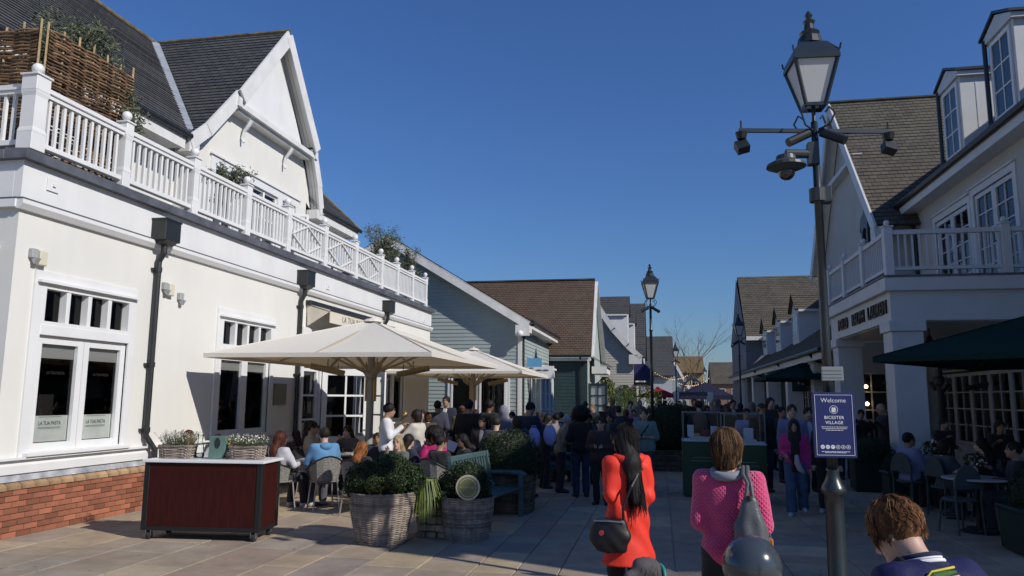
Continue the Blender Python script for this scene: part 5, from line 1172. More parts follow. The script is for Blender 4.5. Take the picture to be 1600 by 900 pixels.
# bistro chairs and tables
alu = mat('brushed_aluminium', (.55, .54, .52), .35, metal=.8); rattan = mat('black_white_rattan', (.22, .21, .19), .7, var=.6, vs=60)
def bistro():
    t = empty('bistro_chair', (0, 0, 0))
    m = MB(); n = 18; m.poly([(.22*math.cos(6.283*k/n), .21*math.sin(6.283*k/n), .465) for k in range(n)]); m.poly([(.22*math.cos(6.283*k/n), .21*math.sin(6.283*k/n), .445) for k in range(n)][::-1]); m.tube([(.225*math.cos(6.283*k/n), .215*math.sin(6.283*k/n), .455) for k in range(n+1)], .014, 6, False); m.build('seat', rattan, t, world=False)
    bk = [(-.25, .05, .67), (-.25, -.1, .72), (-.2, -.22, .79), (-.1, -.28, .84), (0, -.29, .86), (.1, -.28, .84), (.2, -.22, .79), (.25, -.1, .72), (.25, .05, .67)]
    m = MB(); m.tube([(-.21, .17, .46), (-.26, .17, .62)]+bk+[(.26, .17, .62), (.21, .17, .46)], .013, 7); m.build('frame', cblack, t, world=False)
    m = MB()
    for a, b in zip(bk, bk[1:]):
        a2, b2_ = (a[0]*.82, a[1]*.8, .47), (b[0]*.82, b[1]*.8, .47)
        m.quad(a, b, b2_, a2)
    m.build('backrest', rattan, t, world=False)
    for sx in (-1, 1):
        for sy in (-1, 1): m = MB(); m.tube([(sx*.17, sy*.16, .45), (sx*.21, sy*.2, 0)], .013, 7); m.build('leg', alu, t, world=False)
    return t
def bistro_table(r=.34):
    t = empty('bistro_table', (0, 0, 0)); m = MB(); m.box(-r, -r, .72, r, r, .745, .008); m.build('tabletop', mat('grey_tabletop', (.42, .41, .39), .4), t, world=False); m = MB(); m.cyl((0, 0, .03), (0, 0, .72), .03, n=10); m.build('pedestal', cblack, t, world=False); m = MB(); m.lathe([(.24, 0), (.24, .02), (.05, .05)], n=18); m.build('base', cblack, t, world=False); return t
ch0, tb0 = bistro(), bistro_table(); chairs = [0]; tabs = [0]
def put_chair(x, y, rz, label):
    o = ch0 if not chairs[0] else copy_tree(ch0); chairs[0] = 1; o.location = (x, y, 0); o.rotation_euler = (0, 0, R(rz)); return tag(o, label, 'chair', 'bistro chairs on the terrace')
def put_table(x, y, label, rz=0):
    o = tb0 if not tabs[0] else copy_tree(tb0); tabs[0] = 1; o.location = (x, y, 0); o.rotation_euler = (0, 0, R(rz)); return tag(o, label, 'table', 'bistro tables on the terrace')
glassware = []
def tumbler(x, y, z, label, wine=False):
    t = empty('drinking_glass', (x, y, z), label, 'glass', 'glasses on the terrace tables'); m = MB()
    m.lathe([(.03, 0), (.005, .01), (.005, .08), (.035, .12), (.032, .18)] if wine else [(.03, 0), (.036, .11)], n=12); m.build('bowl', clear_glass, t, True, False)

# ================================================================= LAMP POSTS
opal = mat('opal_lamp_glass', (.62, .62, .60), .3, trans=.15)
def lamp_post(x, y, label, kind=0, rz=-20, ztop=5.3):
    t = empty('street_lamp', (x, y, 0), label, 'street lamp', 'lantern street lamps'); s = ztop/5.3
    m = MB(); m.lathe([(.1, 0), (.1, .25), (.08, .3), (.074, .9), (.076, 1.02), (.098, 1.03), (.103, 1.06), (.09, 1.09), (.062, 1.14), (.048, 1.2), (.055, 1.22), (.048, 1.235)], n=20); m.build('base', post_metal, t, True, False)
    m = MB(); m.lathe([(.044, 1.22), (.039, 2.4), (.035, 3.55), (.048, 3.56), (.048, 3.6), (.034, 3.62), (.03, 4.28)], n=16); m.build('shaft', post_metal, t, True, False)
    lz = 4.36; rot = R(rz)
    def sq(r, z): return [Vector((r*math.cos(rot+math.pi/4+math.pi/2*k), r*math.sin(rot+math.pi/4+math.pi/2*k), z)) for k in range(4)]
    b, tp = sq(.118, lz+.06), sq(.262, lz+.47); m = MB()
    for k in range(4): m.beam(b[k], tp[k], .026, .026); m.beam(b[k], b[(k+1) % 4], .022, .03, ext=.01); m.beam(tp[k], tp[(k+1) % 4], .03, .04, ext=.012)
    m.build('lantern_frame', post_metal, t, world=False)
    for k in range(4): m = MB(); c = Vector((0, 0, 0)); m.quad(b[k], b[(k+1) % 4], tp[(k+1) % 4], tp[k]); m.v = [(v[0]*.965, v[1]*.965, v[2]) for v in m.v]; m.build('pane', opal, t, world=False)
    m = MB(); pr_ = [(.274, lz+.48), (.279, lz+.52), (.17, lz+.63), (.11, lz+.66)]
    r4 = [sq(r, z) for r, z in pr_]
    for a, c in zip(r4, r4[1:]):
        for k in range(4): m.quad(a[k], a[(k+1) % 4], c[(k+1) % 4], c[k])
    m.poly(r4[-1]); m.poly(r4[0][::-1]); m.lathe([(.115, lz+.65), (.1, lz+.72), (.075, lz+.74), (.09, lz+.77), (.05, lz+.8), (.04, lz+.85), (.055, lz+.88), (.02, lz+.91), (.035, lz+.94), (.012, lz+.98)], n=12)
    for k in range(4): p = r4[1][k]; m.beam(p, p+Vector((p.x*.04, p.y*.04, .05)), .012, .012)
    m.build('lantern_roof', post_metal, t, world=False)
    m = MB()
    for k in range(4):
        d = Vector((math.cos(rot+math.pi/4+math.pi/2*k), math.sin(rot+math.pi/4+math.pi/2*k), 0)); m.tube([d*.04+Vector((0, 0, 4.2)), d*.15+Vector((0, 0, 4.22)), d*.2+Vector((0, 0, 4.31)), d*.15+Vector((0, 0, 4.38)), d*.11+Vector((0, 0, 4.34))], .009, 5)
    m.cyl((0, 0, 4.25), (0, 0, lz+.08), .018, n=8); m.build('scroll_bracket', post_metal, t, world=False)
    if kind:
        cd = mat('dark_camera_housing', (.016, .019, .021), .4)
        for k, (an, tilt) in enumerate(((200, -.1), (330, -.12))):
            d = Vector((math.cos(R(an)), math.sin(R(an)), 0)); m = MB(); m.tube([d*.04+Vector((0, 0, 4.2)), d*.12+Vector((0, 0, 4.16))], .02, 6); m.tube([d*.06+Vector((0, 0, 4.17)), d*.26+Vector((0, 0, 4.17+tilt))], .041, 10); m.build('bullet_camera', cd, t, world=False)
    return t
L1 = atZ(1263, 20, 5.33); lamp = lamp_post(L1.x, L1.y, 'nearest lantern street lamp carrying floodlights, cameras and the welcome board', 1, 4)
zz = lambda py: atY(1285, py, L1.y).z
# cross arms with floodlights and dome camera
ar = _R0.copy(); AZ = zz(204)
m = MB(); m.beam(Vector((0, 0, AZ))-ar*.68, Vector((0, 0, AZ))+ar*.66, .025, .036); m.build('cross_arm', post_metal, lamp, world=False)
for s in (-1, 1):
    e = ar*(.66*s); m = MB(); m.cyl(e+Vector((0, 0, AZ-.02)), e+Vector((0, 0, AZ-.08)), .055, .04, n=12); d = (-ar*s*.2+Vector((0, 0, -1))*.7-_F*.5).normalized(); c = e+Vector((0, 0, AZ-.15)); m.beam(c-d*.045, c+d*.055, .11, .08, up=_F); m.tube([e+Vector((0, 0, AZ)), e+Vector((0, 0, AZ+.09))], .008, 5); m.build('floodlight', mat('dark_camera_housing', (0,0,0)), lamp, world=False)
m = MB(); dz = zz(240); e = -ar*.27; m.box(-.05-.02, -.05, dz-.1, .02, .05, dz+.1); m.tube([(0, 0, dz), tuple(e+Vector((0, 0, dz)))], .04, 10); m.lathe([(.08, dz-.02), (.09, dz-.06), (.165, dz-.1), (.172, dz-.125), (.09, dz-.16)], tuple(e), 20); m.build('dome_bracket', mat('camera_grey', (.045, .054, .058), .45), lamp, world=False); m = MB(); m.sphere(e+Vector((0, 0, dz-.17)), .075, 16, 10); m.build('camera_dome', mat('smoked_dome', (.015, .015, .017), .06, coat=1), lamp, True, False)
m = MB(); m.cyl((0, 0, zz(315)), (0, 0, zz(295)), .075, n=12); m.box(.02, -.05, zz(318), .11, .05, zz(292), .01); m.build('clamp_box', MATS['camera_grey'], lamp, world=False)
# welcome board (its own thing, clamped to the post)
a, b_ = atY(1267, 613, L1.y-.12), atY(1340, 716, L1.y-.12); bw, bh = b_.x-a.x, a.z-b_.z; nvy = mat('navy_sign_face', (.022, .030, .125), .35); wl = mat('white_print', (.72, .72, .74), .5)
sgb = empty('welcome_sign', (0, 0, 0), 'navy welcome board with white border and lettering on the nearest lamp post', 'sign'); cxx = bw/2
m = MB(); m.box(-cxx, -.012, -bh/2, cxx, .012, bh/2, .004); m.build('board', nvy, sgb, world=False); m = MB()
for p, q in (((-.44, .46), (.44, .46)), ((.44, .46), (.44, -.46)), ((.44, -.46), (-.44, -.46)), ((-.44, -.46), (-.44, .46))): m.beam((p[0]*bw, -.0135, p[1]*bh), (q[0]*bw, -.0135, q[1]*bh), .003, .005 if p[1] == q[1] else .005, up=(0, 1, 0), ext=.002)
m.build('border', wl, sgb, world=False)
def st(txt, sz, zf, bold=0, sp=1.0, sq=1.0, xf=0): return lettering('lettering', txt, sz*bw, wl, sgb, (xf*bw, -.0135, zf*bh), (1, 0, 0), (0, 0, 1), .0006, bold, sp, sq)
st('Welcome', .15, .375, 0); st('BICESTER', .105, .112, .0004, 1.08); st('VILLAGE', .105, .034, .0004, 1.08)
m = MB()
for zf, wd_, x_ in ((-.03, .62, 0), (-.055, .58, 0), (-.08, .42, 0), (-.405, .66, 0), (-.42, .5, 0)):      # small print, unreadable in the photograph
    a_ = -wd_/2
    while a_ < wd_/2: l_ = random.uniform(.02, .07); m.box((a_)*bw, -.0138, (zf-.005)*bh, min(a_+l_, wd_/2)*bw, -.0132, (zf+.004)*bh); a_ += l_+.012
m.build('small_print', wl, sgb, world=False)['kind'] = 'stuff'
m = MB()
def ring(cx, cz, r, w, n=28):
    for k in range(n):
        a0, a1 = 6.2832*k/n, 6.2832*(k+1)/n; P_ = lambda rr, an: (cx+rr*math.cos(an), -.0135, cz+rr*math.sin(an)); m.quad(P_(r-w, a0), P_(r, a0), P_(r, a1), P_(r-w, a1))
def blob(cx, cz, r, n=14): m.poly([(cx+r*math.cos(6.2832*k/n), -.0136, cz+r*math.sin(6.2832*k/n)) for k in range(n)])
ez_ = .235*bh; ring(0, ez_, .1*bw, .01*bw); 
for dx, dz, r in ((-.03, .035, .032), (.03, .04, .03), (0, .0, .036), (.045, -.005, .028), (-.045, -.02, .026), (0, -.055, .03), (.04, -.06, .02), (-.04, -.062, .02)): blob(dx*bw*.8, ez_+dz*bw*.8, r*bw*.8)
m.build('emblem', wl, sgb, world=False); m = MB()
for k in range(6):
    cx = (-.3+.12*k)*bw; cz = -.335*bh
    if k < 3: blob(cx, cz, .05*bw)
    else: ring(cx, cz, .05*bw, .01*bw); blob(cx, cz, .018*bw); m.beam((cx-.03*bw, -.0137, cz-.03*bw), (cx+.03*bw, -.0137, cz+.03*bw), .0005, .01*bw, up=(0, 1, 0))
m.build('pictograms', wl, sgb, world=False); m = MB()
for k in range(3): cx = (-.3+.12*k)*bw; cz = -.335*bh; m.tube([(cx-.022*bw, -.0142, cz+.01*bw), (cx, -.0142, cz-.015*bw+.01*bw*k), (cx+.022*bw, -.0142, cz+.012*bw)], .004*bw, 4)
m.build('pictogram_marks', nvy, sgb, world=False)
sgb.location = ((a.x+b_.x)/2, L1.y-.12, (a.z+b_.z)/2); sgb.rotation_euler = (0, R(-.0), R(4))
m = MB(); m.cyl((0, 0, a.z-.1), (0, 0, a.z-.16), .07, n=12); m.cyl((0, 0, b_.z+.16), (0, 0, b_.z+.1), .07, n=12); m.build('sign_clamp', MATS['camera_grey'], lamp, world=False)
a, b_ = atY(1283, 573, L1.y-.1), atY(1318, 595, L1.y-.1); m = MB(); m.box(a.x, L1.y-.11, b_.z, b_.x, L1.y-.085, a.z, .003)
for k in range(1, 4): z = a.z+(b_.z-a.z)*k/4; m.box(a.x+.01, L1.y-.114, z-.003, b_.x-.01, L1.y-.11, z+.003)
o = m.build_at('notice_plate', mat('grey_plate', (.25, .27, .27), .5), (a.x, L1.y, b_.z)); tag(o, 'small grey louvred plate on the lamp post above the welcome board', 'sign')
for (px, py), lab in (((1015, 413), 'tall lantern street lamp standing mid street by the domed bush'), ((1153, 490), 'lantern street lamp in front of the veranda shop on the right'), ((1055, 535), 'lantern street lamp beside the bare birch tree'), ((1101, 573), 'most distant lantern street lamp, down the street')):
    p = atZ(px, py, 5.33); lamp_post(p.x, p.y, lab, 1 if py < 540 else 0, 10)
# ball bollard
bb0 = atZ(1175, 884, .93); t = empty('ball_bollard', (bb0.x, bb0.y, 0), 'glossy dark grey ball topped bollard at the bottom edge', 'bollard'); gb = mat('bollard_gloss', (.045, .055, .065), .2, var=.1, vs=6, coat=.6, bump=.03, bs=30)
m = MB(); m.sphere((bb0.x, bb0.y, .93), .155, 40, 24); m.build('ball', gb, t, True); m = MB(); m.lathe([(.13, 0), (.13, .06), (.1, .1), (.075, .7), (.09, .74), (.09, .8)], (bb0.x, bb0.y, 0), 24); m.build('post', gb, t, True)

# ================================================================= DISPLAY KIOSKS
kg = mat('display_green', (.022, .055, .025), .5, var=.1, vs=3); shelf_w = mat('pale_shelf', (.5, .5, .52), .5)
def kiosk(px, py, w, label, goods):
    p = atZ(px, py); t = empty('display_case', (p.x, p.y+w/2, 0), label, 'display case', 'green display cases'); h = w/2; x, y = p.x, p.y+h
    m = MB(); m.box(x-h, y-h, .04, x+h, y+h, 1.02, .01); m.box(x-h+.03, y-h+.03, 0, x+h-.03, y+h-.03, .04); m.build('cabinet', kg, t)
    m = MB(); m.box(x-h, y-h, 1.022, x+h, y+h, 1.05); m.box(x-h*.6, y-h*.5, 1.05, x+h*.6, y+h*.6, 1.1); m.build('plinth_shelf', shelf_w, t)
    m = MB()
    for sx in (-1, 1):
        for sy in (-1, 1): m.box(x+sx*(h-.02)-.01, y+sy*(h-.02)-.01, 1.05, x+sx*(h-.02)+.01, y+sy*(h-.02)+.01, 1.55)
    m.box(x-h+.01, y-h+.01, 1.55, x+h-.01, y-h+.03, 1.57); m.box(x-h+.01, y+h-.03, 1.55, x+h-.01, y+h-.01, 1.57); m.box(x-h+.01, y-h+.03, 1.55, x-h+.03, y+h-.03, 1.57); m.box(x+h-.03, y-h+.03, 1.55, x+h-.01, y+h-.03, 1.57); m.build('case_frame', mat('dull_case_metal', (.16, .17, .17), .5, metal=.3), t)
    for a, b, c, d in ((x-h+.02, y-h+.02, x+h-.02, y-h+.02), (x+h-.02, y-h+.02, x+h-.02, y+h-.02), (x-h+.02, y-h+.02, x-h+.02, y+h-.02), (x-h+.02, y+h-.02, x+h-.02, y+h-.02)):
        m = MB(); m.quad((a, b, 1.05), (c, d, 1.05), (c, d, 1.55), (a, b, 1.55)); m.build('glass_side', clear_glass, t)
    m = MB(); m.box(x-h*.5, y-h-.003, .72, x+h*.5, y-h, .735); m.box(x-h*.6, y-h-.003, .66, x+h*.6, y-h, .675); m.build('printed_line', mat('faint_print', (.12, .2, .13), .6), t)
    for k, (gx, gy, gw, gh, col, nm, lab) in enumerate(goods):
        m = MB(); m.box(x+gx-gw/2, y+gy-.04, 1.1, x+gx+gw/2, y+gy+.04, 1.1+gh, .008)
        o = m.build_at(nm, mat('goods_%s_%d' % (nm, k), col, .5), (x+gx, y+gy, 1.1)); tag(o, lab, nm.split('_')[-1], 'goods in the display cases')
        if 'bag' in nm: m = MB(); m.tube([(gw*.3*math.cos(q), 0, gh+gw*.35*math.sin(q)) for q in np.linspace(0, math.pi, 9)], .008, 5); m.build('handle', MATS['goods_%s_%d' % (nm, k)], o, world=False)
kiosk(1100, 778, .72, 'green display case with red bag, left of the pink sweater woman', [(-.2, -.1, .12, .22, (.6, .62, .66), 'white_card', 'white upright card in the left display case'), (.08, 0, .16, .13, (.16, .02, .02), 'red_handbag', 'small dark red handbag in the left display case'), (.24, -.05, .13, .2, (.6, .62, .68), 'blue_card', 'pale upright card beside the red handbag'), (-.1, .12, .16, .05, (.5, .42, .1), 'yellow_box', 'low yellow box in the left display case')])
kiosk(1168, 790, .72, 'green display case right of the pink sweater woman', [(.1, 0, .16, .2, (.55, .56, .66), 'pale_card', 'pale upright card in the right display case'), (-.08, -.1, .14, .1, (.05, .04, .12), 'navy_handbag', 'small navy handbag in the right display case')])

# ================================================================= RIGHT-HAND CAFE (in shade)
pg = mat('planter_box_green', (.012, .03, .022), .5)
def box_planter(px, py, w, h, d, label, ball=.4):
    p = atZ(px, py); t = empty('box_planter', (p.x, p.y, 0), label, 'planter', 'green box planters by the porch'); y = p.y+d/2
    m = MB(); m.box(p.x-w/2, y-d/2, .03, p.x+w/2, y+d/2, h, .01); m.box(p.x-w/2-.03, y-d/2-.03, h, p.x+w/2+.03, y+d/2+.03, h+.05, .01); m.build('box', pg, t)
    for sx in (-1, 1): m = MB(); m.box(p.x+sx*(w/2-.04)-.035, y-d/2-.012, 0, p.x+sx*(w/2-.04)+.035, y-d/2, h); m.build('stile', pg, t)
    k = max(1, int(w/.55))
    for i in range(k): box_ball(t, (p.x-w/2+w*(i+.5)/k, y, h+.18), ball, 2600, .8)
box_planter(1372, 770, .8, .6, .5, 'green box planter with clipped bush left of the seated man, by the porch'); box_planter(1450, 790, 1.2, .5, .5, 'long green box planter with bushes before the cafe tables', .3); box_planter(1660, 875, .8, .5, .6, 'green box planter cut off by the right edge')
cafe_g = mat('grey_cafe_chair', (.07, .085, .085), .5); marble = mat('pale_round_tabletop', (.45, .45, .44), .3)
def cafe_chair(x, y, rz, label):
    t = empty('cafe_chair', (x, y, 0), label, 'chair', 'round backed cafe chairs', R(rz)); n = 16
    m = MB(); m.lathe([(.2, .44), (.22, .45), (.22, .47), (.2, .48)], n=18); m.build('seat', cafe_g, t, world=False); m = MB(); P_ = [(.22*math.cos(3.1416*k/n), -.2, .62+.32*math.sin(3.1416*k/n)) for k in range(n+1)]; m.prism(P_, (0, .025, 0)); m.build('backrest', cafe_g, t, world=False)
    for sx in (-1, 1):
        m = MB(); m.tube([(sx*.2, -.19, .62), (sx*.19, -.17, .45), (sx*.2, -.2, 0)], .015, 6); m.build('back_leg', cafe_g, t, world=False); m = MB(); m.tube([(sx*.16, .15, .45), (sx*.19, .2, 0)], .015, 6); m.build('front_leg', cafe_g, t, world=False)
def cafe_table(x, y, label, flower=True):
    t = empty('round_table', (x, y, 0), label, 'table', 'round cafe tables by the porch'); m = MB(); m.lathe([(.42, .72), (.43, .73), (.43, .745), (.42, .75)], n=28); m.build('tabletop', marble, t, world=False); m = MB(); m.lathe([(.25, 0), (.25, .02), (.04, .06), (.03, .7), (.1, .72)], n=16); m.build('pedestal', cblack, t, world=False)
    if flower:
        v = empty('flower_vase', (x, y, .75), 'small vase of white flowers on the table, %s' % label[-28:].strip(), 'vase', 'flower vases on cafe tables'); m = MB(); m.lathe([(.035, 0), (.04, .02), (.03, .1), (.04, .15)], n=12); m.build('vase', marble, v, True, False)
        P_, N_ = ball_pts((x, y, .98), .14, 160, .8); leaf_cloud('leaves', P_, N_, .06, .5, box_leaf, v); P_, N_ = ball_pts((x, y, 1.0), .14, 26, .8); leaf_cloud('petals', P_, N_, .055, .9, flower_w, v)['kind'] = 'stuff'
tp = atZ(1525, 747, .74); cafe_table(tp.x, tp.y, 'round pale cafe table with flowers, nearest one by the right edge'); q = atZ(1490, 745, .75); cafe_chair(q.x, q.y-.15, 20, 'round backed grey chair left of the nearest cafe table'); cafe_chair(tp.x+.75, tp.y+.05, 95, 'round backed grey chair at the right edge by the cafe table')
t2 = atZ(1455, 721, .74); cafe_table(t2.x, t2.y, 'round cafe table by the porch column, beside the seated man'); t3 = atZ(1562, 716, .74); cafe_table(t3.x, t3.y, 'round cafe table behind the nearest one, near the doors')

# ================================================================= FAR STREET THINGS
def hanging(px, py, y, w, h, label):
    c = atY(px, py, y); t = empty('willow_planting', (c.x, y, 0), label, 'plant', 'trailing yellow green plants'); pts = []; m = MB()
    m.tube([(c.x, y, 0), (c.x, y, c.z+h*.5)], .05, 6)
    for k in range(60):
        x0 = c.x+random.uniform(-w/2, w/2); y0 = y+random.uniform(-.4, .4); zt = c.z+h/2-abs(x0-c.x)/w*.5*h; l = random.uniform(.4, 1)*h
        m.tube([(c.x+(x0-c.x)*.3, y, c.z+h*.5), (x0, y0, zt)], .01, 3, False)
        for q in range(22): pts.append((x0+random.gauss(0, .05), y0+random.gauss(0, .05), zt-l*random.random()))
    m.build('stems', barkm, t); P = np.array(pts); leaf_cloud('trailing_leaves', P, rng.normal(0, 1, P.shape), .14, .35, bright_leaf, t, droop=1.5)
hanging(946, 612, 40, 1.0, 1.5, 'trailing yellow green plant by the dark green shopfront'); hanging(1000, 625, 46, 2.4, 1.7, 'large trailing yellow green plant before the beige building'); hanging(975, 622, 48, 1.4, 1.6, 'trailing yellow green plant left of the large one, before the beige building'); hanging(1063, 645, 60, 1.0, 1.6, 'small trailing green plant far down the street by the pale arch')
red_cv = canvas_mat('red_canvas', (.35, .03, .03), .2); p = atY(1028, 612, 55)
t = umbrella((p.x, p.y+1), 3, 3, p.z-.35, p.z+.3, red_cv, 'small red parasol far down the left side of the street', False, 0, dark_pole)
# navy gazebo with pale arch before it
gz0, gz1 = atY(1060, 617, 60), atY(1145, 617, 60)
t = empty('gazebo', ((gz0.x+gz1.x)/2, 62, 0), 'navy pop up gazebo in the middle of the far street', 'gazebo'); cx = (gz0.x+gz1.x)/2; hx = (gz1.x-gz0.x)/2; m = MB(); top = Vector((cx, 62.2, gz0.z+1.1)); cs = [Vector((cx-hx, 60, gz0.z)), Vector((cx+hx, 60, gz0.z)), Vector((cx+hx, 64.5, gz0.z)), Vector((cx-hx, 64.5, gz0.z))]
for k in range(4): m.poly([cs[k], cs[(k+1) % 4], top]); m.quad(cs[k], cs[(k+1) % 4], cs[(k+1) % 4]-Vector((0, 0, .35)), cs[k]-Vector((0, 0, .35)))
m.build('canopy', mat('dark_navy_canvas', (.009, .010, .035), .8), t)
for c in cs: m = MB(); m.cyl((c.x, c.y, 0), (c.x, c.y, c.z), .04, n=8); m.build('leg', black_metal, t)
kc = atY(1083, 640, 52); t = empty('street_kiosk', (kc.x, 52, 0), 'grey street kiosk under a pale arch, mid distance', 'kiosk'); wv = atY(1110, 630, 52).x-atY(1057, 630, 52).x
m = MB(); m.box(kc.x-wv/2, 52, 0, kc.x+wv/2, 54, 1.1, .02); m.build('counter', mat('kiosk_grey', (.10, .11, .12), .5), t); m = MB(); m.box(kc.x-wv/2, 51.8, 2.05, kc.x+wv/2, 54, 2.3, .02); m.build('roof', MATS['kiosk_grey'] if 'kiosk_grey' in MATS else black_metal, t)
for s in (-1, 1): m = MB(); m.box(kc.x+s*wv*.42-.04, 52, 1.1, kc.x+s*wv*.42+.04, 52.1, 2.05); m.build('post', white_paint, t); m = MB(); m.box(kc.x+s*wv*.5-.15, 51.75, 1.65, kc.x+s*wv*.5+.2, 51.8, 2.3); m.build('white_panel', white_paint, t)
m = MB(); m.tube([(kc.x+wv*.3*math.cos(a), 51.9, 2.3+.85*math.sin(a)) for a in np.linspace(0, math.pi, 17)], .07, 8); m.build('arch', mat('pale_wood_arch', (.42, .36, .28), .6), t)
# bare birch
bk_ = atY(1080, 640, 62); t = empty('birch_tree', (bk_.x, 62, 0), 'bare pale stemmed birch tree in the middle of the street', 'tree'); m = MB(); m2 = MB()
def branch(p, d, l, r, dep):
    e = p+d*l; mid = p.lerp(e, .5)+Vector((random.gauss(0, .04*l), random.gauss(0, .04*l), 0)); (m if dep < 1 else m2).tube([p, mid, e], [r, r*.8, r*.55], 5 if dep > 1 else 8, False)
    if dep >= 5: return
    for k in range(3 if dep < 4 else 2):
        nd = (d+Vector((random.gauss(0, .45), random.gauss(0, .45), random.gauss(.1, .25)-(.12 if dep > 2 else 0)))).normalized(); branch(p.lerp(e, random.uniform(.55, 1)), nd, l*random.uniform(.55, .8), r*.5, dep+1)
for s in (-.15, .12): branch(Vector((bk_.x+s*2, 62, 0)), Vector((s*.25, 0, 1)), 3.6, .075, 0)
m.build('trunk', mat('birch_bark', (.36, .27, .19), .7, var=.3, vs=8), t); m2.build('crown', mat('birch_twigs', (.13, .095, .07), .8), t)
# string lights across the street
bulbm = mat('warm_bulb', (.9, .6, .3), .4, emit=(1, .55, .2), estr=.7); wire = mat('black_wire', (.01, .01, .01), .6)
for k, (a, b, lab) in enumerate(((atY(1020, 578, 50), atY(1076, 584, 60), 'string of warm bulbs from the left row to the birch'), (atY(1058, 596, 58), atY(1110, 588, 62), 'string of warm bulbs hung over the far kiosk'))):
    t = empty('string_lights', a, lab, 'string lights', 'strings of warm bulbs over the street'); pts = [a.lerp(b, f)-Vector((0, 0, .45*4*f*(1-f))) for f in np.linspace(0, 1, 19)]; m = MB(); m.tube(pts, .012, 4); m.build('wire', wire, t)
    for p in pts[1:-1]: m = MB(); m.sphere(p-Vector((0, 0, .07)), .038, 8, 6); m.build('bulb', bulbm, t)
# lit bulbs seen by the porch door
for px, py, lab in ((1353, 604, 'upper small lit wall bulb in the dark doorway beyond the porch'), (1355, 631, 'lower small lit wall bulb in the dark doorway beyond the porch')):
    p = atY(px, py, 22.45); t = empty('wall_bulb', p, lab, 'lamp', 'lit bulbs by the porch doorway'); m = MB(); m.sphere(p, .05, 10, 8); m.build('bulb', mat('lit_bulb', (1, .8, .5), .4, emit=(1, .7, .35), estr=12), t); m = MB(); m.cyl(p, p+Vector((0, .15, 0)), .02, n=6); m.build('holder', black_metal, t)
# ================================================================= PEOPLE
def surfnet(f, lo, hi, h):
    lo = np.array(lo, np.float32); n = np.maximum(np.ceil((np.array(hi)-lo)/h).astype(int)+1, 3)
    ax = [lo[i]+h*np.arange(n[i], dtype=np.float32) for i in range(3)]
    G = np.stack(np.meshgrid(*ax, indexing='ij'), -1).reshape(-1, 3)
    v = f(G).reshape(n).astype(np.float32)
    v[0], v[-1], v[:, 0], v[:, -1], v[:, :, 0], v[:, :, -1] = (1,)*6
    s = v < 0
    c = [s[i:n[0]-1+i, j:n[1]-1+j, k:n[2]-1+k] for i in (0, 1) for j in (0, 1) for k in (0, 1)]
    any_ = np.logical_or.reduce(c); all_ = np.logical_and.reduce(c); act = any_ & ~all_
    idx = np.argwhere(act)
    if len(idx) == 0: return np.zeros((0, 3)), np.zeros((0, 4), int)
    corner = np.array([(i, j, k) for i in (0, 1) for j in (0, 1) for k in (0, 1)])
    val = np.stack([v[tuple((idx+o).T)] for o in corner], 1)
    acc = np.zeros((len(idx), 3), np.float32); cnt = np.zeros(len(idx), np.float32)
    for a in range(8):
        for b in range(a+1, 8):
            if np.abs(corner[a]-corner[b]).sum() != 1: continue
            va, vb = val[:, a], val[:, b]; x = (va < 0) != (vb < 0)
            t = np.where(x, va/np.where(x, va-vb, 1), 0); p = corner[a]+(corner[b]-corner[a])*t[:, None]
            acc += p*x[:, None]; cnt += x
    V = lo+(idx+acc/cnt[:, None])*h
    num = np.full(act.shape, -1, int); num[act] = np.arange(len(idx)); Q = []
    for a in range(3):
        b, d = (a+1) % 3, (a+2) % 3
        sl0 = [slice(None)]*3; sl1 = [slice(None)]*3; sl0[a] = slice(0, -1); sl1[a] = slice(1, None)
        e = s[tuple(sl0)] != s[tuple(sl1)]; E = np.argwhere(e); E = E[(E[:, b] > 0) & (E[:, d] > 0) & (E[:, b] < n[b]-1) & (E[:, d] < n[d]-1)]
        ob = np.zeros(3, int); ob[b] = 1; od = np.zeros(3, int); od[d] = 1
        q = np.stack([num[tuple(x.T)] for x in (E-ob-od, E-od, E, E-ob)], 1)
        flip = ~s[tuple(E.T)]; q[flip] = q[flip][:, ::-1]; Q.append(q)
    Q = np.concatenate(Q); return V, Q[(Q >= 0).all(1)]
def smin(a, b, k):
    h = np.clip(.5+.5*(b-a)/k, 0, 1); return b*(1-h)+a*h-k*h*(1-h)
def cap(P, a, b, ra, rb, flat=1.0):
    a, b = np.asarray(a, np.float32), np.asarray(b, np.float32)
    if flat != 1.0: P = P*np.array([1, 1/flat, 1], np.float32); a = a*[1, 1/flat, 1]; b = b*[1, 1/flat, 1]
    d = b-a; t = np.clip(((P-a)@d)/max(d@d, 1e-9), 0, 1); return (np.linalg.norm(P-a-t[:, None]*d, axis=1)-(ra+(rb-ra)*t))*(flat if flat < 1 else 1)
def ell(P, c, r):
    q = (P-np.asarray(c, np.float32))/np.asarray(r, np.float32); k = np.linalg.norm(q, axis=1); return (k-1)*min(r)
def folds(P, a, s=1.0):
    x, y, z = P[:, 0]*s, P[:, 1]*s, P[:, 2]*s
    return a*(np.sin(21*x+9*z+2*np.sin(11*z))+np.sin(17*y-13*z+1.3)+np.sin(29*z+11*x+3*np.sin(8*x+5*y)))/3
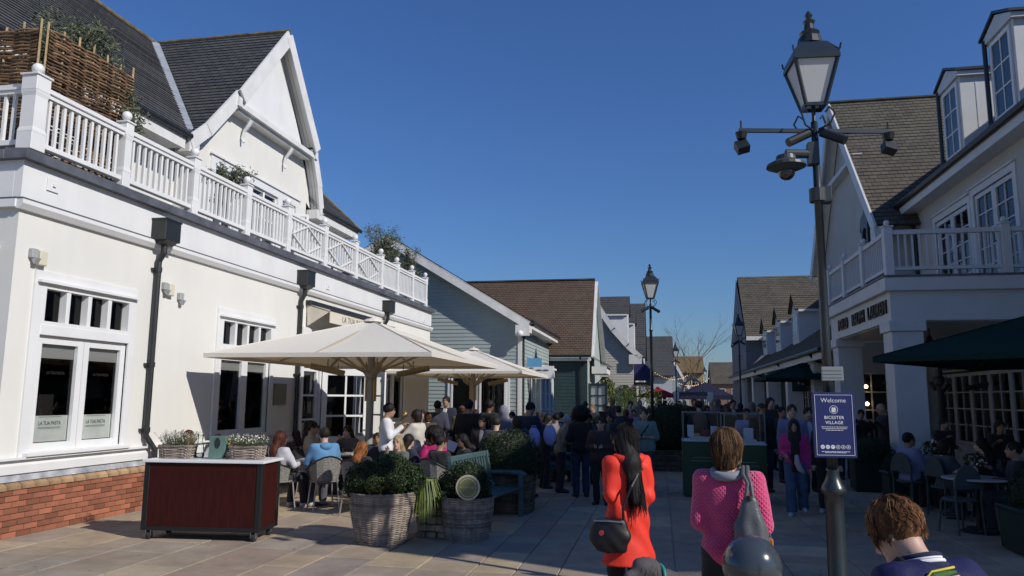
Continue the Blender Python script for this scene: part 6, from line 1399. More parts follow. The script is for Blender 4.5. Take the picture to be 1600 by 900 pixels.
ARMS = {'down': ((.04, -.02, -.28), (.05, .05, -.53)), 'bent': ((.05, -.05, -.27), (-.01, .18, -.31)), 'fold': ((.07, .0, -.27), (-.09, .21, -.25)), 'phone': ((.06, .06, -.27), (-.02, .27, -.1)),
        'face': ((.04, .14, -.22), (-.09, .19, .05)), 'table': ((.08, .12, -.24), (-.04, .33, -.23)), 'pocket': ((.1, -.07, -.26), (.02, .05, -.46)), 'reach': ((.06, .18, -.2), (.0, .45, -.15)), 'tight': ((.015, -.05, -.27), (-.07, .18, -.27)), 'behind': ((.07, -.1, -.26), (-.08, -.14, -.42))}
def rotx(a): c, s = math.cos(a), math.sin(a); return np.array([[1, 0, 0], [0, c, -s], [0, s, c]])
def rotz(a): c, s = math.cos(a), math.sin(a); return np.array([[c, -s, 0], [s, c, 0], [0, 0, 1]])
def roty(a): c, s = math.cos(a), math.sin(a); return np.array([[c, 0, s], [0, 1, 0], [-s, 0, c]])
def skeleton(sit=False, lean=0, arms=('down', 'down'), walk=0.0, hy=0, hp=0, hr=0, bw=1.0, legs_wide=0.0):
    J = {}; pz = .53 if sit else .93; pel = np.array([0, 0, pz]); Rt = rotx(-R(lean)); J['pel'] = pel; J['Rt'] = Rt; T = lambda v: pel+Rt@np.array(v, float)
    J['waist'] = T((0, 0, .16)); J['chest'] = T((0, .0, .34)); J['neck'] = T((0, -.01, .5)); J['nt'] = T((0, .01, .575))
    Rh = Rt@rotz(R(hy))@rotx(-R(hp))@roty(R(hr)); 
    if lean > 12: Rh = rotx(-R(lean*.4))@rotz(R(hy))@rotx(-R(hp))@roty(R(hr))
    J['Rh'] = Rh; J['head'] = J['nt']+Rh@np.array([0, .018, .085])
    for s, sg in (('L', -1), ('R', 1)):
        at = ARMS[arms[0 if s == 'L' else 1]]; sh = (sg*.178*bw, 0, .46); J['sh'+s] = T(sh)
        e = (sh[0]+sg*at[0][0], sh[1]+at[0][1], sh[2]+at[0][2]); w = (sh[0]+sg*at[1][0], sh[1]+at[1][1], sh[2]+at[1][2])
        J['el'+s] = T(e); J['wr'+s] = T(w); d = J['wr'+s]-J['el'+s]; d /= np.linalg.norm(d); J['hd'+s] = J['wr'+s]+d*.085
        J['hp'+s] = pel+np.array([sg*.09, 0, -.02])
        if sit:
            J['kn'+s] = pel+np.array([sg*(.12+legs_wide), .43, .0]); J['an'+s] = np.array([sg*(.12+legs_wide), .43+.05*sg, .085]); J['to'+s] = J['an'+s]+np.array([sg*.02, .17, -.05])
        else:
            f = walk*sg; J['kn'+s] = np.array([sg*.1, .03+.13*f, .5]); J['an'+s] = np.array([sg*.1, -.02+.24*f-(.06 if f < 0 else 0), .085+(.06 if f < 0 else 0)]); J['to'+s] = J['an'+s]+np.array([sg*.03, .16, -.05])
    return J
SKIN = {k: mat('skin_'+k, c, .5, var=.08, vs=20, spec=.35) for k, c in {'light': (.52, .33, .25), 'tan': (.36, .21, .14), 'brown': (.16, .085, .052), 'dark': (.07, .037, .025)}.items()}
eyem = mat('eye_dark', (.012, .01, .01), .2); lipm = mat('lip', (.30, .10, .09), .5); browm = mat('brow', (.04, .025, .018), .8)
_n = [0]
def cloth(col, kind='plain'):
    k = 'cloth_%s_%02x%02x%02x' % (kind, *(int(c*255) for c in col))
    if k in MATS: return MATS[k]
    if kind == 'gloss': return mat(k, col, .6, var=.06, vs=5, bump=.5, bs=13, spec=.25, stretch=(1, 1, .45))
    if kind == 'denim': return mat(k, col, .85, var=.25, vs=9, bump=.12, bs=150)
    return mat(k, col, .85, var=.14, vs=7, bump=.12, bs=140, sheen=.1)
def hairmat(col, v=.45):
    k = 'hair_%02x%02x%02x' % tuple(int(c*255) for c in col)
    return mat(k, col, .62, var=.5, vs=30, stretch=(1, 1, .12), bump=.5, bs=45, attr=True, rnd=v, spec=.22)
def as_obj(name, V, Q, mt, parent, attr=False, loc=None):
    me = np_mesh(name, V, Q, True, (np.full(len(Q), .5)+rng.normal(0, .08, len(Q))) if attr else None); return link(name, me, mt, parent, loc)
def person(label, loc, rz, H=1.7, vox=.022, skin='light', hair=('short', (.03, .02, .015)), top=((.03, .03, .035), 'plain'), bottom=((.03, .032, .04), 'plain'), shoes=(.03, .03, .03), sleeves=1.0,
           hem=None, coat=0.0, tfat=0.0, group='people in the street', face=True, glasses=None, fat=1.0, skirt=False, ztop=None, hlen=.34, front=None, pack=None, **pose):
    J = skeleton(**pose)
    if ztop: H = 1.7*ztop/(J['head'][2]+.125)
    s = H/1.7; loc = (loc[0]-(math.cos(R(rz))*J['head'][0]-math.sin(R(rz))*J['head'][1])*s, loc[1]-(math.sin(R(rz))*J['head'][0]+math.cos(R(rz))*J['head'][1])*s, loc[2]); sit = pose.get('sit', False); g = lambda k: J[k]; Rh = J['Rh']; hc = J['head']; Rt = J['Rt']
    toh = lambda P: (P-hc)@Rh
    def headf(P):
        q = toh(P); d = ell(q, (0, -.008, .02), (.076, .096, .098)); d = smin(d, ell(q, (0, .022, -.045), (.058, .068, .072)), .03)
        d = smin(d, cap(q, (0, .088, .012), (0, .108, -.022), .010, .016), .015); d = smin(d, ell(q, (0, .075, -.085), (.028, .024, .022)), .02)
        for sg in (-1, 1):
            d = smin(d, ell(q, (sg*.079, -.008, -.005), (.012, .022, .034)), .008); d = np.maximum(d, -smin(ell(q, (sg*.032, .102, .02), (.02, .016, .012)), np.full(len(q), 1.), .01))
        return d
    def torso(P, o=0.0):
        q = (P-J['pel'])@Rt
        d = cap(q, (-.07*fat, 0, .36), (.07*fat, 0, .36), .125*fat+o, .125*fat+o, .8); d = smin(d, cap(q, (0, .01, .14), (0, 0, .3), .135*fat+o, .15*fat+o, .78), .06)
        d = smin(d, cap(q, (-.06*fat, 0, .0), (.06*fat, 0, .0), .125*fat+o, .125*fat+o, .88), .06); d = smin(d, cap(q, (-.13, -.005, .44), (.13, -.005, .44), .062+o, .062+o), .05)
        return d
    def arms(P, o=0.0, fl=1.0):
        d = None
        for k in 'LR':
            a = smin(cap(P, g('sh'+k), g('el'+k), .054+o, .042+o), cap(P, g('el'+k), g('el'+k)+(g('wr'+k)-g('el'+k))*fl, .042+o, .028+o*.8), .02); d = a if d is None else np.minimum(d, a)
        return d
    def legs(P, o=0.0, oc=None):
        d = None; oc = o if oc is None else oc
        for k in 'LR':
            a = smin(cap(P, g('hp'+k), g('kn'+k), .088*fat**.5+o, .06+o), cap(P, g('kn'+k), g('an'+k), .056+o, .038+oc), .03); d = a if d is None else smin(d, a, .02)
        return d
    def feet(P, o=0.0):
        d = None
        for k in 'LR':
            a = smin(cap(P, g('an'+k)+np.array([0, -.03, -.035]), g('to'+k), .042+o, .03+o), cap(P, g('an'+k), g('an'+k)+np.array([0, -.01, -.03]), .04+o, .045+o), .02); d = a if d is None else np.minimum(d, a)
        return np.maximum(d, .0-P[:, 2])
    def hands(P):
        d = None
        for k in 'LR':
            u_ = (g('hd'+k)-g('wr'+k)); a = cap(P, g('wr'+k), g('wr'+k)+u_*.8, .024, .034); d = a if d is None else np.minimum(d, a)
        return d
    def body(P):
        d = smin(headf(P), cap(P, g('neck'), g('nt')+Rh@np.array([0, -.005, .03]), .056, .05), .03); d = smin(d, torso(P, -.012), .04); d = smin(d, arms(P, -.008), .03); d = smin(d, hands(P), .015); d = smin(d, legs(P, -.012), .03); return smin(d, feet(P, -.006), .02)
    pts = np.array([v for k, v in J.items() if v.ndim == 1]); lo, hi = pts.min(0)-.2, pts.max(0)+.2; lo[2] = -.02; hi[2] = hc[2]+.24
    V, Q = surfnet(body, lo, hi, vox/s if vox > .015 else vox)
    mb = MB(); mb.v = [tuple(v) for v in V*s]; mb.f = [tuple(q) for q in Q]; mb.mi = [0]*len(Q)
    # fingers
    for k in 'LR':
        u_ = g('hd'+k)-g('wr'+k); u_ = u_/np.linalg.norm(u_); fw = np.array([0, 1., 0]) if abs(u_[1]) < .8 else np.array([0, 0, -1.]); sd = np.cross(u_, fw); sd /= np.linalg.norm(sd); cu = np.cross(sd, u_)
        base = g('wr'+k)+u_*.07; sg = -1 if k == 'L' else 1
        for i in range(4):
            o = base+sd*(-.024+.016*i); l = (.062, .072, .068, .052)[i]; p1 = o+u_*l*.5+cu*.004; p2 = p1+u_*l*.33+cu*.018; p3 = p2+u_*l*.14+cu*.022; mb.tube([tuple(x*s) for x in (o-u_*.01, p1, p2, p3)], [.009*s, .0085*s, .0075*s, .006*s], 6)
        o = g('wr'+k)+u_*.025+sd*.022*(1 if k == 'L' else -1); p1 = o+sd*.022*(1 if k == 'L' else -1)+u_*.03+cu*.012; p2 = p1+u_*.028+cu*.012; mb.tube([tuple(x*s) for x in (o, p1, p2)], [.011*s, .010*s, .007*s], 6)
    if face:
        H3 = lambda x, y, z: tuple((hc+Rh@np.array([x, y, z]))*s)
        for sg in (-1, 1): mb.m = 1; mb.sphere(H3(sg*.031, .083, .018), .0115*s, 8, 6); mb.m = 3; mb.tube([H3(sg*.015, .097, .042), H3(sg*.033, .095, .047), H3(sg*.05, .08, .042)], .0045*s, 5)
        mb.m = 2; mb.tube([H3(-.022, .084, -.052), H3(0, .094, -.05), H3(.022, .084, -.052)], [.004*s, .007*s, .004*s], 6); mb.m = 0
    o = mb.build('person', [SKIN[skin], eyem, lipm, browm], None, True); o.location = loc; o.rotation_euler = (0, 0, R(rz)); tag(o, label, 'person', group)
    vx = vox
    zc = J['pel'][2]
    # trousers / skirt
    if bottom:
        def tr(P):
            d = legs(P, .016+tfat*.5, .03+tfat); d = smin(d, torso(P, .012), .03)+folds(P, .007); q = (P-J['pel'])@Rt; d = np.maximum(d, q[:, 2]-.1); d = np.maximum(d, .075-P[:, 2])
            return d
        def sk(P):
            d = cap(P, (0, 0, zc+.04), (0, .0, .55), .165, .24, .85)+folds(P, .008); return np.maximum(np.maximum(d, P[:, 2]-zc-.1), .38-P[:, 2])
        l2, h2 = lo.copy(), hi.copy(); h2[2] = zc+.18; V, Q = surfnet(sk if skirt else tr, l2, h2, vx); as_obj('skirt' if skirt else 'trousers', V*s, Q, cloth(*bottom), o)
    if shoes:
        l2, h2 = lo.copy(), hi.copy(); h2[2] = .22
        for k_ in 'LR':
            def foot(P): a = smin(cap(P, g('an'+k_)+np.array([0, -.03, -.035]), g('to'+k_), .048, .036), cap(P, g('an'+k_), g('an'+k_)+np.array([0, -.01, -.03]), .046, .051), .02); return np.maximum(np.maximum(a, -P[:, 2]), P[:, 2]-g('an'+k_)[2]-.03)
            f_ = np.array([g('an'+k_), g('to'+k_)]); V, Q = surfnet(foot, np.maximum(f_.min(0)-.11, [-9, -9, -.02]), f_.max(0)+.11, min(vx, .018)); as_obj('shoe', V*s, Q, mat('shoe_%02x%02x%02x' % tuple(int(c*255) for c in shoes), shoes, .5), o)
    hm = hem if hem is not None else (zc-.1 if not sit else zc-.06)
    def tp(P):
        d = smin(torso(P, .02), arms(P, .018, sleeves), .05)
        if coat: d = smin(d, cap(P, (0, 0, zc+.08), (0, 0, hm), .155, coat, .82), .06)
        d = d+folds(P, .015 if coat and vox < .015 else .009); q = (P-J['pel'])@Rt; d = np.maximum(d, q[:, 2]-.525)
        if sleeves < .9:
            for k in 'LR':
                u_ = g('wr'+k)-g('el'+k); u_ = u_/np.linalg.norm(u_)
        if not sit: d = np.maximum(d, hm-P[:, 2])
        else: d = np.maximum(d, -q[:, 2]-.06)
        return d
    l2, h2 = lo.copy(), hi.copy(); h2[2] = J['neck'][2]+.2; V, Q = surfnet(tp, l2, h2, vx); as_obj('coat' if coat else 'top', V*s, Q, cloth(*top), o)
    if front:
        V, Q = surfnet(lambda P: np.maximum(np.maximum(torso(P, .03), np.abs(((P-J['pel'])@Rt)[:, 0])-.055), np.maximum(.02-((P-J['pel'])@Rt)[:, 1], np.abs(((P-J['pel'])@Rt)[:, 2]-.26)-.25)), l2, h2, vx); as_obj('shirt_front', V*s, Q, cloth(front), o)
    if pack:
        def pk(P): q = (P-J['pel'])@Rt; return np.maximum(ell(q, (0, -.2, .26), (.17, .13, .26)), np.maximum(np.abs(q[:, 2]-.26)-.21, q[:, 1]+.1))
        V, Q = surfnet(pk, l2-.15, h2, vx); as_obj('backpack', V*s, Q, cloth(pack), o)
    kind, hcol = hair
    if kind != 'bald':
        def hf(P):
            q = toh(P); qb = (P-hc)@Rt; x, y, z = q[:, 0], q[:, 1], q[:, 2]; d = ell(q, (0, -.02, .03), (.088, .104, .104)); cut = ell(q, (0, .12, -.035), (.078, .085, .095))
            if kind == 'short': d = np.maximum(d, -cut); d = np.maximum(d, -(z+.055-y*.35))
            elif kind == 'cap': d = smin(np.maximum(d, .045-z), cap(q, (-.03, .1, .05), (.03, .1, .05), .05, .05)*1.0+np.maximum(0, np.abs(z-.048)-.008)*3, .01)
            elif kind == 'bob': d = smin(ell(q, (0, -.022, .025), (.093, .108, .11)), cap(q, (0, -.035, .0), (0, -.045, -.085), .09, .078, .85), .04); d = np.maximum(d, -cut); d = np.maximum(d, -z-.13)
            elif kind == 'long': d = smin(d, cap(qb, (0, -.045, .0), (0, -.15, -.2), .09, .08, .75), .04); d = smin(d, cap(qb, (0, -.15, -.2), (.01, -.19-(.03 if hlen > .4 else 0), -hlen), .08, .05, .6), .03); d = np.maximum(d, -cut)
            elif kind == 'afro': d = ell(q, (0, -.03, .05), (.185, .175, .175))+.012*np.sin(q[:, 0]*70)*np.sin(q[:, 1]*70+1)*np.sin(q[:, 2]*70); d = np.maximum(d, -ell(q, (0, .14, -.05), (.085, .11, .11)))
            elif kind == 'scarf': d = smin(ell(q, (0, -.01, .025), (.096, .112, .115)), cap(q, (0, -.02, -.06), (0, -.01, -.24), .1, .16, .8), .05); d = np.maximum(d, -ell(q, (0, .125, -.015), (.06, .07, .085))); d = np.maximum(d, -z-.28)+folds(P, .006)
            elif kind == 'bun': d = smin(np.maximum(d, -cut), ell(q, (0, -.12, .07), (.05, .05, .05)), .02)
            elif kind == 'hood': d = np.maximum(smin(ell(q, (0, -.02, .02), (.11, .12, .13)), cap(q, (0, -.03, -.05), (0, -.05, -.14), .11, .13), .04), -ell(q, (0, .13, -.01), (.075, .09, .1)))
            if kind in ('short', 'bob', 'long', 'bun'):
                an = np.arctan2(qb[:, 0], -qb[:, 1]); ga = .35 if vox < .015 else 1; d = d+ga*(.0035*np.sin(an*23+4*np.sin(z*22))+.0025*np.sin(an*41+z*30))
            return d
        V, Q = surfnet(hf, hc-np.array([.26, .3, max(.5, hlen+.1)]), hc+np.array([.26, .26, .26]), min(vx, .016)); n_ = {'scarf': 'headscarf', 'cap': 'cap', 'hood': 'hood'}.get(kind, 'hair')
        as_obj(n_, V*s, Q, hairmat(hcol) if n_ == 'hair' else cloth(hcol), o, attr=n_ == 'hair')
        if kind in ('cap',):
            V, Q = surfnet(lambda P: np.maximum(ell(toh(P), (0, -.015, .0), (.084, .1, .1)), -(toh(P)[:, 2]+.05)), hc-.2, hc+.2, .018); as_obj('hair', V*s, Q, hairmat((.03, .02, .015)), o, True)
    if glasses:
        m = MB(); H3 = lambda x, y, z: tuple((hc+Rh@np.array([x, y, z]))*s)
        for sg in (-1, 1): m.tube([H3(sg*.01, .108, .02), H3(sg*.02, .11, .036), H3(sg*.05, .1, .036), H3(sg*.06, .09, .02), H3(sg*.045, .102, .0), H3(sg*.018, .11, .002), H3(sg*.01, .108, .02)], .004*s, 5); m.tube([H3(sg*.06, .09, .025), H3(sg*.084, 0, .02)], .003*s, 4); 
        if glasses != 'clear':
            for sg in (-1, 1): m.sphere(H3(sg*.034, .1, .018), .024*s, 10, 6, (1, .5, .8))
        m.build('glasses', mat('specs_%s' % glasses, {'clear': (.02, .02, .02), 'dark': (.01, .01, .01), 'red': (.25, .02, .015), 'orange': (.7, .18, .01)}[glasses], .2), o, world=False)
    o['_h'] = 0; del o['_h']
    return o, J, s
def world_pt(o, J, s, key, off=(0, 0, 0)): v = (J[key]+np.array(off))*s; a = o.rotation_euler.z; return Vector((v[0]*math.cos(a)-v[1]*math.sin(a), v[0]*math.sin(a)+v[1]*math.cos(a), v[2]))+o.location
def hair_strands(o, J, s, n, length, mt, wave=.006, curl=0.0, front=False, scale=1.0, t_hi=1.0, name='hair_strands', hang=(0, -.25), rvar=.07, mess=0.0, rad=.0031):
    """strands combed from the crown over the skull, then hanging in the body's frame"""
    V = []; Q = []; A = []; hc, Rh, Rt = J['head'], J['Rh'], J['Rt']; toB = Rt.T@Rh
    CL = [(random.uniform(R(-222), R(42)), random.uniform(.03, t_hi), random.uniform(0, 6.28), random.uniform(.97, .97+rvar), random.gauss(0, mess), random.uniform(.72, 1.06), random.random()) for _ in range(max(40, n//30))]
    for i in range(n):
        c_ = random.choice(CL); k = 8; pts = []; th = c_[0]+random.gauss(0, .13); t0 = max(.02, c_[1]+random.gauss(0, .12)); ph = c_[2]+random.gauss(0, .3); r0 = c_[3]*scale*random.uniform(.985, 1.015); dth = c_[4]-(th-c_[0])*.75; L = length*c_[5]*random.uniform(.88, 1.06)
        if random.random() < .03: r0 *= 1.05; dth += random.gauss(0, .25)
        for j in range(k+1):
            x0, y0 = math.cos(th+dth*j/k), math.sin(th+dth*j/k); r0 *= 1+mess*.02
            arc = t0+j/k*L/.1
            if arc < 1.6: q = toB@(np.array([.091*math.sin(arc)*x0, -.02+.107*math.sin(arc)*y0, .03+.108*math.cos(arc)])*r0)
            else:
                d_ = (arc-1.6)*.1; base = toB@(np.array([.091*x0, -.02+.107*y0, .027])*r0); q = base.copy(); f = min(1, d_/.25)
                q[0] = base[0]*(1-curl*d_)*(1-.25*f)+hang[0]*d_; q[1] = base[1]*(1-curl*d_)+hang[1]*d_*(1 if y0 < .3 else .4); q[2] = base[2]-d_; q[:2] += wave*np.array([math.sin(ph+d_*30), math.cos(ph+d_*26)])
            pts.append((hc+Rt@q)*s)
        b0 = len(V); rr = rad*s
        for j, p in enumerate(pts):
            w = rr*(1-.6*j/k)
            for m_ in range(3): an = 2.094*m_; V.append((p[0]+w*math.cos(an), p[1]+w*math.sin(an), p[2]+w*.5*math.sin(an)))
        av = min(1, max(0, c_[6]+random.gauss(0, .12)))
        for j in range(k):
            for m_ in range(3): Q.append((b0+j*3+m_, b0+j*3+(m_+1) % 3, b0+(j+1)*3+(m_+1) % 3, b0+(j+1)*3+m_)); A.append(av)
    link(name, np_mesh(name, V, Q, True, A), mt, o)['kind'] = 'stuff'
# ---------------------------------------------------------------- foreground
FG = 'people in the foreground'
pt = atY(974, 668, 6.35); 
o, J, s = person('woman in a bright orange raincoat seen from behind, long black hair', (pt.x, pt.y, 0), 30, 1.62, .012, 'brown', ('long', (.012, .010, .010)), ((.74, .045, .026), 'gloss'), ((.012, .012, .013), 'plain'), (.02, .02, .02), group=FG, hem=.55, coat=.235, glasses='clear', arms=('tight', 'tight'), fat=.9, bw=.9, hy=30, hp=4, hlen=.5, ztop=pt.z+.02)
OW = (o, J, s); hm_ = hairmat((.014, .011, .010)); hair_strands(o, J, s, 5000, .68, hm_, .006, 0, scale=1.02, hang=(.03, -.24), rad=.002)
m = MB(); nk = J['neck']*s
for k in range(1): m.tube([(-.11*s, .06*s, 1.43*s), (-.125*s, -.03*s, 1.44*s), (-.08*s, -.10*s, 1.43*s), (0, -.125*s, 1.42*s), (.08*s, -.10*s, 1.43*s), (.125*s, -.03*s, 1.44*s), (.11*s, .06*s, 1.43*s)], [.02, .032, .036, .038, .036, .032, .02], 8)
m.build('collar', cloth((.74, .045, .026), 'gloss'), o, True, False)
# shoulder bag of the orange coat
leather = mat('black_nylon', (.012, .012, .013), .45, bump=.1, bs=30); bx = atY(953, 828, pt.y-.2)
b = empty('shoulder_bag', (bx.x, bx.y, bx.z-.15), 'black nylon shoulder bag hanging at the hip of the orange raincoat', 'bag')
def bagf(P): return np.maximum(ell(P, (0, 0, .13), (.19, .085, .22)), np.abs(P[:, 2]-.13)-.15)+folds(P, .006, 1.5)
V, Q = surfnet(bagf, (-.25, -.15, -.1), (.25, .15, .36), .011); as_obj('body', V, Q, leather, b); m = MB(); m.tube([(-.14, -.05, .26), (0, -.075, .27), (.14, -.05, .26)], .008, 6); m.build('zip', mat('steel', (0, 0, 0)), b, world=False); m = MB(); m.prism([(-.06+.024*math.cos(6.28*k/14), -.088, .16+.024*math.sin(6.28*k/14)) for k in range(14)], (0, .01, 0)); m.build('badge', mat('red_badge', (.4, .05, .06), .5), b, world=False)
m = MB(); sh = world_pt(*OW, 'shR', (-.03, -.07, .07)); l = Vector(b.location)
m.tube([tuple(q-l) for q in (l+Vector((.13, -.0, .27)), l.lerp(sh, .35)+Vector((.04, -.1, .14)), l.lerp(sh, .7)+Vector((.02, -.13, .08)), sh+Vector((0, -.03, .02)), sh+Vector((.0, .1, .0)))], .013, 6); m.build('strap', leather, b, world=False); b.rotation_euler = (0, 0, R(-10)); b.scale = (.84, .84, .84)
# pink sweater
pp = atY(1138, 670, 5.05)
def knit(name, col):
    m = bpy.data.materials.new(name); m.use_nodes = True; n = m.node_tree.nodes; L = m.node_tree.links; b = n['Principled BSDF']; b.inputs['Base Color'].default_value = (*col, 1); b.inputs['Roughness'].default_value = .9; b.inputs['Sheen Weight'].default_value = .3
    tc = n.new('ShaderNodeTexCoord'); hs = []
    for rot, sc_ in ((.75, 52), (-.75, 52), (0, 130)):
        mp = n.new('ShaderNodeMapping'); mp.inputs['Rotation'].default_value = (0, rot, 0); L.new(tc.outputs['Object'], mp.inputs[0]); w = n.new('ShaderNodeTexWave'); w.inputs['Scale'].default_value = sc_*.33; w.inputs['Distortion'].default_value = .8; w.bands_direction = 'X' if rot else 'Z'; L.new(mp.outputs[0], w.inputs['Vector']); hs.append(w)
    mx = n.new('ShaderNodeMath'); mx.operation = 'MAXIMUM'; L.new(hs[0].outputs['Fac'], mx.inputs[0]); L.new(hs[1].outputs['Fac'], mx.inputs[1]); ad = n.new('ShaderNodeMath'); ad.operation = 'MULTIPLY_ADD'; L.new(hs[2].outputs['Fac'], ad.inputs[0]); ad.inputs[1].default_value = .35; L.new(mx.outputs[0], ad.inputs[2])
    bp = n.new('ShaderNodeBump'); bp.inputs['Strength'].default_value = .7; bp.inputs['Distance'].default_value = .012; L.new(ad.outputs[0], bp.inputs['Height']); L.new(bp.outputs[0], b.inputs['Normal']); MATS[name] = m; return m
MATS['cloth_knit_%02x%02x%02x' % tuple(int(c*255) for c in (.62, .05, .17))] = knit('pink_cable_knit', (.62, .05, .17))
o, J, s = person('woman in a pink cable knit sweater seen from behind, brown bob', (pp.x, pp.y, 0), -14, 1.63, .012, 'light', ('bob', (.06, .032, .017)), ((.62, .05, .17), 'knit'), ((.014, .014, .016), 'plain'), (.02, .02, .02), group=FG, fat=.95, bw=.95, arms=('tight', 'bent'), hy=-34, hp=-4, tfat=.01, hem=.80, ztop=pp.z-.01)
PW = (o, J, s); hair_strands(o, J, s, 7000, .20, hairmat((.105, .056, .027), .95), .004, 1.0, scale=1.02, hang=(0, -.05), rvar=.09, mess=.13, rad=.002)
m = MB(); m.tube([(.09*math.cos(a)*s, (-.02+.085*math.sin(a))*s, (1.44+.02*math.sin(a))*s) for a in np.linspace(R(150), R(390), 15)], .03, 8); m.build('shirt_collar', cloth((.22, .23, .27)), o, True, False)
def yoke(P): return np.maximum(np.maximum(cap(P, (-.09, -.01, 1.40), (.09, -.01, 1.40), .098, .098, .95), 1.37-P[:, 2]+.45*(P[:, 1]+.12)*0), P[:, 2]-1.47)
b0 = atY(1172, 805, pp.y-.2); b = empty('shoulder_bag', (b0.x, b0.y, b0.z-.28), 'slouchy grey leather shoulder bag on the pink sweater', 'bag'); gl_ = mat('grey_leather', (.10, .105, .11), .34, var=.1, vs=8, bump=.12, bs=60)
def bag2(P): w = np.clip((.40-P[:, 2])/.40, .0, 1)**.6; return (np.sqrt((P[:, 0]/(.02+.115*w))**2+(P[:, 1]/(.014+.06*w))**2)-1)*.05+np.maximum(0, -P[:, 2])+folds(P, .006, 1.3)+.006*np.sin(P[:, 0]*70/(.3+w)+1)*w
V, Q = surfnet(lambda P: np.maximum(bag2(P), np.maximum(P[:, 2]-.39, -.02-P[:, 2])), (-.26, -.14, -.05), (.26, .14, .6), .011); as_obj('body', V, Q, gl_, b); m = MB(); sh = world_pt(*PW, 'shR', (-.05, 0, .06)); l = Vector(b.location); [m.tube([(dx_, 0, .36), tuple(Vector((dx_, 0, .38)).lerp(sh-l, .6)+Vector((0, -.07, 0))), tuple(sh-l+Vector((-.02+dx_*.6, -.1, -.01))), tuple(sh-l+Vector((-.01+dx_*.6, -.02, .03))), tuple(sh-l+Vector((.02, .1, -.06)))], .0125, 8) for dx_ in (-.022, .022)]; m.build('strap', gl_, b, world=False); m = MB(); m.cyl((0, -.02, .37), (0, -.02, .395), .016, n=8); m.build('buckle', gold, b, world=False)
q = world_pt(*PW, 'hdR'); m = MB(); m.box(-.06, -.02, -.2, .06, .07, -.04, .01); b = empty('paper_bag', q+Vector((.05, .1, -.05)), 'small orange brown carrier bag held by the pink sweater woman', 'bag'); m.build('body', mat('orange_paper', (.33, .12, .04), .6), b, world=False); m = MB(); m.tube([(-.05, .04, -.04), (-.03, .04, .03), (.03, .04, .03), (.05, .04, -.04)], .006, 5); m.build('handle', mat('teal_ribbon', (.02, .2, .19), .5), b, world=False)
# boy in varsity jacket
bp0 = atY(1397, 786, 3.1)
o, J, s = person('boy in a navy varsity jacket looking down, ginger brown hair', (bp0.x, bp0.y, 0), 28, 1.46, .012, 'light', ('short', (.16, .07, .028)), ((.014, .016, .065), 'gloss'), ((.03, .03, .04), 'denim'), (.3, .3, .3), group=FG, arms=('bent', 'bent'), lean=30, hy=16, hp=24, fat=1.05, ztop=bp0.z)
BJ = (o, J, s); hair_strands(o, J, s, 8000, .06, hairmat((.25, .115, .05), .8), .004, .5, t_hi=1.75, scale=.99, hang=(0, .05), rvar=.1, mess=.28, rad=.002)
def ringpts(r, ry, z, n=20): return [tuple(s*(J['neck']+J['Rt']@np.array([r*math.cos(a), ry*math.sin(a), z+.012*math.sin(a)]))) for a in np.linspace(0, 6.2832, n+1)]
m = MB(); m.tube(ringpts(.083, .078, -.005), .017, 8, False); m.tube(ringpts(.076, .072, .042), .012, 8, False); m.build('rib_collar', cloth((.012, .013, .05)), o, True, False)
m = MB(); m.tube(ringpts(.084, .08, .018), .008, 8, False); m.tube(ringpts(.08, .076, .034), .006, 8, False); m.build('collar_stripe', mat('white_rib', (.72, .72, .72), .8), o, True, False)
bk = lambda x, z, d=.0: tuple(s*(J['pel']+J['Rt']@np.array([x, -.128*1.05-d, z])))
crocg, crocy = mat('crocodile_green', (.05, .12, .02), .7, bump=.4, bs=200), mat('crocodile_yellow', (.55, .46, .05), .7)
def back_y(x, z): return -(.104-.35*x*x)*1.05-.026
def em(pts, r, mt, nm):
    m = MB(); m.tube([tuple(s*(J['pel']+J['Rt']@np.array([x, back_y(x, z), z]))) for x, z in pts], r, 6); return m.build(nm, mt, o, True, False)
body_c = [(x, z+.06) for x, z in [(-.11, .33), (-.07, .305), (-.02, .30), (.04, .315), (.09, .305), (.13, .285)]]; em(body_c, [.008*s, .02*s, .026*s, .024*s, .016*s, .006*s], crocg, 'embroidered_body'); tail = [(x, z+.06) for x, z in [(-.11, .33), (-.125, .355), (-.09, .375), (-.03, .38), (.02, .385)]]; em(tail, [.012*s, .016*s, .016*s, .013*s, .005*s], crocg, 'embroidered_tail')
em([(x, z+.026) for x, z in body_c], .005*s, crocy, 'embroidered_edge'); em([(x, z+.018) for x, z in tail], .005*s, crocy, 'embroidered_edge'); em([(x+.004, z-.016) for x, z in tail], .005*s, crocy, 'embroidered_edge'); em([(x, z-.026) for x, z in body_c], .005*s, crocy, 'embroidered_edge')
m = MB(); sh = J['shL']; m.tube([tuple(s*v) for v in (sh+np.array([.05, .09, .0]), sh+np.array([.05, .0, .075]), sh+np.array([.07, -.1, .02]), sh+np.array([.1, -.15, -.12]), sh+np.array([.16, -.155, -.3]))], .019, 6); m.v = [(v[0], v[1], v[2]) for v in m.v]; m.build('bag_strap', leather, o, True, False)
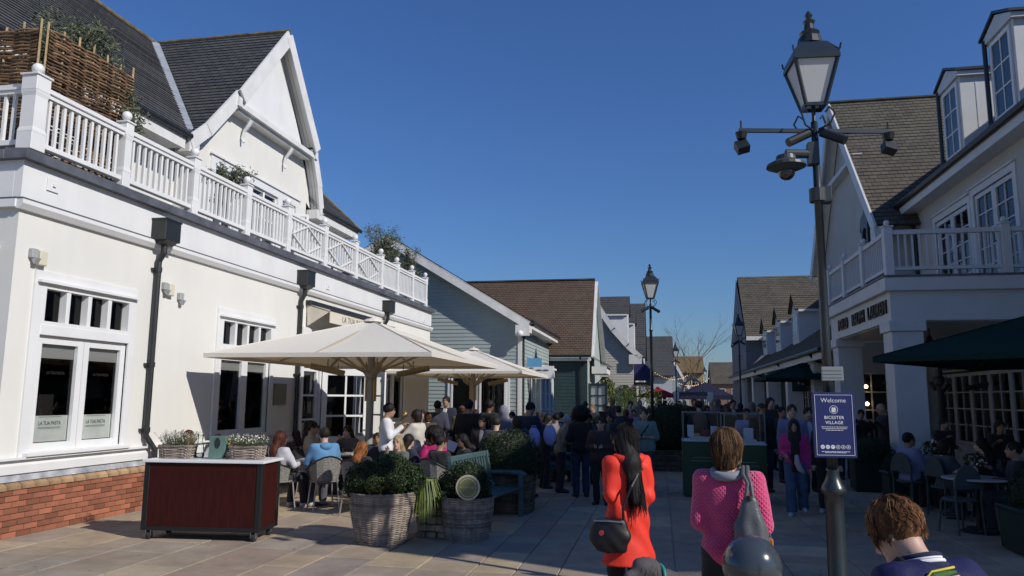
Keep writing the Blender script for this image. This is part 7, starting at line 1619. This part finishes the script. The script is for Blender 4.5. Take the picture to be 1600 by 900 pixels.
# dog at the bottom edge
dg = atZ(1065, 895, .5); dm_ = mat('grey_shaggy_coat', (.075, .072, .075), .85, attr=True, rnd=.4); 
def dogf(P):
    d = cap(P, (-.25, 0, .42), (.22, 0, .4), .13, .12); d = smin(d, cap(P, (-.25, 0, .46), (-.4, 0, .56), .085, .07), .06); d = smin(d, ell(P, (-.45, 0, .6), (.1, .075, .075)), .04); d = smin(d, cap(P, (-.5, 0, .575), (-.6, 0, .55), .04, .03), .03)
    for sg in (-1, 1):
        d = smin(d, ell(P, (-.42, sg*.07, .6), (.03, .015, .06)), .01); d = smin(d, cap(P, (-.24, sg*.07, .38), (-.24, sg*.07, .2), .06, .035), .03); d = smin(d, cap(P, (-.24, sg*.07, .2), (-.25, sg*.07, .03), .033, .028), .01)
        d = smin(d, cap(P, (.18, sg*.07, .38), (.14, sg*.08, .24), .08, .045), .03); d = smin(d, cap(P, (.14, sg*.08, .24), (.24, sg*.08, .15), .04, .03), .02); d = smin(d, cap(P, (.24, sg*.08, .15), (.22, sg*.08, .03), .028, .028), .01)
    d = smin(d, cap(P, (.3, 0, .45), (.42, 0, .55), .03, .015), .03); return d+folds(P, .006, 2)
V, Q = surfnet(dogf, (-.7, -.22, 0), (.5, .22, .75), .014); dog = as_obj('dog', V, Q, dm_, None, True); dog.location = (dg.x+.1, dg.y, -.02); dog.rotation_euler = (0, 0, R(35)); tag(dog, 'grey shaggy dog with a teal collar, mostly cut off by the bottom edge', 'dog')
m = MB(); m.tube([(-.34+.02*math.cos(a), .088*math.sin(a), .52+.088*math.cos(a)) for a in np.linspace(0, 6.2832, 17)], .016, 6, False); m.build('collar', mat('teal_ribbon', (0, 0, 0)), dog, True, False)
n_ = 900; idx = rng.integers(0, len(V), n_); P_ = V[idx]; Vv = []; Qq = []
for p in P_:
    if p[2] < .25: continue
    e = p+np.array([rng.normal(.02, .02), np.sign(p[1])*.02, -.06]); b0_ = len(Vv); Vv += [tuple(p+np.array([0, 0, .004])), tuple(p+np.array([.006, 0, .004])), tuple(e)]; Qq.append((b0_, b0_+1, b0_+2))
link('fur', np_mesh('fur', Vv, Qq, True, rng.random(len(Qq))), dm_, dog)['kind'] = 'stuff'

# ---------------------------------------------------------------- terrace and street people
TG, SG = 'people on the terrace', 'people in the street'
BLK, NAVY, DK = (.012, .012, .014), (.014, .018, .04), (.02, .018, .02)
def stand(px, py, y, H, rz, label, **k):
    p = atY(px, py, y); k.setdefault('vox', .024); k.setdefault('group', SG); k.setdefault('ztop', min(1.95, max(1.48, p.z))); return person(label, (p.x, y, 0), rz, H, **k)
def seat(px, py, y, rz, label, chair=None, H=1.7, **k):
    p = atY(px, py, y); k.setdefault('vox', .022); k.setdefault('group', TG); k.setdefault('ztop', min(1.42, max(1.12, p.z))); r = person(label, (p.x, y, 0), rz, H, sit=True, **k); lc = r[0].location
    if chair: put_chair(lc.x, lc.y, rz, chair)
    return r, p
# seated diners (photo left to right). depth y chosen from chair feet and table positions
r, p = seat(297, 672, 11.9, -60, 'seated man with short auburn hair behind the left basket on the cart', 'bistro chair of the auburn haired man behind the cart', hair=('short', (.07, .025, .012)), top=((.02, .022, .035), 'plain'), arms=('table', 'table'), hy=-10)
seat(340, 680, 12.6, 178, 'dark haired seated woman in red sunglasses behind the cart', 'bistro chair of the woman in red sunglasses', hair=('long', (.015, .012, .011)), top=((.4, .4, .4), 'plain'), arms=('table', 'table'), glasses='red'); put_table((p.x+atY(340, 680, 12.6).x)/2+.1, 12.2, 'bistro table hidden behind the cart by the wall')
a = seat(440, 674, 11.6, -25, 'woman with very long auburn hair seated with her back turned beside the cart', 'rattan bistro chair nearest the red cart', hair=('long', (.075, .022, .012)), top=((.5, .49, .52), 'plain'), bottom=((.02, .02, .025), 'plain'), shoes=(.45, .4, .42), arms=('table', 'table'), H=1.66)
hair_strands(a[0][0], a[0][1], a[0][2], 500, .66, hairmat((.085, .025, .013)), .006, 0)
p5 = seat(507, 668, 11.9, 40, 'boy in a pale blue hoodie seated with bare knees, back turned', 'rattan bistro chair of the boy in the blue hoodie', hair=('short', (.02, .014, .012)), top=((.10, .24, .42), 'plain'), bottom=((.09, .085, .11), 'plain'), shoes=(.4, .38, .38), arms=('table', 'table'), lean=8, H=1.66)
q1, q2 = a[1], p5[1]; put_table((q1.x+q2.x)/2, 12.25, 'bistro table between the long haired woman and the boy in blue'); tumbler((q1.x+q2.x)/2-.08, 12.15, .745, 'amber drink glass on the table by the boy in blue'); tumbler((q1.x+q2.x)/2+.12, 12.2, .745, 'clear glass on the table by the boy in blue')
m = MB(); sp_ = p5[0][0]; hd = p5[0][1]; m.sphere(tuple((hd['neck']+np.array([0, -.09, -.02]))*p5[0][2]), .085, 12, 8, (1.2, .7, .8)); m.build('hood', cloth((.10, .24, .42)), sp_, True, False)
seat(490, 658, 13.6, -75, 'man in a beige sweater turned sideways, seated behind the boy in blue', 'bistro chair of the man in the beige sweater', hair=('short', (.02, .014, .012)), top=((.33, .28, .22), 'plain'), arms=('table', 'table'), H=1.8, glasses='dark', skin='tan')
seat(543, 665, 14.3, 165, 'brown haired woman in a grey jacket facing the camera at a table', 'bistro chair of the woman in the grey jacket', hair=('long', (.035, .018, .012)), top=((.10, .09, .09), 'plain'), arms=('table', 'face'), lean=8); t4 = atY(532, 690, 13.75); put_table(t4.x, 13.75, 'bistro table in front of the woman in the grey jacket'); tumbler(t4.x-.1, 13.7, .745, 'tall bottle shaped glass before the woman in grey', True); tumbler(t4.x+.12, 13.65, .745, 'small glass before the woman in grey')
a = seat(566, 690, 11.3, -20, 'woman with wavy copper red hair, back turned, behind the near planter', 'bistro chair of the copper haired woman', hair=('long', (.28, .095, .03)), top=((.02, .02, .022), 'plain'), arms=('table', 'table'), H=1.55)
hair_strands(a[0][0], a[0][1], a[0][2], 600, .42, hairmat((.32, .12, .04), .6), .02, 0)
b = seat(621, 682, 11.9, 160, 'blonde woman in a grey green top facing left behind the near planter', 'bistro chair of the blonde woman', hair=('long', (.36, .25, .13)), top=((.10, .11, .09), 'plain'), arms=('table', 'face'), H=1.6, hy=25); put_table((a[1].x+b[1].x)/2, 11.9, 'bistro table between copper haired and blonde women')
c_ = seat(678, 672, 12.9, 172, 'woman with a large dark afro in a magenta sweater at a table', 'bistro chair of the woman in magenta', skin='dark', hair=('afro', (.014, .011, .010)), top=((.46, .015, .15), 'plain'), arms=('table', 'face')); t5 = atY(675, 712, 12.3); put_table(t5.x, 12.3, 'bistro table in front of the woman in magenta'); tumbler(t5.x, 12.25, .745, 'glass tumbler before the woman in magenta'); tumbler(t5.x+.1, 12.3, .745, 'second glass tumbler before the woman in magenta')
seat(703, 672, 14.2, 175, 'dark haired seated woman in sunglasses reading a paper menu', 'bistro chair of the woman reading', hair=('long', (.014, .011, .010)), top=(BLK, 'plain'), arms=('phone', 'phone'), glasses='dark', skin='tan'); q = atY(705, 697, 13.85); m = MB(); m.box(-.1, -.004, -.1, .1, .004, .1); o = m.build_at('paper_menu', mat('menu_paper', (.6, .6, .66), .6), (0, 0, 0)); o.location = q; o.rotation_euler = (R(-35), R(20), 0); tag(o, 'white paper menu held by the seated woman in sunglasses', 'paper')
# standing on terrace
o, J, s = stand(609, 630, 12.9, 1.78, -70, 'waiter in a white shirt looking down at his hands', group=TG, skin='tan', hair=('short', (.014, .011, .010)), top=((.66, .66, .68), 'plain'), bottom=((.03, .03, .035), 'plain'), arms=('phone', 'phone'), hp=12)
stand(650, 640, 13.3, 1.72, 80, 'waitress in a loose cream blouse facing left, dark bob', group=TG, skin='tan', hair=('bob', (.018, .013, .012)), top=((.55, .52, .46), 'plain'), bottom=((.12, .12, .13), 'plain'), arms=('reach', 'bent'), hp=8, tfat=.01)
p = atY(628, 660, 13.4); HY = 13.4; t = empty('host_stand', (p.x, HY, 0), 'orange brown wooden host stand with brass lamp between waiter and waitress', 'stand'); wd_ = mat('orange_wood', (.26, .09, .03), .5, var=.3, vs=6, stretch=(8, 8, 1)); m = MB(); m.box(p.x-.2, HY-.15, 0, p.x+.2, HY+.2, 1.1, .01); m.build('cabinet', wd_, t); m = MB(); m.obox((p.x-.23, HY-.2, 1.1), (.46, 0, 0), (0, .45, .1), (0, 0, .03)); m.build('sloped_top', wd_, t); m = MB(); m.tube([(p.x, HY+.05, 1.15), (p.x, HY+.05, 1.4), (p.x+.06, HY, 1.48)], .01, 6); m.sphere((p.x+.06, HY-.02, 1.5), .055, 10, 8); m.build('brass_lamp', mat('brass', (.55, .4, .18), .25, metal=.9), t)
stand(684, 626, 17.2, 1.84, 10, 'man in a navy gilet over white sleeves, back turned, by the clapboard wall', group=TG, skin='tan', hair=('short', (.02, .016, .014)), top=((.045, .05, .08), 'plain'), arms=('bent', 'bent'))
stand(697, 619, 18.2, 1.86, 178, 'bearded man in a dark jacket and pale shirt facing the camera', group=TG, skin='tan', hair=('short', (.016, .012, .011)), top=(NAVY, 'plain'), arms=('down', 'bent'), front=(.5, .48, .45))
stand(668, 655, 16.4, 1.62, 30, 'woman with reddish brown hair standing behind the magenta sweater', group=TG, hair=('bob', (.09, .045, .02)), top=((.06, .045, .035), 'plain'))
stand(733, 624, 14.6, 1.86, -5, 'broad man in a black jacket, back turned, beside the big box ball', fat=1.2, hair=('short', (.014, .011, .010)), top=(BLK, 'plain'), bottom=((.05, .05, .055), 'plain'), arms=('fold', 'fold'), skin='tan')
stand(722, 634, 17.6, 1.76, 20, 'person in an olive jacket and dark red cap behind the man in black', hair=('cap', (.10, .03, .035)), top=((.12, .10, .04), 'plain'))
stand(766, 625, 16.0, 1.82, -30, 'man in a black top and khaki trousers standing by the glazed door', hair=('short', (.014, .011, .010)), top=(BLK, 'plain'), bottom=((.36, .31, .23), 'plain'), skin='brown', arms=('phone', 'bent'), hp=10)
stand(787, 634, 15.2, 1.72, 15, 'woman in a lilac grey headscarf and patterned coat, back turned', hair=('scarf', (.22, .21, .27)), top=((.19, .185, .22), 'plain'), coat=.21, hem=.6, skin='tan')
stand(821, 650, 16.6, 1.6, 170, 'ginger boy with sunlit face looking out of the queue', hair=('short', (.16, .07, .03)), top=(DK, 'plain'))
o, J, s = stand(829, 629, 14.2, 1.84, -25, 'young man in a navy hoodie looking down, behind the big box ball', hair=('short', (.014, .011, .010)), top=(NAVY, 'plain'), arms=('phone', 'phone'), hp=24, lean=6, skin='tan')
for px, py, lab in ((834, 684, 'left pale lilac puffy bag beside the navy hoodie'), (859, 680, 'right pale lilac puffy bag beside the navy hoodie')):
    p = atY(px, py, 13.7); m = MB(); m.sphere((0, 0, 0), .16, 16, 12, (.75, .45, 1.15)); o = m.build('puffy_bag', mat('lilac_nylon', (.30, .33, .62), .45, bump=.15, bs=12), None, True); o.location = p; tag(o, lab, 'bag', 'lilac bags by the box ball'); m = MB(); m.tube([(-.05, 0, .15), (-.03, 0, .21), (.03, 0, .21), (.05, 0, .15)], .008, 5); m.build('handle', mat('lilac_nylon', (0, 0, 0)), o, world=False)
stand(849, 645, 17.4, 1.62, 190, 'blonde person with pale skin in the queue before the white shopfront', hair=('bob', (.4, .3, .18)), top=((.16, .15, .15), 'plain'))
stand(868, 655, 16.8, 1.58, 60, 'short dark haired person in grey seen from behind in the queue', hair=('short', (.015, .012, .011)), top=((.2, .19, .18), 'plain'))
stand(887, 657, 15.0, 1.6, -70, 'white haired elderly man in a beige jacket and green scarf', hair=('short', (.42, .41, .40)), top=((.26, .22, .15), 'plain'), arms=('fold', 'fold'), lean=14)
stand(907, 640, 14.4, 1.84, 15, 'tall man in black with full dark hair and blue jeans', hair=('afro', (.012, .010, .010)), top=(BLK, 'plain'), bottom=((.03, .04, .075), 'denim'), skin='dark', arms=('fold', 'bent'))
stand(938, 652, 13.4, 1.72, 172, 'bearded man with glasses in a dark checked jacket facing the camera', glasses='clear', fat=1.15, hair=('short', (.03, .02, .015)), top=((.045, .022, .022), 'plain'), bottom=(BLK, 'plain'), front=(.02, .025, .04), arms=('fold', 'fold'))
o, J, s = stand(1006, 638, 15.2, 1.80, 170, 'man in a faded teal T shirt with a crossbody strap beside the orange raincoat', fat=1.15, sleeves=.12, top=((.14, .22, .21), 'plain'), bottom=((.05, .055, .06), 'plain'), hair=('short', (.06, .035, .02)), arms=('fold', 'fold'), tfat=.015)
m = MB(); m.tube([tuple(s*np.array(v)) for v in ((-.14, .0, 1.45), (-.1, .13, 1.36), (.02, .17, 1.2), (.14, .13, 1.06))], .018, 5); m.build('strap', leather, o, True, False)
stand(966, 634, 19.5, 1.76, 10, 'man in a dark cap and black coat with backpack walking up the street', hair=('cap', BLK), top=(BLK, 'plain'), walk=.6, pack=(.03, .03, .05))
stand(978, 640, 21.5, 1.66, 0, 'woman with auburn hair in a black coat further up the street', hair=('bob', (.10, .04, .02)), top=(BLK, 'plain'), coat=.2, hem=.6, walk=.5)
stand(985, 627, 27, 1.75, 185, 'person in a yellow top in the sunlit part of the far street', hair=('short', (.03, .02, .015)), top=((.34, .27, .05), 'plain'), vox=.03)
stand(990, 640, 24, 1.68, 190, 'woman in a black and white patterned dress carrying a red and blue bag', hair=('long', (.03, .02, .015)), top=((.35, .35, .36), 'plain'), coat=.2, hem=.5, vox=.03)
p = atY(983, 652, 23.8); m = MB(); m.box(-.12, -.05, -.2, .12, .05, .15, .02); o = m.build('striped_bag', mat('red_blue_bag', (.45, .06, .07), .6, col2=(.05, .2, .45), vs=6), None); o.location = p; tag(o, 'red and blue bag carried by the woman in the patterned dress', 'bag')
# more of the queue and the diners behind
QD = [(744, 640, 19.0, 1.7, 0, 'long', (.03, .02, .015), (.05, .03, .03), 'dark red brown', 'between the man in black and the man in khaki trousers', 'light'), (800, 645, 18.2, 1.68, 170, 'short', (.02, .015, .012), (.015, .015, .018), 'black', 'right of the lilac headscarf, half hidden', 'tan'), (808, 650, 13.2, 1.62, 20, 'bob', (.05, .03, .02), (.03, .032, .05), 'dark blue', 'just left of the lilac bags', 'light'), (842, 642, 19.5, 1.75, 10, 'cap', (.02, .02, .02), (.10, .10, .10), 'grey', 'before the white shopfront, wearing a cap', 'light'), (857, 650, 15.6, 1.66, -60, 'long', (.016, .012, .011), (.02, .018, .02), 'black', 'turned right, by the yellow green bush', 'tan'), (876, 648, 18.4, 1.74, 30, 'short', (.05, .03, .02), (.04, .05, .04), 'dark green', 'behind the elderly man', 'light'), (896, 650, 17.0, 1.68, 185, 'scarf', (.04, .035, .04), (.03, .025, .03), 'black and headscarf', 'between the elderly man and the tall man in jeans', 'brown'), (920, 648, 16.4, 1.7, 200, 'short', (.014, .011, .01), (.05, .045, .05), 'charcoal', 'between the tall man in jeans and the man with glasses', 'brown'), (952, 650, 17.4, 1.66, 160, 'bun', (.02, .015, .012), (.03, .03, .035), 'dark', 'right behind the man with glasses', 'tan'), (660, 645, 19.5, 1.72, 175, 'short', (.02, .015, .012), (.03, .03, .035), 'dark', 'at the restaurant far corner', 'light'), (754, 650, 13.3, 1.6, 175, 'long', (.02, .014, .012), (.025, .02, .022), 'black', 'facing the camera beside the broad man in black', 'tan'), (776, 652, 12.9, 1.58, 10, 'short', (.03, .02, .015), (.03, .03, .04), 'dark blue', 'standing behind the big box ball', 'light')]
for px, py, y, H_, rz_, hk, hc_, tc_, cn_, where, sk_ in QD: stand(px, py, y, H_, rz_, 'person in %s %s' % (cn_, where), hair=(hk, hc_), top=(tc_, 'plain'), bottom=((.025, .027, .035), 'plain'), skin=sk_, vox=.028, arms=random.choice((('fold', 'bent'), ('phone', 'down'), ('down', 'bent'), ('pocket', 'phone'))), hp=random.uniform(-4, 14), hy=random.uniform(-20, 20), lean=random.uniform(0, 7), **({'pack': random.choice([(.05, .02, .02), (.02, .03, .05), (.09, .08, .06)])} if abs(rz_) < 60 and px % 3 else {'front': random.choice([(.3, .3, .32), (.12, .10, .09), (.05, .08, .12)])} if abs(rz_) > 120 else {}))
SD = [(462, 672, 14.6, 60, 'long', (.02, .014, .012), (.05, .045, .045), 'grey', 'by the downpipe, further back', 'light'), (590, 676, 13.9, 185, 'short', (.03, .02, .014), (.03, .03, .05), 'dark blue', 'behind the copper haired woman', 'tan'), (640, 678, 12.3, -40, 'long', (.02, .014, .012), (.02, .022, .045), 'navy', 'back turned, right of the blonde woman', 'light'), (655, 672, 14.6, 160, 'bob', (.05, .03, .02), (.08, .08, .07), 'olive grey', 'in the second row behind the magenta sweater', 'light'), (690, 680, 11.9, -30, 'short', (.016, .012, .011), (.02, .02, .022), 'black', 'in front of the woman in magenta, turned away', 'tan'), (722, 678, 12.4, 120, 'long', (.014, .011, .01), (.018, .018, .02), 'black', 'right of the reading woman, beside the big box ball', 'brown')]
for px, py, y, rz_, hk, hc_, tc_, cn_, where, sk_ in SD: seat(px, py, y, rz_, 'seated diner in %s %s' % (cn_, where), 'bistro chair of the diner %s' % where, hair=(hk, hc_), top=(tc_, 'plain'), skin=sk_, arms=('table', 'table'), vox=.026, lean=random.uniform(2, 9), hy=random.uniform(-20, 20))
# right side
o, J, s = stand(1240, 655, 12.9, 1.66, 172, 'woman in a pink jacket, black headscarf and wide blue jeans walking towards the camera', hair=('scarf', BLK), top=((.42, .025, .17), 'plain'), bottom=((.055, .085, .16), 'denim'), shoes=(.5, .5, .5), tfat=.03, walk=.4, skin='tan', arms=('down', 'bent'), vox=.02)
m = MB(); m.box(-.075*s, .11*s, .78*s, .075*s, .165*s, 1.38*s, .02); m.build('dark_shirt_front', cloth(BLK), o, False, False); p = world_pt(o, J, s, 'pel', (-.02, .2, .02)); m = MB(); m.tube([(0, 0, .12), (0, -.02, .0), (.04, -.02, -.1), (.1, -.02, -.16)], [.03, .045, .045, .025], 8); q = m.build('plush_toy', mat('pale_plush', (.42, .34, .36), .9), None, True); q.location = p; tag(q, 'pale plush sock shaped toy held by the woman in the pink jacket', 'toy')
stand(1237, 632, 14.6, 1.82, 176, 'man in a lilac shirt with backpack straps behind the pink jacket', top=((.19, .20, .34), 'plain'), hair=('short', (.06, .03, .015)), bottom=(DK, 'plain'), walk=.4)
stand(1262, 637, 15.6, 1.78, 182, 'man in a dark coat over a white shirt with hand to face', top=((.03, .03, .035), 'plain'), front=(.5, .52, .58), arms=('down', 'face'), hair=('short', (.02, .015, .012)), walk=.3)
stand(1288, 650, 13.4, 1.7, 170, 'person in black with white shoes mostly hidden behind the welcome board', top=(BLK, 'plain'), bottom=(BLK, 'plain'), shoes=(.45, .45, .45), hair=('short', (.02, .015, .012)), walk=.4)
stand(1166, 638, 17.0, 1.74, 178, 'man in a pale blue T shirt with lanyard behind the right display case', top=((.24, .27, .46), 'plain'), hair=('short', (.02, .015, .012)), skin='tan', sleeves=.12)
stand(1190, 630, 16.0, 1.84, 186, 'man in black with a cap and orange sunglasses beside the display case', top=(BLK, 'plain'), hair=('cap', BLK), glasses='orange', skin='tan')
stand(1376, 630, 18.3, 1.84, 100, 'bald man in dark clothes standing at the porch column, head bowed', hair=('bald', BLK), top=(BLK, 'plain'), arms=('phone', 'phone'), hp=25, bottom=(BLK, 'plain'))
def cafe_seat(px, py, y, rz, label, chl, **k):
    p = atY(px, py, y); r = person(label, (p.x, y, 0), rz, 1.7, sit=True, vox=.022, group='people at the cafe tables', ztop=min(1.4, max(1.15, p.z)), **k); cafe_chair(r[0].location.x, r[0].location.y, rz, chl)
cafe_seat(1420, 676, 14.2, -60, 'man in a pale lilac shirt seated at the cafe table by the column', 'round backed chair of the man in the lilac shirt', top=((.23, .24, .38), 'plain'), hair=('short', (.015, .012, .011)), arms=('phone', 'phone'), skin='tan', hy=-20)
cafe_seat(1532, 684, 13.0, 60, 'seated dark haired woman in black behind the green umbrella pole', 'round backed chair of the woman in black', top=(BLK, 'plain'), hair=('long', (.012, .010, .010)), arms=('table', 'table'))
for px, py, y, rz_, cn_, tc_, hk, where in [(1345, 640, 20.5, 170, 'black', BLK, 'short', 'in the porch left of the bald man'), (1318, 645, 19.0, 185, 'dark', DK, 'long', 'behind the lamp post, under the porch edge'), (1402, 645, 20.0, 160, 'grey', (.10, .10, .11), 'bob', 'just right of the bald man, by the column'), (1475, 655, 16.0, 200, 'black', BLK, 'short', 'standing by the glazed doors under the parasol'), (1562, 660, 14.6, 180, 'dark', DK, 'long', 'standing behind the cafe tables near the right edge')]:
    stand(px, py, y, 1.75, rz_, 'person in %s clothes %s' % (cn_, where), hair=(hk, (.02, .015, .012)), top=(tc_, 'plain'), vox=.028, arms=('bent', 'phone'), skin='tan')
cafe_seat(1582, 690, 11.8, 80, 'seated person in dark clothes at the right edge by the nearest cafe table', 'round backed chair at the far right edge', top=(DK, 'plain'), hair=('short', (.02, .015, .012)), arms=('table', 'phone'), skin='tan')
cafe_seat(1475, 688, 13.4, -70, 'seated person in grey between the two cafe tables', 'round backed chair of the person in grey', top=((.08, .08, .09), 'plain'), hair=('bob', (.04, .025, .018)), arms=('table', 'table'))
# far crowd in the shade of the street: individuals
far_cols = [BLK, (.03, .025, .03), NAVY, (.05, .045, .04), (.10, .09, .08), (.02, .03, .025), (.16, .15, .15), (.06, .02, .025)]
hair_k = ['short', 'long', 'short', 'bob', 'cap', 'short', 'scarf', 'bun']
fx = [(1092, 20, 'near the left display case'), (1105, 23, 'left of the tall lamp by the veranda'), (1118, 21, 'behind the gap between the display cases'), (1128, 26, 'just left of the veranda lamp post'), (1136, 19, 'above the brown bob of the pink sweater woman'), (1146, 24, 'right under the veranda lamp'), (1157, 28, 'right of the veranda lamp post'), (1176, 22, 'left of the man in orange sunglasses'), (1205, 20, 'right of the man in orange sunglasses'), (1214, 25, 'under the smaller green parasol'), (1222, 18, 'left of the man in the lilac shirt'), (1085, 30, 'before the far kiosk'), (1098, 34, 'before the navy gazebo, left side'), (1112, 38, 'before the navy gazebo, middle'), (1124, 33, 'before the navy gazebo, right side'), (1140, 36, 'far off by the veranda columns'), (1020, 40, 'far off beside the domed bush, left'), (1000, 34, 'in the far sun behind the teal T shirt man'), (958, 30, 'by the dark green door'), (945, 26, 'near the dark green wall'), (925, 24, 'behind the tall man in black'), (915, 28, 'before the dark green wall, distant'), (1070, 45, 'far off by the pale arch'), (1063, 50, 'farthest by the trailing green plant')]
for i, (px, y, where) in enumerate(fx):
    Hh = random.uniform(1.6, 1.86); hk = hair_k[(i*3+i//5) % 8]; colr = far_cols[(i*5+1) % 8]; dirn = 180+random.uniform(-25, 25) if i % 3 else random.uniform(-20, 20)
    hcol = (.16, .12, .11) if hk == 'scarf' else random.choice([(.014, .011, .01), (.03, .02, .014), (.07, .04, .02), (.18, .12, .06)])
    p = atY(px, 650, y)
    person('distant person in %s clothes %s' % (['black', 'dark', 'navy', 'brown grey', 'grey', 'dark green', 'light grey', 'dark red'][(i*5+1) % 8], where), (p.x, y, 0), dirn, Hh, vox=.032, hair=(hk, hcol), top=(colr, 'plain'), bottom=((.025, .028, .04), 'plain'), walk=random.choice((0, .4, .6)), arms=random.choice((('down', 'down'), ('bent', 'down'), ('fold', 'fold'), ('pocket', 'down'))), skin=random.choice(('light', 'tan', 'brown')), group='distant crowd', face=False, **({'front': (.35, .35, .38)} if i % 4 == 1 and dirn > 90 else {'pack': (.06, .05, .05)} if i % 3 == 0 else {}))
